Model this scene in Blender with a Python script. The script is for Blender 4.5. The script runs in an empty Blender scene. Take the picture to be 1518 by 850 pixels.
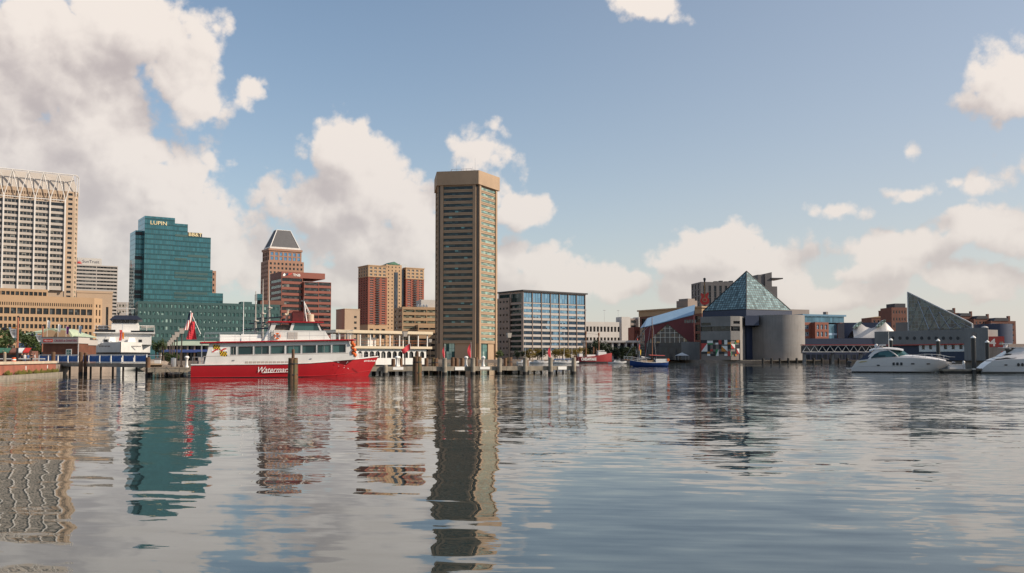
import bpy, bmesh, math, random
import numpy as np
from mathutils import Vector, Matrix, Euler
random.seed(7)
D = bpy.data
scene = bpy.context.scene
R = math.radians
# ------------------------------------------------------------------ camera
FPX, CAMH, PITCH, CY = 1350.0, 2.5, R(2.6), 469.7
cam = D.cameras.new('camera')
cam.sensor_width = 36.0
cam.lens = 36.0 * FPX / 1518.0
cam.shift_y = (CY - 425.0) / 1518.0
cam.clip_start = 0.5
cam.clip_end = 20000
camo = D.objects.new('camera', cam)
scene.collection.objects.link(camo)
camo.location = (0, 0, CAMH)
camo.rotation_euler = (R(90) + PITCH, 0, 0)
scene.camera = camo
# ------------------------------------------------------------------ sun, exposure
SUN_PHI, SUN_EL = R(80), R(31)
sun_dir = Vector((math.sin(SUN_PHI) * math.cos(SUN_EL), -math.cos(SUN_PHI) * math.cos(SUN_EL), math.sin(SUN_EL)))
sl = D.lights.new('sun', 'SUN')
sl.energy = 5.0
sl.angle = R(0.5)
sl.color = (1.0, 0.86, 0.69)
so = D.objects.new('sun', sl)
scene.collection.objects.link(so)
so.rotation_euler = sun_dir.to_track_quat('Z', 'Y').to_euler()
so.location = (0, 0, 300)
vs = scene.view_settings
vs.view_transform = 'Standard'
vs.look = 'None'
vs.gamma = 1
vs.use_curve_mapping = False
vs.exposure = 0.1
scene.cycles.max_bounces = 6
scene.cycles.diffuse_bounces = 3
scene.cycles.glossy_bounces = 4
scene.cycles.transmission_bounces = 4
scene.cycles.transparent_max_bounces = 8
scene.cycles.caustics_reflective = False
scene.cycles.caustics_refractive = False
scene.cycles.sample_clamp_indirect = 6.0
# ------------------------------------------------------------------ node helpers
class NT:
    def __init__(s, tree): s.t = tree; s.n = tree.nodes; s.l = tree.links
    def put(s, inp, v):
        if v is None: return
        if hasattr(v, 'is_linked') or hasattr(v, 'links'): s.l.new(v, inp)
        else:
            if inp.type == 'RGBA' and hasattr(v, '__len__') and len(v) == 3: v = (*v, 1)
            inp.default_value = v
    def new(s, typ, ins=None, **kw):
        n = s.n.new(typ)
        for k, v in kw.items(): setattr(n, k, v)
        for k, v in (ins or {}).items(): s.put(n.inputs[k], v)
        return n
    def m(s, op, a, b=None, c=None, clamp=False):
        n = s.new('ShaderNodeMath', operation=op, use_clamp=clamp)
        s.put(n.inputs[0], a); s.put(n.inputs[1], b); s.put(n.inputs[2], c)
        return n.outputs[0]
    def v(s, op, a, b=None, c=None, out=0):
        n = s.new('ShaderNodeVectorMath', operation=op)
        s.put(n.inputs[0], a)
        if b is not None: s.put(n.inputs[3] if op == 'SCALE' else n.inputs[1], b)
        if c is not None: s.put(n.inputs[2], c)
        return n.outputs[1] if op in ('LENGTH', 'DOT_PRODUCT', 'DISTANCE') else n.outputs[0]
    def mix(s, f, a, b, blend='MIX'):
        n = s.new('ShaderNodeMix', data_type='RGBA', blend_type=blend)
        s.put(n.inputs[0], f); s.put(n.inputs[6], a); s.put(n.inputs[7], b)
        return n.outputs[2]
    def noise(s, vec, scale, detail=4, rough=0.5, lac=2.0, dist=0.0, dim='3D'):
        n = s.new('ShaderNodeTexNoise', noise_dimensions=dim)
        s.put(n.inputs['Vector'], vec); s.put(n.inputs['Scale'], scale); s.put(n.inputs['Detail'], detail)
        s.put(n.inputs['Roughness'], rough); s.put(n.inputs['Lacunarity'], lac); s.put(n.inputs['Distortion'], dist)
        return n
    def ramp(s, f, lo, hi, a=0.0, b=1.0, smooth=True):
        n = s.new('ShaderNodeMapRange', interpolation_type='SMOOTHSTEP' if smooth else 'LINEAR')
        for i, x in enumerate((f, lo, hi, a, b)): s.put(n.inputs[i], x)
        return n.outputs[0]
# ------------------------------------------------------------------ sky with cumulus clouds
def azel(px, py):
    d = Vector(((px - 759) / FPX, 1.0, (CY - py) / FPX))
    d.rotate(Euler((PITCH, 0, 0)))
    d.normalize()
    return math.degrees(math.atan2(d.x, d.y)), math.degrees(math.asin(d.z))
CLOUDS = [  # middle and half-axes of each heap, in the photograph's own scale (px), turned into azimuth/elevation
    (-40, 110, 130, 110), (40, 45, 60, 62), (100, 95, 88, 85), (130, 190, 85, 75), (20, 260, 170, 120), (180, 250, 85, 70),
    (230, 300, 90, 75), (265, 250, 26, 34), (300, 350, 78, 72), (150, 360, 200, 110), (350, 385, 45, 40), (60, 400, 260, 90), (-120, 300, 160, 200), (-160, 120, 130, 160),
    (200, 50, 85, 50), (150, 40, 45, 40), (290, 60, 40, 48), (255, 110, 62, 50), (285, 150, 45, 28),
    (520, 225, 62, 45), (550, 270, 60, 60), (500, 300, 95, 52), (605, 310, 48, 65), (440, 310, 38, 30), (560, 360, 120, 55),
    (705, 222, 44, 32), (768, 302, 52, 27), (735, 285, 40, 30), (365, 140, 12, 12), (460, 400, 30, 24),
    (790, 385, 48, 32), (840, 410, 60, 30), (925, 420, 60, 26), (1075, 362, 62, 30), (1120, 385, 80, 34), (1020, 385, 60, 28), (1100, 425, 120, 30),
    (1345, 372, 58, 28), (1305, 402, 62, 22), (1475, 335, 55, 30), (1450, 418, 70, 26), (1545, 345, 70, 36), (1250, 318, 30, 13),
    (1362, 282, 30, 14), (1318, 280, 12, 7), (1470, 272, 28, 14), (1425, 270, 20, 8), (1490, 100, 44, 34), (1510, 135, 55, 34), (1337, 232, 12, 7),
    (945, 2, 62, 22), (985, 10, 30, 16), (1240, 435, 90, 18), (700, 420, 120, 40), (520, 430, 140, 40), (1720, 300, 120, 100), (1800, 80, 90, 60)]
world = D.worlds.new('World')
scene.world = world
world.use_nodes = True
def group(name, ins, fn):
    g = D.node_groups.new(name, 'ShaderNodeTree')
    for n, t in ins: g.interface.new_socket(n, in_out='INPUT', socket_type=t)
    g.interface.new_socket('Out', in_out='OUTPUT', socket_type='NodeSocketFloat')
    T = NT(g)
    gi = g.nodes.new('NodeGroupInput'); go = g.nodes.new('NodeGroupOutput')
    T.l.new(fn(T, *[gi.outputs[i] for i in range(len(ins))]), go.inputs[0])
    return g
def heaps(T, uv):
    cur = None
    for (px, py, rx, ry) in CLOUDS:
        a0, e0 = azel(px, py)
        ra, re = rx / FPX * 57.3 * 1.22, ry / FPX * 57.3 * 1.22
        ln = T.v('LENGTH', T.v('MULTIPLY_ADD', uv, (1 / ra, 1 / re, 0), (-a0 / ra, -e0 / re, 0)))
        if rx < 45: ln = T.m('MULTIPLY_ADD', ln, .55 if rx > 15 else .25, .45 if rx > 15 else .75)
        cur = ln if cur is None else T.m('SMOOTH_MIN', cur, ln, 0.16)
    return T.m('SUBTRACT', 1.0, cur)
def billows(T, d, det):
    f1 = T.noise(d, 24.0, det, 0.57).outputs['Fac']
    rg = T.noise(d, 42.0, T.m('MULTIPLY', det, .5), 0.5)
    rg.noise_type = 'RIDGED_MULTIFRACTAL'; rg.normalize = False
    rg.inputs['Offset'].default_value = 1.0; rg.inputs['Gain'].default_value = 1.0
    o = T.m('MULTIPLY', T.m('SUBTRACT', f1, 0.5), 1.7)
    return T.m('MULTIPLY_ADD', T.m('SUBTRACT', 1.15, rg.outputs['Fac']), 0.16, o)
HG = group('cloud_heaps', [('uv', 'NodeSocketVector')], heaps)
BG = group('cloud_billows', [('dir', 'NodeSocketVector'), ('detail', 'NodeSocketFloat')], billows)
wt = NT(world.node_tree)
wt.n.clear()
dirv = wt.new('ShaderNodeTexCoord').outputs['Generated']
sky = wt.new('ShaderNodeTexSky', sky_type='NISHITA', sun_disc=False, sun_elevation=SUN_EL, sun_rotation=math.pi - SUN_PHI,
             air_density=1.0, dust_density=0.8, ozone_density=1.0)
def call(g, *a):
    n = wt.new('ShaderNodeGroup', {}); n.node_tree = g
    for i, x in enumerate(a): wt.put(n.inputs[i], x)
    return n.outputs[0]
sz = wt.new('ShaderNodeSeparateXYZ', {0: dirv})
az = wt.m('MULTIPLY', wt.m('ARCTAN2', sz.outputs[0], sz.outputs[1]), 57.2958)
el = wt.m('MULTIPLY', wt.m('ARCSINE', sz.outputs[2]), 57.2958)
uv = wt.new('ShaderNodeCombineXYZ', {0: az, 1: el}).outputs[0]
wn = wt.noise(dirv, 10.0, 4, 0.5)
uv = wt.v('ADD', uv, wt.v('MULTIPLY', wt.v('SUBTRACT', wn.outputs['Color'], (.5, .5, .5)), (4.5, 3.4, 0)))
# loose heaps over the rest of the sky, behind and beside the view
back = wt.m('MULTIPLY_ADD', wt.m('SUBTRACT', 0.62, wt.noise(dirv, 3.2, 2, 0.5).outputs['Fac']), 4.0,
            wt.m('MULTIPLY_ADD', wt.ramp(sz.outputs[1], 0.75, 0.5), -1.2, 2.2))
e0 = wt.m('MAXIMUM', call(HG, uv), wt.m('SUBTRACT', 1.0, back))
e2 = call(HG, wt.v('ADD', uv, (1.6, 2.2, 0)))
n0 = call(BG, dirv, 6.0)
sdir = Vector((sun_dir.x, 0, sun_dir.z * 1.5)).normalized()
n1 = call(BG, wt.v('ADD', dirv, tuple(sdir * 0.008)), 4.0)
d0 = wt.m('ADD', e0, n0)
alpha = wt.ramp(d0, -0.03, 0.34)
lit = wt.m('MULTIPLY_ADD', wt.m('SUBTRACT', n0, n1), 0.62, 0.60)
lit = wt.m('MULTIPLY_ADD', wt.m('MAXIMUM', wt.m('SUBTRACT', e0, e2), -0.5), 0.80, lit)
lit = wt.m('MULTIPLY_ADD', wt.m('MINIMUM', wt.m('MAXIMUM', d0, 0.0), 1.0), -0.20, lit)
lit = wt.ramp(lit, 0.05, 1.0)
elz = wt.m('MAXIMUM', sz.outputs[2], 0.0)
cl_col = wt.mix(lit, (4.8, 4.2, 4.1), (8.7, 7.85, 7.15))
hz = wt.m('POWER', 2.718, wt.m('MULTIPLY', elz, -7.0))
skyc = wt.mix(1.0, sky.outputs[0], (1.04, 1.22, 1.26), 'MULTIPLY')
skyc = wt.mix(wt.m('MULTIPLY_ADD', hz, 0.72, wt.ramp(sz.outputs[0], -.25, .6, .06, .26)), skyc, (6.7, 6.0, 5.6))
cl_col = wt.mix(wt.m('MULTIPLY', hz, 0.72), cl_col, (6.9, 6.1, 5.6))
col = wt.mix(wt.m('MULTIPLY', alpha, wt.m('MULTIPLY_ADD', hz, -.42, 1.0)), skyc, cl_col)
bg = wt.new('ShaderNodeBackground', {'Color': col, 'Strength': 0.1})
wo = wt.new('ShaderNodeOutputWorld', {'Surface': bg.outputs[0]})
world.cycles.sampling_method = 'MANUAL'
world.cycles.sample_map_resolution = 512
# ------------------------------------------------------------------ materials
def mat(name, col=(.5, .5, .5), rough=.7, var=.12, vscale=.4, metal=0.0, spec=.5, col2=None, rnd=0.0, bump=0.0, bscale=8.0, streak=0.0):
    m = D.materials.new(name); m.use_nodes = True
    T = NT(m.node_tree); b = T.n['Principled BSDF']
    tc = T.new('ShaderNodeTexCoord').outputs['Object']
    c = (*col, 1)
    out = None
    if var or col2:
        n = T.noise(tc, vscale, 6, .6).outputs['Fac']
        c2 = col2 if col2 else tuple(x * (1 - 2.2 * var) for x in col)
        out = T.mix(T.ramp(n, .3, .72), c, (*c2, 1))
    if streak:
        st = T.noise(T.v('MULTIPLY', tc, (1.0, 1.0, .08)), 1.2, 4, .6).outputs['Fac']
        out = T.mix(T.m('MULTIPLY', T.ramp(st, .45, .75), streak), out if out else c, tuple(x * .45 for x in col) + (1,))
    if rnd:
        oi = T.new('ShaderNodeObjectInfo').outputs['Random']
        f = T.m('MULTIPLY_ADD', oi, rnd * 2, 1 - rnd)
        out = T.mix(1.0, out if out else c, T.new('ShaderNodeCombineColor', {0: f, 1: f, 2: f}).outputs[0], 'MULTIPLY')
    if out is not None: T.l.new(out, b.inputs['Base Color'])
    else: b.inputs['Base Color'].default_value = c
    b.inputs['Roughness'].default_value = rough
    b.inputs['Metallic'].default_value = metal
    b.inputs['Specular IOR Level'].default_value = spec
    if bump:
        bn = T.new('ShaderNodeBump', {'Strength': .6, 'Distance': bump, 'Height': T.noise(tc, bscale, 4, .6).outputs['Fac']})
        T.l.new(bn.outputs[0], b.inputs['Normal'])
    return m
def water_mat():
    m = D.materials.new('harbour_water'); m.use_nodes = True
    T = NT(m.node_tree); b = T.n['Principled BSDF']
    b.inputs['Base Color'].default_value = (.022, .034, .032, 1)
    b.inputs['IOR'].default_value = 1.75
    b.inputs['Specular IOR Level'].default_value = .5
    p = T.new('ShaderNodeNewGeometry').outputs['Position']
    s = T.new('ShaderNodeSeparateXYZ', {0: p})
    dist = T.v('LENGTH', T.v('MULTIPLY', p, (1, 1, 0)))
    # calm patches and rippled patches lie about the harbour
    patch = T.noise(T.v('MULTIPLY', p, (.035, .06, 0)), 1.0, 3, .5).outputs['Fac']
    gust = T.ramp(T.m('ADD', T.m('MULTIPLY', s.outputs[0], .018), T.m('MULTIPLY', s.outputs[1], .006)), -.25, .55)
    rip = T.m('MULTIPLY', T.ramp(patch, .3, .65, .35, 1.0), T.m('MULTIPLY_ADD', gust, .8, .35))
    acc = None
    def wave(scale, sx, sy, ang, ax, ay, det, mod=None, seed=0.0):
        nonlocal acc
        c, sn = math.cos(ang), math.sin(ang)
        q = T.new('ShaderNodeVectorRotate', {'Vector': p, 'Angle': -ang}, rotation_type='Z_AXIS').outputs[0]
        q = T.v('MULTIPLY_ADD', q, (sx * scale, sy * scale, 0), (seed, seed * 1.7, 0))
        n = T.noise(q, 1.0, det, .5, dim='2D').outputs['Color']
        v = T.v('MULTIPLY', T.v('SUBTRACT', n, (.5, .5, .5)), (ax, ay, 0))
        if mod is not None: v = T.v('SCALE', v, mod)
        acc = v if acc is None else T.v('ADD', acc, v)
    wave(.16, .8, 1.2, R(8), .045, .050, 1, None, 3.1)          # slow swell left by boats
    wave(.70, .8, 1.4, R(-6), .060, .062, 1, None, 11.0)
    wave(.95, .13, 1.2, R(-11), .015, .085, 1, T.m('MULTIPLY', rip, gust), 67.0)
    wave(1.5, .40, 1.7, R(-7), .045, .14, 3, rip, 23.0)          # ripples with long crests
    wave(4.0, .5, 1.4, R(-4), .045, .13, 3, T.m('MULTIPLY', T.m('MULTIPLY_ADD', rip, .7, .3), T.ramp(dist, 8, 50, .16, 1.0)), 41.0)
    nrm = T.v('NORMALIZE', T.v('ADD', acc, (0, 0, 1)))
    T.l.new(nrm, b.inputs['Normal'])
    b.inputs['Roughness'].default_value = .02
    return m
WATER = water_mat()
# ------------------------------------------------------------------ builders
def link(o, parent=None):
    scene.collection.objects.link(o)
    if parent is not None: o.parent = parent
    return o
def tag(o, label=None, cat=None, group=None, kind=None):
    if label: o['label'] = label
    if cat: o['category'] = cat
    if group: o['group'] = group
    if kind: o['kind'] = kind
    return o
def thing(name, label, cat, loc=(0, 0, 0), rz=0.0, group=None):
    o = D.objects.new(name, None); o.empty_display_size = .3
    o.location = loc; o.rotation_euler = (0, 0, rz)
    link(o)
    return tag(o, label, cat, group)
class MB:
    """collects shapes into one mesh"""
    def __init__(s): s.v = []; s.f = []; s.mi = []; s.cur = 0
    def add(s, vs, fs, mi=None):
        b = len(s.v); s.v += [tuple(x) for x in vs]
        for f in fs: s.f.append([b + i for i in f]); s.mi.append(s.cur if mi is None else mi)
        return s
    def quad(s, a, b, c, d, mi=None): return s.add([a, b, c, d], [(0, 1, 2, 3)], mi)
    def poly(s, pts, mi=None): return s.add(pts, [tuple(range(len(pts)))], mi)
    def box(s, x0, x1, y0, y1, z0, z1, mi=None):
        v = [(x0, y0, z0), (x1, y0, z0), (x1, y1, z0), (x0, y1, z0), (x0, y0, z1), (x1, y0, z1), (x1, y1, z1), (x0, y1, z1)]
        return s.add(v, [(0, 3, 2, 1), (4, 5, 6, 7), (0, 1, 5, 4), (1, 2, 6, 5), (2, 3, 7, 6), (3, 0, 4, 7)], mi)
    def prism(s, pts, z0, z1, mi=None):
        n = len(pts)
        v = [(p[0], p[1], z0) for p in pts] + [(p[0], p[1], z1) for p in pts]
        f = [tuple(range(n - 1, -1, -1)), tuple(range(n, 2 * n))] + [(i, (i + 1) % n, n + (i + 1) % n, n + i) for i in range(n)]
        return s.add(v, f, mi)
    def slab(s, pts, y0, y1, mi=None):
        """outline in x,z given thickness in y"""
        n = len(pts)
        v = [(p[0], y0, p[1]) for p in pts] + [(p[0], y1, p[1]) for p in pts]
        f = [tuple(range(n)), tuple(range(2 * n - 1, n - 1, -1))] + [((i + 1) % n, i, n + i, n + (i + 1) % n) for i in range(n)]
        return s.add(v, f, mi)
    def tube(s, p0, p1, r0, r1=None, n=8, mi=None, cap=True):
        r1 = r0 if r1 is None else r1
        p0, p1 = Vector(p0), Vector(p1)
        d = (p1 - p0)
        if d.length < 1e-6: return s
        q = d.to_track_quat('Z', 'Y')
        v = []
        for (p, r) in ((p0, r0), (p1, r1)):
            for i in range(n):
                a = 2 * math.pi * i / n
                v.append(p + q @ Vector((r * math.cos(a), r * math.sin(a), 0)))
        f = [(i, (i + 1) % n, n + (i + 1) % n, n + i) for i in range(n)]
        if cap: f += [tuple(range(n - 1, -1, -1)), tuple(range(n, 2 * n))]
        return s.add(v, f, mi)
    def path(s, pts, r, n=6, mi=None):
        for a, b in zip(pts, pts[1:]): s.tube(a, b, r, r, n, mi)
        return s
    def lathe(s, prof, n=12, loc=(0, 0, 0), mi=None):
        v = []; f = []
        for (r, z) in prof:
            for i in range(n):
                a = 2 * math.pi * i / n
                v.append((loc[0] + r * math.cos(a), loc[1] + r * math.sin(a), loc[2] + z))
        for k in range(len(prof) - 1):
            for i in range(n):
                f.append((k * n + i, k * n + (i + 1) % n, (k + 1) * n + (i + 1) % n, (k + 1) * n + i))
        f += [tuple(range(n - 1, -1, -1)), tuple(range((len(prof) - 1) * n, len(prof) * n))]
        return s.add(v, f, mi)
    def loft(s, secs, mi=None, close=False, caps=True):
        m = len(secs[0]); v = [p for sec in secs for p in sec]; f = []
        for k in range(len(secs) - 1):
            for i in range(m if close else m - 1):
                f.append((k * m + i, k * m + (i + 1) % m, (k + 1) * m + (i + 1) % m, (k + 1) * m + i))
        if close and caps: f += [tuple(range(m - 1, -1, -1)), tuple(range((len(secs) - 1) * m, len(secs) * m))]
        return s.add(v, f, mi)
    def sphere(s, c, r, n=10, m=6, sz=1.0, mi=None):
        prof = [(max(1e-3, r * math.sin(math.pi * k / m)), -r * sz * math.cos(math.pi * k / m)) for k in range(m + 1)]
        return s.lathe(prof, n, c, mi)
    def mesh(s, name, mats):
        me = D.meshes.new(name); me.from_pydata(s.v, [], s.f)
        if not isinstance(mats, (list, tuple)): mats = [mats]
        for m in mats: me.materials.append(m)
        if len(mats) > 1: me.polygons.foreach_set('material_index', s.mi)
        return me
    def build(s, name, mats, parent=None, loc=(0, 0, 0), rz=0.0, smooth=False, bevel=0.0, fixn=False):
        me = s.mesh(name, mats)
        if fixn or bevel or smooth:
            bm = bmesh.new(); bm.from_mesh(me)
            if smooth: bmesh.ops.remove_doubles(bm, verts=bm.verts, dist=1e-4)
            bmesh.ops.recalc_face_normals(bm, faces=bm.faces)
            if bevel: bmesh.ops.bevel(bm, geom=bm.edges, offset=bevel, segments=2, affect='EDGES', clamp_overlap=True)
            bm.to_mesh(me); bm.free()
        if smooth:
            me.polygons.foreach_set('use_smooth', [True] * len(me.polygons))
            try: me.set_sharp_from_angle(angle=R(smooth if smooth > 1 else 40))
            except Exception: pass
        o = D.objects.new(name, me); o.location = loc; o.rotation_euler = (0, 0, rz)
        return link(o, parent)
def struct(o): o['kind'] = 'structure'; return o
CP, SP = math.cos(PITCH), math.sin(PITCH)
def PX(px, Y, z=CAMH):
    return (px - 759) / FPX * (Y * CP + (z - CAMH) * SP)
def PZ(py, Y):
    return CAMH + Y * math.tan(PITCH + math.atan((CY - py) / FPX))
def span(px0, Y0, px1, psi, z=CAMH):
    """length along a facade turned by psi that starts at px0,Y0 and ends at px1"""
    X0 = PX(px0, Y0, z); k = (px1 - 759) / FPX
    dz = (z - CAMH) * SP
    return (k * (Y0 * CP + dz) - X0) / (math.cos(psi) - k * CP * math.sin(psi))
def text_mesh(name, txt, size, m, parent, loc, rot=(math.pi / 2, 0, 0), shear=0.0, ext=.02, bold=0.0, sx=1.0, align='LEFT'):
    cu = D.curves.new(name, 'FONT'); cu.body = txt; cu.size = size; cu.shear = shear; cu.extrude = ext; cu.offset = bold; cu.align_x = align
    cu.resolution_u = 3
    o = D.objects.new(name, cu); scene.collection.objects.link(o)
    dg = bpy.context.evaluated_depsgraph_get()
    me = D.meshes.new_from_object(o.evaluated_get(dg)); D.objects.remove(o); me.materials.clear(); me.materials.append(m); me.name = name
    if sx != 1.0: me.transform(Matrix.Diagonal((sx, 1, 1, 1)))
    q = D.objects.new(name, me); q.location = loc; q.rotation_euler = rot
    return link(q, parent)
# ------------------------------------------------------------------ water and land
w = MB(); w.quad((-4000, -300, 0), (4000, -300, 0), (4000, 7000, 0), (-4000, 7000, 0))
struct(w.build('water', WATER))
# ------------------------------------------------------------------ land
G = 1.5
PSI, PSW = R(33), R(-57)
M = {}
M['paving'] = mat('paving', (.34, .27, .22), .85, .15, .3)
M['tan'] = mat('tan_stone', (.43, .285, .17), .8, .06, .06)
M['beige'] = mat('beige_stone', (.43, .32, .23), .8, .06, .06)
M['pale'] = mat('pale_concrete', (.46, .41, .365), .75, .06, .1)
M['brown'] = mat('brown_concrete', (.385, .27, .18), .8, .08, .08, streak=.15)
M['brown2'] = mat('brown_spandrel', (.40, .28, .185), .8, .08, .08)
M['pink'] = mat('pink_granite', (.33, .18, .12), .7, .07, .06)
M['redbrick'] = mat('red_brick', (.27, .082, .055), .85, .08, .1)
M['rust'] = mat('rust_granite', (.235, .068, .045), .6, .05, .06)
M['oldbrick'] = mat('old_brick', (.19, .085, .062), .85, .1, .1)
M['orange'] = mat('orange_brick', (.24, .085, .055), .85, .08, .1)
M['grey'] = mat('grey_concrete', (.26, .245, .235), .85, .10, .12, streak=.3)
M['warmgrey'] = mat('warm_grey_stone', (.27, .22, .195), .8, .06, .1)
M['greystone'] = mat('light_grey_stone', (.44, .40, .37), .75, .05, .1)
M['wing'] = mat('grey_brown_wing_stone', (.36, .31, .275), .8, .06, .1)
M['hotel'] = mat('dark_hotel_cladding', (.10, .095, .10), .6, .06, .1)
M['white'] = mat('white_masonry', (.54, .51, .48), .7, .05, .1)
M['dark'] = mat('dark_metal', (.025, .025, .03), .5, .1)
M['navy'] = mat('navy_cladding', (.022, .034, .075), .5, .08, .08)
M['slate'] = mat('slate_roof', (.05, .05, .06), .55, .1, .3)
M['bluemetal'] = mat('blue_metal_roof', (.32, .47, .62), .4, .06, .1)
M['burgundy'] = mat('burgundy_cladding', (.17, .028, .030), .55, .08, .1)
M['teal'] = mat('teal_frame', (.040, .092, .092), .5, .06, .1)
M['whitepaint'] = mat('white_paint', (.78, .76, .73), .45, .04, .3)
M['whitesteel'] = mat('white_steel', (.66, .63, .60), .5, .05, .3)
M['greenroof'] = mat('pale_green_roof', (.45, .52, .36), .5, .08, .3)
M['copper'] = mat('green_copper', (.06, .17, .11), .6, .1, .3)
M['steel'] = mat('brushed_steel', (.55, .55, .56), .3, .05, .5, metal=.8)
M['signgold'] = mat('gold_letters', (.75, .62, .36), .4, 0)
M['signwhite'] = mat('white_letters', (.85, .83, .80), .5, 0)
M['signred'] = mat('red_letters', (.55, .04, .03), .5, 0)
M['black'] = mat('black_paint', (.012, .012, .014), .4, 0)
def glass_mat(name, a, b, cell=(2.3, 2.3, 3.6), metal=0.0, rough=.06, p=.75, c=None, pc=.93, tilt=.02):
    """window glass: each pane has its own blind, lamp or reflection tint"""
    m = D.materials.new(name); m.use_nodes = True
    T = NT(m.node_tree); B = T.n['Principled BSDF']
    tc = T.new('ShaderNodeTexCoord').outputs['Object']
    oi = T.new('ShaderNodeObjectInfo').outputs['Random']
    q = T.v('FLOOR', T.v('DIVIDE', T.v('ADD', tc, (.013, .017, .019)), cell))
    q = T.v('ADD', q, T.new('ShaderNodeCombineXYZ', {0: T.m('MULTIPLY', oi, 97.0)}).outputs[0])
    wn = T.new('ShaderNodeTexWhiteNoise', {'Vector': q})
    f = wn.outputs['Value']
    col = T.mix(T.ramp(f, p - .25, 1.0), (*a, 1), (*b, 1))
    if c: col = T.mix(T.m('GREATER_THAN', f, pc), col, (*c, 1))
    T.l.new(col, B.inputs['Base Color'])
    B.inputs['Metallic'].default_value = metal
    B.inputs['Roughness'].default_value = rough
    g = T.new('ShaderNodeNewGeometry').outputs['Normal']
    nn = T.v('NORMALIZE', T.v('ADD', g, T.v('SCALE', T.v('SUBTRACT', wn.outputs['Color'], (.5, .5, .5)), tilt)))
    T.l.new(nn, B.inputs['Normal'])
    return m
def curtain_mat(name, glass, line, px, pz, metal=.6, lw=.12, rough=.06, tilt=.03, floor=None, offs=(0, 0, 0), tint=.25):
    """glass curtain wall: panes px wide and pz tall behind thin mullions, following the faces of the part"""
    m = D.materials.new(name); m.use_nodes = True
    T = NT(m.node_tree); B = T.n['Principled BSDF']
    t = T.new('ShaderNodeTexCoord'); tc, nr = T.v('ADD', t.outputs['Object'], tuple(x + .0137 for x in offs)), t.outputs['Normal']
    q = T.v('DIVIDE', tc, (px, px, pz))
    fr = T.v('FRACTION', q); cell = T.v('FLOOR', q)
    s = T.new('ShaderNodeSeparateXYZ', {0: fr}); n = T.new('ShaderNodeSeparateXYZ', {0: T.v('ABSOLUTE', nr)})
    lx = T.m('MULTIPLY', T.m('LESS_THAN', s.outputs[0], lw / px), T.m('LESS_THAN', n.outputs[0], .6))
    ly = T.m('MULTIPLY', T.m('LESS_THAN', s.outputs[1], lw / px), T.m('LESS_THAN', n.outputs[1], .6))
    lz = T.m('LESS_THAN', s.outputs[2], lw / pz)
    msk = T.m('MAXIMUM', T.m('MAXIMUM', lx, ly), lz)
    wn = T.new('ShaderNodeTexWhiteNoise', {'Vector': cell})
    f = T.m('MULTIPLY_ADD', wn.outputs['Value'], tint * 2, 1 - tint)
    gc = T.mix(1.0, (*glass, 1), T.new('ShaderNodeCombineColor', {0: f, 1: f, 2: f}).outputs[0], 'MULTIPLY')
    if floor:
        gc = T.mix(T.m('GREATER_THAN', s.outputs[2], floor[0]), gc, (*floor[1], 1))
    T.l.new(T.mix(msk, gc, (*line, 1)), B.inputs['Base Color'])
    T.l.new(T.m('MULTIPLY', T.m('SUBTRACT', 1.0, msk), metal), B.inputs['Metallic'])
    T.l.new(T.m('MULTIPLY_ADD', msk, .5, rough), B.inputs['Roughness'])
    g = T.new('ShaderNodeNewGeometry').outputs['Normal']
    T.l.new(T.v('NORMALIZE', T.v('ADD', g, T.v('SCALE', T.v('SUBTRACT', wn.outputs['Color'], (.5, .5, .5)), tilt))), B.inputs['Normal'])
    return m
M['glass'] = glass_mat('dark_window_glass', (.014, .017, .020), (.075, .082, .085), c=(.18, .18, .165), p=.85, pc=.965)
M['glass_blue'] = glass_mat('blue_window_glass', (.16, .30, .46), (.26, .42, .58), metal=.85, rough=.03, cell=(1.4, 1.4, 9))
M['glass_teal'] = glass_mat('pale_teal_glass', (.03, .09, .09), (.13, .27, .25), metal=.3, cell=(1.9, 1.9, 5), p=.5, c=(.32, .46, .42), pc=.86)
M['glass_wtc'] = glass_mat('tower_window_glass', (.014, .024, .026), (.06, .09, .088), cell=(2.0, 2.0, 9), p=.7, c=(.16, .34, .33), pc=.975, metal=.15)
M['glass_wtcr'] = glass_mat('sunlit_tower_glass', (.13, .19, .16), (.36, .46, .38), cell=(2.6, 2.6, 9), p=.45, c=(.3, .5, .46), pc=.93, metal=.2)  # right-face copy of the tower glass, sunlight painted in as paler panes
M['glass_pale'] = glass_mat('pale_blind_glass', (.05, .055, .045), (.34, .34, .25), cell=(2.2, 2.2, 9), p=.4)
M['teal_curtain'] = curtain_mat('teal_curtain_wall', (.055, .17, .20), (.018, .05, .06), 1.6, 3.9, metal=.55, lw=.17, tint=.18, floor=(.74, (.032, .10, .115)))
M['grey_curtain'] = curtain_mat('grey_curtain_wall', (.06, .075, .10), (.03, .03, .04), 1.5, 3.6, metal=.5)
M['navy_curtain'] = curtain_mat('dark_glass_wall', (.020, .030, .045), (.02, .02, .025), 1.5, 3.6, metal=.15)
M['aqua_glass'] = curtain_mat('pyramid_glass', (.30, .40, .37), (.012, .016, .02), 1.5, 1.5, metal=.6, lw=.30, tint=.45, tilt=.06)
M['wedge_glass'] = curtain_mat('wedge_glass', (.095, .10, .098), (.30, .31, .31), 1.5, 1.5, metal=.25, lw=.10, tint=.35, tilt=.05)
M['bluetop'] = curtain_mat('blue_storey_glass', (.10, .21, .30), (.05, .10, .14), 1.6, 2.8, metal=.5)

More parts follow.
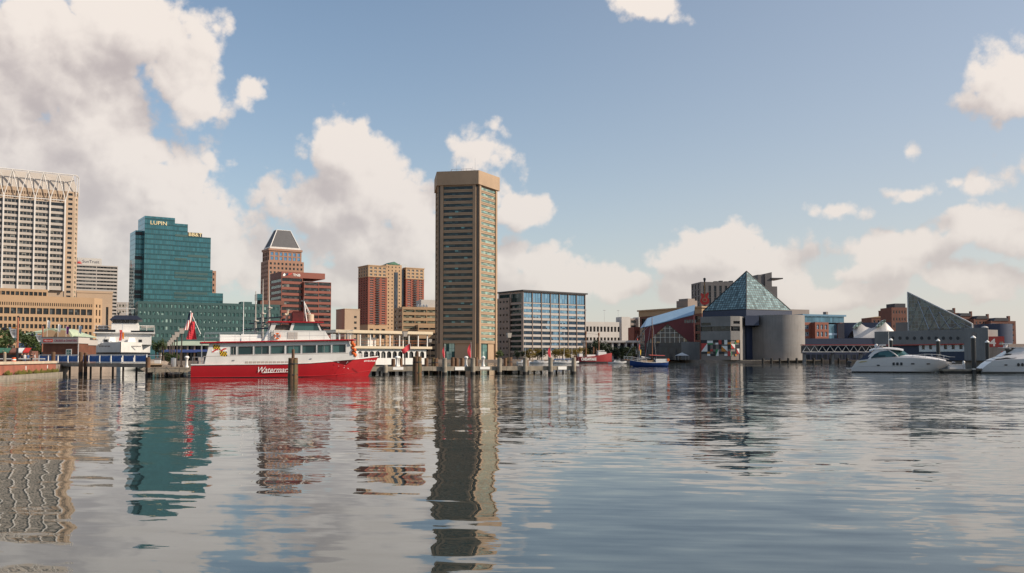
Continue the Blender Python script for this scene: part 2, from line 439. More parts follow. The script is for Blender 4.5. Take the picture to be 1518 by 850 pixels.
# the land: west promenade, north shore and its piers as one sheet out to the horizon
LAND = [(-57, 96), (-66.5, 132), (-72, 146), (-70, 158), (-72, 166), (-89, 170), (-94, 185), (-108, 240), (-112, 300), (-68, 306), (-60, 330), (-150, 345), (-150, 470), (-95, 482), (20, 500), (96, 505), (98, 462), (186, 450), (188, 520),
        (204, 520), (159, 402), (192, 348), (214, 340), (262, 440), (420, 460), (3500, 600), (3500, 6500), (-3500, 6500), (-3500, 60), (-70, 50)]
lb = MB(); lb.prism(LAND, -3, G)
struct(lb.build('ground', M['paving']))

# ------------------------------------------------------------------ facades
class Fc:
    def __init__(s, o, u, n): s.o, s.u, s.n = Vector(o), Vector(u), Vector(n); s.rz = math.atan2(s.u.y, s.u.x)
    def p(s, a, b, c=0.0): q = s.o + s.u * a + s.n * c; return (q.x, q.y, q.z + b)
def bays(a0, a1, n, frac):
    h = (a1 - a0) / n; xs = [a0]
    for i in range(n): xs += [a0 + h * i + h * (1 - frac) / 2, a0 + h * i + h * (1 + frac) / 2]
    return xs + [a1]
def rows(z0, z1, n, lo, hi):
    h = (z1 - z0) / n; zs = [z0]
    for i in range(n): zs += [z0 + h * i + h * lo, z0 + h * i + h * hi]
    return zs + [z1]
WCACHE = {}
def win_mesh(w, h, nx, nz, mats, fr):
    key = (round(w, 2), round(h, 2), nx, nz, tuple(m.name for m in mats), fr)
    if key in WCACHE: return WCACHE[key]
    mb = MB()
    def br(L, n):
        t = min(fr, L * .12); out = [-L / 2]
        for i in range(n):
            c0 = -L / 2 + L * i / n; c1 = c0 + L / n
            out += [c0 + (t if i == 0 else t / 2), c1 - (t if i == n - 1 else t / 2)]
        return out + [L / 2]
    xs, zs = br(w, nx), br(h, nz)
    for i in range(len(xs) - 1):
        for j in range(len(zs) - 1):
            pane = i % 2 and j % 2
            mb.quad((xs[i], 0, zs[j]), (xs[i + 1], 0, zs[j]), (xs[i + 1], 0, zs[j + 1]), (xs[i], 0, zs[j + 1]), 0 if pane else 1)
    me = mb.mesh('window', mats)
    WCACHE[key] = me
    return me
class Bld:
    def __init__(s, name, label, cat, px0, Y, px1, psi, py_top, group=None, zb=G):
        s.w = span(px0, Y, px1, psi) if px1 is not None else 0
        s.Y, s.psi, s.zb = Y, psi, zb
        s.root = thing(name, label, cat, (PX(px0, Y), Y, zb), psi, group)
        s.h = PZ(py_top, Y) - zb
        s.holes = []
    def z(s, py, x=0.0, y=0.0): return PZ(py, s.Y + x * math.sin(s.psi) + y * math.cos(s.psi)) - s.zb
    def grid(s, mb, F, xs, zs, hole, dep=.35, win=None, mi=0):
        for i in range(len(xs) - 1):
            for j in range(len(zs) - 1):
                a0, a1, b0, b1 = xs[i], xs[i + 1], zs[j], zs[j + 1]
                if a1 - a0 < 1e-4 or b1 - b0 < 1e-4: continue
                if not hole(i, j): mb.quad(F.p(a0, b0), F.p(a1, b0), F.p(a1, b1), F.p(a0, b1), mi); continue
                mb.quad(F.p(a0, b0), F.p(a1, b0), F.p(a1, b0, -dep), F.p(a0, b0, -dep), mi)
                mb.quad(F.p(a0, b1, -dep), F.p(a1, b1, -dep), F.p(a1, b1), F.p(a0, b1), mi)
                mb.quad(F.p(a0, b0, -dep), F.p(a0, b1, -dep), F.p(a0, b1), F.p(a0, b0), mi)
                mb.quad(F.p(a1, b0), F.p(a1, b1), F.p(a1, b1, -dep), F.p(a1, b0, -dep), mi)
                if win: s.holes.append((F, a0, a1, b0, b1, dep, win))
                else: mb.quad(F.p(a0, b0, -dep), F.p(a1, b0, -dep), F.p(a1, b1, -dep), F.p(a0, b1, -dep), mi)
    def block(s, mb, x0, x1, y0, y1, z0, z1, front=None, left=None, right=None, roof=True, mi=0):
        """box with facades; each facade is (xs, zs, dep, win, pattern)"""
        Fs = {'front': Fc((x0, y0, 0), (1, 0, 0), (0, -1, 0)), 'left': Fc((x0, y1, 0), (0, -1, 0), (-1, 0, 0)), 'right': Fc((x1, y0, 0), (0, 1, 0), (1, 0, 0)),
              'back': Fc((x1, y1, 0), (-1, 0, 0), (0, 1, 0))}
        W = {'front': x1 - x0, 'back': x1 - x0, 'left': y1 - y0, 'right': y1 - y0}
        for k, spec in (('front', front), ('left', left), ('right', right), ('back', None)):
            F = Fs[k]
            if spec is None:
                mb.quad(F.p(0, z0), F.p(W[k], z0), F.p(W[k], z1), F.p(0, z1), mi)
                continue
            nc, nr, wf, lo, hi, dep, win = spec[:7]
            opt = spec[7] if len(spec) > 7 else {}
            ml, mr, mt, mbt = opt.get('ml', .6), opt.get('mr', .6), opt.get('mt', .8), opt.get('mb', .3)
            xs = [0] + bays(ml, W[k] - mr, nc, wf) + [W[k]]
            zs = [z0] + rows(z0 + mbt, z1 - mt, nr, lo, hi) + [z1]
            pat = opt.get('pat', lambda i, j: True)
            s.grid(mb, F, xs, zs, lambda i, j: i >= 2 and i % 2 == 0 and i < len(xs) - 2 and j >= 2 and j % 2 == 0 and j < len(zs) - 2 and pat(i // 2 - 1, j // 2 - 1), dep, win, mi)
        if roof: mb.quad((x0, y0, z1), (x1, y0, z1), (x1, y1, z1), (x0, y1, z1), mi)
    def windows(s, limit=100):
        hs = sorted(s.holes, key=lambda q: -((q[2] - q[1]) * (q[4] - q[3])))
        rest = hs[limit:]
        for (F, a0, a1, b0, b1, dep, win) in hs[:limit]:
            mats, nx, nz, fr = win[:4]
            me = win_mesh(a1 - a0, b1 - b0, nx, nz, mats, fr)
            o = D.objects.new('window', me)
            c = F.p((a0 + a1) / 2, (b0 + b1) / 2, -dep)
            o.location = c; o.rotation_euler = (0, 0, F.rz)
            link(o, s.root)
        if rest:
            mb = MB()
            for (F, a0, a1, b0, b1, dep, win) in rest:
                t = min(win[3], .12 * (a1 - a0), .12 * (b1 - b0))
                X = [a0, a0 + t, a1 - t, a1]; Z = [b0, b0 + t, b1 - t, b1]
                for i in range(3):
                    for j in range(3):
                        mb.quad(F.p(X[i], Z[j], -dep), F.p(X[i + 1], Z[j], -dep), F.p(X[i + 1], Z[j + 1], -dep), F.p(X[i], Z[j + 1], -dep), 0 if i == 1 and j == 1 else 1)
            tag(mb.build('window', list(rest[0][6][0]), s.root), kind='stuff')
        s.holes = []
    def part(s, name, mb, m, **k): return mb.build(name, m, s.root, **k)
def WS(g, f, nx=1, nz=1, fr=.12): return ([M[g], M[f]], nx, nz, fr)
def piece(name, bx, m, parent):
    q = MB(); q.box(*bx); return q.build(name, m, parent)
bank = 'office towers of the downtown skyline'

# --- white gridded tower at the far left with the truss crown
b = Bld('office_tower', 'tall white gridded office tower with triangular truss crown at the left edge', 'office tower', -75, 566, 92.5, PSI, 296, bank)
w, h = b.w, b.h
zt = b.z(298, w * .8); zf = b.z(428, w * .9)
mb = MB(); mb.cur = 0
b.block(mb, 0, w, 0, 30, zf - 1, zt, front=(7, 15, .945, .36, .95, .5, WS('glass', 'pale', 4, 1, .18), dict(ml=.4, mr=.4, mt=.2, mb=1.2)))
b.part('wall', mb, M['pale'])
b.windows()
mb = MB()
for i in range(8):
    x = .4 + (w - .8) / 7 * i
    piece('column', (x - .45, x + .45, -.9, -.02, zf - 1.6, zt + 1.2), M['whitesteel'], b.root)
mb = MB()                                     # stone shaft behind, with one row of windows and a cut corner
x1 = w + 5.6
sh_ = [(3, 2), (w + .3, 2), (w + .3, 1.5), (x1, 1.5), (x1 + 2.4, 4.6), (x1 + 2.4, 34), (3, 34)]
ztop = b.z(283, w)
F = Fc((w + .3, 1.5, 0), (1, 0, 0), (0, -1, 0))
zs = [0] + rows(4, ztop - .5, 33, .3, .8) + [ztop]
b.grid(mb, F, [0, 1.3, 3.9, x1 - w - .3], zs, lambda i, j: i == 1 and j >= 2 and j % 2 == 0 and j < len(zs) - 2, .5, WS('glass', 'dark', 2, 1))
dv = Vector((2.4, 3.1, 0)); L = dv.length; u = dv.normalized()
F = Fc((x1, 1.5, 0), u, (u.y, -u.x, 0))
b.grid(mb, F, [0, 1.1, 2.9, L], zs, lambda i, j: i == 1 and j >= 2 and j % 2 == 0 and j < len(zs) - 2, .4, WS('glass_pale', 'pale', 1, 1))
mb.quad((x1 + 2.4, 4.6, 0), (x1 + 2.4, 34, 0), (x1 + 2.4, 34, ztop), (x1 + 2.4, 4.6, ztop))
zr = zt + .1
F = Fc((3, 2, 0), (1, 0, 0), (0, -1, 0))
b.grid(mb, F, [0] + bays(1, w - 4, 39, .6) + [w - 2.7], [zr, zr + .6, zr + 2.4, zr + 3.6, zr + 5.4, ztop], lambda i, j: i >= 2 and i % 2 == 0 and i < 79 and j in (1, 3), .6, None)
mb.quad((3, 2, 0), (w + .3, 2, 0), (w + .3, 2, zf - 1.1), (3, 2, zf - 1.1))
mb.poly([(p[0], p[1], ztop) for p in sh_])
b.part('shaft', mb, M['beige']); b.windows()
mb = MB(); zq = b.z(258, w)
mb.loft([[(3.2, 2.4, ztop + .05), (x1 + 1.8, 2.4, ztop + .05), (x1 + 1.8, 30, ztop + .05)], [(3.2, 6, zq), (x1 - 1, 6, zq), (x1 - 1, 28, zq)]])
mb.quad((3.2, 6, zq), (x1 - 1, 6, zq), (x1 - 1, 28, zq), (3.2, 28, zq))
b.part('mansard_roof', mb, M['pale'])
mb = MB(); zq = b.z(256, w * .8); zl = zt + 1.2
n = 7; st = (w - .8) / n
for i in range(n + 1):
    x = .4 + st * i
    for sg in (-1, 1):
        if 0 <= i + sg * .5 <= n + .5: mb.tube((x, -.45, zl), (x + sg * st / 2, -.45, zq), .32, .32, 6)
    if i < n:
        mb.tube((x + st / 2, 3.0, ztop - 2), (x + st / 2, -.1, zq), .32, .32, 6)
        mb.tube((x + st / 2, -.1, zq), (x + st / 2 + st / 2, 3.5, zq - 5), .22, .22, 6)
mb.tube((0, -.45, zq), (x1 + .6, -.45, zq), .36); mb.tube((0, -.45, zl), (w, -.45, zl), .34)
mb.tube((x1 + .6, -.45, zq), (x1 + 2.3, 3.6, zq - 1), .3); mb.tube((x1 + .6, -.45, zq), (x1 + .6, 1.2, ztop - 3), .3); mb.tube((x1 + 2.3, 3.6, zq - 1), (x1 + 2.5, 4.0, ztop - 3), .3)
b.part('roof_truss', mb, M['whitesteel'])

# --- its tan podium
b = Bld('office_podium', 'long tan stone block with square windows below the white gridded tower', 'office block', -60, 520, 138, PSI, 436)
w = b.w; z1 = b.z(442, w)
wn = WS('glass', 'dark', 1, 1, .1)
def prow(mb, F, W, za, zb_, n, fr, lo, hi):
    xs = [0] + bays(.8, W - .8, n, fr) + [W]
    b.grid(mb, F, xs, [za, za + (zb_ - za) * lo, za + (zb_ - za) * hi, zb_], lambda i, j: i >= 2 and i % 2 == 0 and i < len(xs) - 2 and j == 1, .7, wn)
mb = MB(); fl = z1 / 9.0
F = Fc((0, 0, 0), (1, 0, 0), (0, -1, 0))
lev = [(0, 1.2, 24, .6, .2, .8)] + [(1.2 + k, 2.2 + k, 30, .68, .22, .82) for k in range(5)] + [(6.2, 7.4, 20, .84, .2, .92), (7.4, 8.3, 60, .48, .25, .75)]
for (a, c, n, fr, lo, hi) in lev: prow(mb, F, w, a * fl, c * fl, n, fr, lo, hi)
mb.quad(F.p(0, 8.3 * fl), F.p(w, 8.3 * fl), F.p(w, z1), F.p(0, z1))
u = Vector((5.5, 6, 0)).normalized(); F2 = Fc((w, 0, 0), u, (u.y, -u.x, 0)); L = 8.14
for (a, c, n, fr, lo, hi) in lev: prow(mb, F2, L, a * fl, c * fl, 2, .4, lo, hi)
mb.quad(F2.p(0, 8.3 * fl), F2.p(L, 8.3 * fl), F2.p(L, z1), F2.p(0, z1))
mb.quad((w + 5.5, 6, 0), (w + 5.5, 30, 0), (w + 5.5, 30, z1), (w + 5.5, 6, z1))
mb.poly([(0, 0, z1), (w, 0, z1), (w + 5.5, 6, z1), (w + 5.5, 30, z1), (0, 30, z1)])
b.part('wall', mb, M['tan'])
mb = MB(); z2 = b.z(429, w * .6)
b.block(mb, 0, w * .64, 3, 26, z1 + .02, z2, front=(18, 1, .8, .05, .85, .8, wn, dict(mt=1.2, mb=.2)))
b.part('penthouse', mb, M['tan'])
b.windows()

# --- striped grey building with a sign, and the low stone block in front of it
b = Bld('office_building', 'grey and beige striped office building with a small bank sign on its parapet', 'office building', 108, 800, 172, R(30), 392, bank)
w, h = b.w, b.h
mb = MB(); b.block(mb, 0, w, 0, 34, 0, h, front=(2, 26, .97, .42, .94, .3, WS('glass', 'greystone', 6, 1, .1), dict(ml=.2, mr=.2, mt=.8)))
b.part('wall', mb, M['greystone'])
b.windows()
mb = MB(); z3 = b.z(382.5, 10); mb.box(2, w * .62, 1, 20, h + .02, z3); b.part('parapet', mb, M['white'])
q = (z3 - h)
text_mesh('sign', 'SunTrust', q * .60, M['navy'], b.root, (w * .17, .95, h + q * .30))
mb = MB()
for k in range(7):
    a = R(-10 + 33 * k); c = (w * .10, .9, h + q * .2)
    mb.tube(c, (c[0] + math.cos(a) * q * .40, .9, c[2] + math.sin(a) * q * .40), .4, .1, 5)
b.part('sign_emblem', mb, M['signred'])
b = Bld('office_block', 'low beige stone block with dark tall slots between the tan podium and striped tower', 'office block', 112, 640, 165, R(30), 434)
w, h = b.w, b.h
mb = MB(); b.block(mb, 0, w, 0, 20, 0, h, front=(4, 1, .3, .1, .82, 1.0, WS('glass', 'dark', 1, 6), dict(mt=1.5)))
b.part('wall', mb, M['beige']); b.windows()
mb = MB(); mb.box(-.3, w + .3, -.3, 20.3, h + .02, h + 1.6); b.part('cornice', mb, M['beige'])

# --- teal glass tower
b = Bld('glass_tower', 'stepped teal glass tower with gold letters near its top', 'office tower', 211, 700, 256, PSI, 320, bank)
Yl = 700
def tx(px, y=0): return span(211, Yl, px, PSI)
w = b.w
mb = MB(); mb.box(0, w, 0, 26, 0, b.h); b.part('main_slab', mb, M['teal_curtain'])
h2 = b.z(331, w); h3 = b.z(351.5, tx(300)); h4 = b.z(400, tx(312)); h5 = b.z(434.5, tx(320)); h1 = b.z(341, 0)
mb = MB(); mb.box(w + .02, tx(276), 1.5, 26, 0, h2); b.part('second_slab', mb, M['teal_curtain'])
mb = MB(); mb.box(tx(276) + .02, tx(311), 2.2, 30, 0, h3); b.part('third_slab', mb, M['teal_curtain'])
mb = MB(); mb.box(tx(311) + .02, tx(315), 3.4, 30, 0, h4); mb.box(tx(315) + .02, tx(331), 3.4, 30, 0, h5); b.part('low_slab', mb, M['teal_curtain'])
mb = MB(); mb.box(-5.5, -.02, 6, 28, 0, h1); b.part('side_slab', mb, M['teal_curtain'])
for py in (378, 404, 411, 433): zz = b.z(py, tx(290)); piece('dark_floor_band', (tx(276) + .3, tx(307), 2.0, 2.19, zz - 1.9, zz), M['teal'], b.root)  # darker bands set proud of the glass at the recessed floors
for py in (347, 382, 403, 409, 433, 439): zz = b.z(py, w); piece('dark_floor_band', (w + .5, tx(276) - .1, 1.3, 1.49, zz - 1.6, zz), M['teal'], b.root)
for py in (343, 379, 400, 408, 430, 437): zz = b.z(py, 0); piece('side_floor_band', (-5.7, -.3, 5.8, 5.99, zz - 2.6, zz), M['dark'], b.root)
zl = b.z(332.5, 3)
o = text_mesh('sign_letters', 'LUPIN', (b.h - zl) * .66, M['signgold'], b.root, (w * .17, -.12, zl), bold=.02, sx=1.12, ext=.1)
o.data.name = 'sign_letters'
mb = MB(); zb2 = b.z(351, tx(285)); mb.box(tx(276.5), tx(298), 2.6, 4, h3 + .02, b.z(344.5, tx(285))); b.part('sign_board', mb, M['dark'])
text_mesh('sign_letters', 'BB&T', 3.9, M['signgold'], b.root, (tx(277.5), 2.4, h3 + .3), bold=.05, sx=1.15, ext=.1)
# podium hotel
b = Bld('hotel_building', 'long low teal hotel with rows of pale windows at the foot of the glass tower', 'hotel', 203, 655, 414, R(27), 446)
w, h = b.w, b.h
wt_ = WS('glass_teal', 'teal', 2, 1, .16)
mb = MB(); hh = b.z(452, w)
b.block(mb, 0, w, 0, 24, 9, hh, front=(34, 6, .62, .28, .78, .35, wt_, dict(mt=.6, mb=.2)), left=(4, 6, .6, .28, .8, .35, wt_))
mb.box(w * .72, w * .80, 4, 14, hh + .02, hh + 1.8)
b.part('wall', mb, M['teal'])
b.windows()
mb = MB(); mb.box(.5, w - .5, .8, 22, 0, 8.96); b.part('lobby_glass', mb, M['teal_curtain'])
for i in range(14): piece('column', (.2 + i * (w - 1.2) / 13, 1.0 + i * (w - 1.2) / 13, -.5, .78, 0, 8.9), M['pale'], b.root)
mb = MB(); mb.box(w * .86, w + 4, 3, 16, hh + .02, hh + 3.2); b.part('roof_box', mb, M['oldbrick'])
mb = MB(); mb.box(w * .835, w * .875, 2, 12, hh + 3.22, hh + 8); b.part('roof_glass', mb, M['teal_curtain'])
# slim brown tower peeping out behind
b = Bld('apartment_tower', 'slim pink brown tower half hidden behind the teal glass tower', 'tower', 300, 860, 318.5, PSI, 401, bank)
mb = MB(); b.block(mb, 0, b.w, 0, 14, 0, b.h, front=(3, 16, .4, .3, .75, .4, WS('glass', 'dark', 1, 1))); b.part('wall', mb, M['pink']); b.windows()

# --- brown tower with the truncated pyramid roof
b = Bld('office_tower', 'brown stone tower with a dark truncated pyramid roof edged in white', 'office tower', 396, 930, 449, PSI, 386, bank)
w, h = b.w, b.h
dpt = span(381, 930 + 18, 396, R(-57)); dpt = 24
wn = WS('glass', 'dark', 1, 1, .1); wl = WS('glass_blue', 'dark', 2, 1, .15)
mb = MB()
b.block(mb, 0, w, 0, dpt, 0, h, front=(9, 22, .5, .25, .75, .4, wn), left=(6, 22, .45, .25, .75, .4, wn))
h2 = b.z(371, 0)
b.block(mb, 1.2, w - 2.2, 1.2, dpt - 1.2, h + .02, h2, front=(7, 2, .62, .12, .86, .5, wl), left=(4, 2, .6, .12, .86, .5, wn))
mb.box(.4, w - 1.4, .4, dpt - .4, h2 + .02, h2 + 2.2)
b.part('wall', mb, M['pink']); b.windows()
h3 = b.z(338.5, 0); z0 = h2 + 2.22
mb = MB(); mb.box(2.2, w - 3.2, 2.2, dpt - 2.2, z0, z0 + 2); b.part('attic_band', mb, M['whitesteel'])
z0 += 2.02
A = [(3, 3), (w - 4, 3), (w - 4, dpt - 3), (3, dpt - 3)]
cx, cy = (w - 1) / 2, dpt / 2
B_ = [(cx + (x - cx) * .47, cy + (y - cy) * .47) for x, y in A]
mb = MB(); mb.loft([[(x, y, z0) for x, y in A], [(x, y, h3) for x, y in B_]], close=True); rf = b.part('roof', mb, M['slate'])
mb = MB()
for i in range(4):
    mb.tube((*A[i], z0), (*B_[i], h3), .6, .5, 6)
    mb.tube((*B_[i], h3), (*B_[(i + 1) % 4], h3), .4, .4, 6)
mb.build('roof_edging', M['whitesteel'], rf)

# --- red granite strip-window building
b = Bld('office_building', 'red granite office building with strip windows and white letters on its parapet', 'office building', 416, 750, 490, PSI, 402.5, bank)
w, h = b.w, b.h
ws_ = WS('glass', 'dark', 8, 1, .08)
mb = MB(); zt = b.z(413, w * .5)
xa, xb = w * .42, w * .72
wf = (1, 14, .985, .40, .95, .5, ws_, dict(ml=.3, mr=.3, mt=.2, mb=.2))
b.block(mb, 0, xa, 0, 30, 0, zt, front=wf, left=(1, 14, .97, .42, .95, .5, WS('glass_pale', 'white', 6, 1, .2)))
b.block(mb, xa, xb, -3, 30, 0, zt - 3, front=wf)
b.block(mb, xb, w, 0, 30, 0, zt - 2.5, front=wf)
mb.box(-.1, w * .87, -.15, 30.1, zt + .02, h)
b.part('wall', mb, M['rust']); b.windows()
text_mesh('sign_letters', 'TNB', (h - zt) * .62, M['signwhite'], b.root, (w * .22, -.35, zt + 1.3), bold=.04, sx=1.1, ext=.1)
mb = MB(); mb.slab([(0, 0), (2.2, .2), (4.4, 1.0), (4.2, 2.8), (2.0, 2.2), (0, 2.6)], 0, .15); b.part('sign_emblem', mb, M['navy'], loc=(w * .03, -.35, zt + 1.0))
mb = MB(); mb.slab([(0, 0), (2.6, .8), (4.4, 1.8), (4.2, 2.6), (2.0, 1.6), (0, .8)], 0, .15); b.part('sign_emblem', mb, M['signred'], loc=(w * .10, -.35, zt + 1.4))
mb = MB(); mb.slab([(0, 0), (1.8, .2), (2.4, 1.4), (1.6, 2.6), (.4, 1.8)], 0, .15); b.part('sign_emblem', mb, M['signwhite'], loc=(w * .02, -.52, zt + .9))

# --- red and tan apartment tower
b = Bld('apartment_tower', 'twin winged red brick apartment tower with tan top floors and a green gable', 'apartment tower', 545, 950, 573, PSI, 394, bank)
def tx(px): return span(545, 950, px, PSI)
w = b.w; z0 = b.z(481, 0); zc = b.z(410, 0); zr = b.z(394, 0)
wn = WS('glass', 'white', 2, 1, .25); wd = WS('glass', 'dark', 1, 1, .1); bal = WS('glass', 'dark', 2, 1, .2)
mr, mt_ = MB(), MB()
def wing(x0, x1, y0, y1, lef):
    b.block(mr, x0, x1, y0, y1, z0, zc - .3, front=(3, 20, .62, .22, .75, .5, wn, dict(mt=.2)), left=(4, 20, .5, .25, .7, .6, wd, dict(mt=.2)) if lef else None, roof=False)
    b.block(mt_, x0, x1, y0, y1, zc, zr, front=(4, 3, .55, .2, .8, .4, wn, dict(mt=.5)), left=(4, 3, .45, .2, .8, .4, wd) if lef else None)
    b.block(mt_, x0, x1, y0, y1, 0, z0 - .3, front=(3, 2, .6, .2, .8, .5, wd), roof=False)
    mt_.box(x0 - .5, x1 + .5, y0 - .5, y1 + .5, zc - .28, zc - .02); mt_.box(x0 - .5, x1 + .5, y0 - .5, y1 + .5, zr + .02, zr + .9); mt_.box(x0 - .3, x1 + .3, y0 - .3, y1 + .3, z0 - .28, z0 - .02)
wing(0, w, 0, 26, True)
xr0, xr1 = tx(603), tx(630)
zr0 = zr
wing(xr0, xr1, 3, 26, True)
xc0, xc1 = w, tx(596)
zg = b.z(392.5, (xc0 + xc1) / 2)
b.block(mt_, xc0 + .02, xc1, 2, 26, 0, zg, front=(4, 26, .3, .3, .7, .4, wd), left=None)
b.part('brick_wall', mr, M['redbrick']); b.part('stone_wall', mt_, M['tan'])
mb = MB(); b.block(mb, xc1 + .02, xr0 - .02, 6, 24, 0, zr - 2, roof=True); b.part('recessed_link', mb, M['grey_curtain'])
mb = MB(); mb.box(xc0 + (xc1 - xc0) * .52, xc0 + (xc1 - xc0) * .74, 1.6, 1.98, 5, zg - 8); b.part('glass_strip', mb, M['grey_curtain'])
mb = MB(); m_ = (xc0 + xc1) / 2; hw = (xc1 - xc0) * .38
mb.slab([(m_ - hw, zg + .02), (m_ + hw, zg + .02), (m_, b.z(388, m_))], 1.5, 20); b.part('gable_roof', mb, M['copper'])
for (xx, yy) in ((w * .5, 0), (xr0 + (xr1 - xr0) * .5, 3)):
    mb = MB()
    for k in range(20):
        z = z0 + (zc - z0) / 20 * k + .3; mb.box(xx - 2, xx + 2, yy - 1.2, yy - .02, z, z + .25); mb.box(xx - 2, xx + 2, yy - 1.2, yy - 1.1, z + .25, z + 1.2)
    b.part('balcony_stack', mb, M['dark'])
b.windows()
mb = MB(); mb.box(xc1 + 1, xr0 + 3, 8, 16, zr - 1.98, zr + 5); b.part('lift_housing', mb, M['steel'])

# --- small tan block, tan ribbon-window offices
b = Bld('office_block', 'small plain tan block with a stack of dark slots right of the red granite building', 'office block', 510.5, 800, 533, PSI, 459)
mb = MB(); b.block(mb, 0, b.w, 0, 20, 0, b.h, front=(1, 8, .3, .3, .7, .6, WS('glass', 'dark', 1, 1), dict(ml=b.w * .42, mr=0.2, mt=4))); b.part('wall', mb, M['beige']); b.windows()
mb = MB(); mb.box(-.2, b.w + .2, -.2, 20, b.h + .02, b.h + .8); b.part('coping', mb, M['beige'])
b = Bld('office_building', 'stepped tan office building with pale ribbon windows just left of the tall tower', 'office building', 596, 650, 668, R(20), 455, bank)
w, h = b.w, b.h
mb = MB()
rw = (4, 9, .95, .42, .9, .5, WS('glass_pale', 'dark', 4, 1, .12), dict(mt=1.5))
b.block(mb, 0, w, 0, 26, 0, h, front=rw, left=(2, 9, .8, .42, .8, .5, WS('glass', 'dark', 3, 1)))
b.block(mb, w * .28, w + 5, -6, -.02, 0, h * .66, front=(4, 6, .95, .42, .8, .5, WS('glass', 'dark', 4, 1, .12), dict(mt=1.5)), left=(1, 6, .8, .42, .8, .5, WS('glass_pale', 'dark', 3, 1)))
b.part('wall', mb, M['tan']); b.windows()
mb = MB(); mb.box(w * .42, w * .95, 5, 20, h + .02, b.z(444, w * .5)); b.part('penthouse', mb, M['white'])
mb = MB()
for k in range(4): mb.lathe([(.9, 0), (.9, 1.4), (.6, 2.0)], 10, (w * .34 + k * 2.2, 3, h + .02))
b.part('roof_plant', mb, M['steel'])

# --- the tall pentagonal tower
b = Bld('pentagon_tower', 'tall brown five sided concrete tower with dark window bands and an overhanging cap', 'office tower', 648.5, 575, 708.5, R(-10), 273, bank)
sd, H = b.w, b.h
cap0, cap1 = b.z(273.5, sd), b.z(253, sd)
P = [Vector((0, 0))]; A_ = []
for i in range(5):
    a = R(72 * i); A_.append(a); P.append(P[-1] + Vector((math.cos(a), math.sin(a))) * sd)
P = P[:5]; cen = sum(P, Vector((0, 0))) / 5
mcore, mcol, msp, mgap = MB(), MB(), MB(), MB()
NF = 27; zbase = b.z(509, sd); fh = (cap0 - .8 - zbase) / NF
mgap.prism([tuple(cen + (p - cen) * .955) for p in P], zbase, cap0)
mgap.prism([tuple(cen + (p - cen) * .80) for p in P], 0, zbase - .02)
for i in range(5):
    a = A_[i]; F = Fc((P[i].x, P[i].y, 0), (math.cos(a), math.sin(a), 0), (math.sin(a), -math.cos(a), 0))
    g0, cw = 1.5, 2.0
    for (x0, x1) in ((g0, g0 + cw), (sd - g0 - cw, sd - g0)):
        v = [F.p(x0, 0, .25), F.p(x1, 0, .25), F.p(x1, 0, -1.6), F.p(x0, 0, -1.6)]
        mcol.prism([(p[0], p[1]) for p in v], 0, cap0 - .02)
    xa, xb = g0 + cw + .01, sd - g0 - cw - .01
    vis = i in (0, 1, 4)
    for k in range(NF + 1):
        z = zbase + fh * k
        top = z + fh * .48 if k < NF else cap0 - .02
        # spandrel with a shadow groove
        for (c0, c1, d) in ((z, z + (top - z) * .42, -.3), (z + (top - z) * .42, z + (top - z) * .58, -.55), (z + (top - z) * .58, top, -.3)):
            v = [F.p(xa, 0, d), F.p(xb, 0, d), F.p(xb, 0, -1.25), F.p(xa, 0, -1.25)]
            msp.prism([(p[0], p[1]) for p in v], c0, c1)
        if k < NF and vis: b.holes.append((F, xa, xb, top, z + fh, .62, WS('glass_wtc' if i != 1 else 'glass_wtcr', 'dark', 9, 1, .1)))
    # open ground floor
    if i == 0:
        v = [F.p(sd * .42, 0, -1.3), F.p(xb, 0, -1.3), F.p(xb, 0, -2), F.p(sd * .42, 0, -2)]
        q = MB(); q.prism([(p[0], p[1]) for p in v], 0, zbase); b.part('lobby_wall', q, M['brown2'])
        b.holes.append((F, xa, sd * .41, 0, zbase, 1.6, WS('glass_teal', 'dark', 4, 3, .15)))
    elif i == 1:
        v = [F.p(sd * .56, 0, -1.0), F.p(xb, 0, -1.0), F.p(xb, 0, -2), F.p(sd * .56, 0, -2)]
        q = MB(); q.prism([(p[0], p[1]) for p in v], 0, zbase); b.part('lobby_wall', q, M['brown2'])
        b.holes.append((F, xa, sd * .55, 0, zbase, 1.6, WS('glass_teal', 'dark', 4, 3, .15)))
b.part('core', mgap, M['dark']); b.part('column', mcol, M['brown']); b.part('spandrel', msp, M['brown2'])
b.windows()
mb = MB()
outp = [cen + (p - cen) * 1.055 for p in P]
# cut the corners of the cap a little
cc = []
for i in range(5):
    p, q0, q1 = outp[i], outp[i - 1], outp[(i + 1) % 5]
    cc += [tuple(p + (q0 - p).normalized() * .35), tuple(p + (q1 - p).normalized() * .35)]
mb.prism(cc, cap0, cap1)
b.part('cap', mb, M['brown2'])
mb = MB()
for i in range(5):
    p, q = cen + (P[i] - cen) * .5, cen + (P[(i + 1) % 5] - cen) * .5
    for k in range(4):
        r = p + (q - p) * k / 4; mb.tube((r.x, r.y, cap1), (r.x, r.y, cap1 + 3.4), .12, .12, 5)
    for z in (1.4, 3.2): mb.tube((p.x, p.y, cap1 + z), (q.x, q.y, cap1 + z), .13, .13, 5)
for (x, y, hh) in ((9, 12, 9), (14, 10, 6), (21, 14, 11), (18, 20, 7)): mb.tube((x, y, cap1), (x, y, cap1 + hh), .12, .05, 5)
b.part('roof_railing', mb, M['steel'])

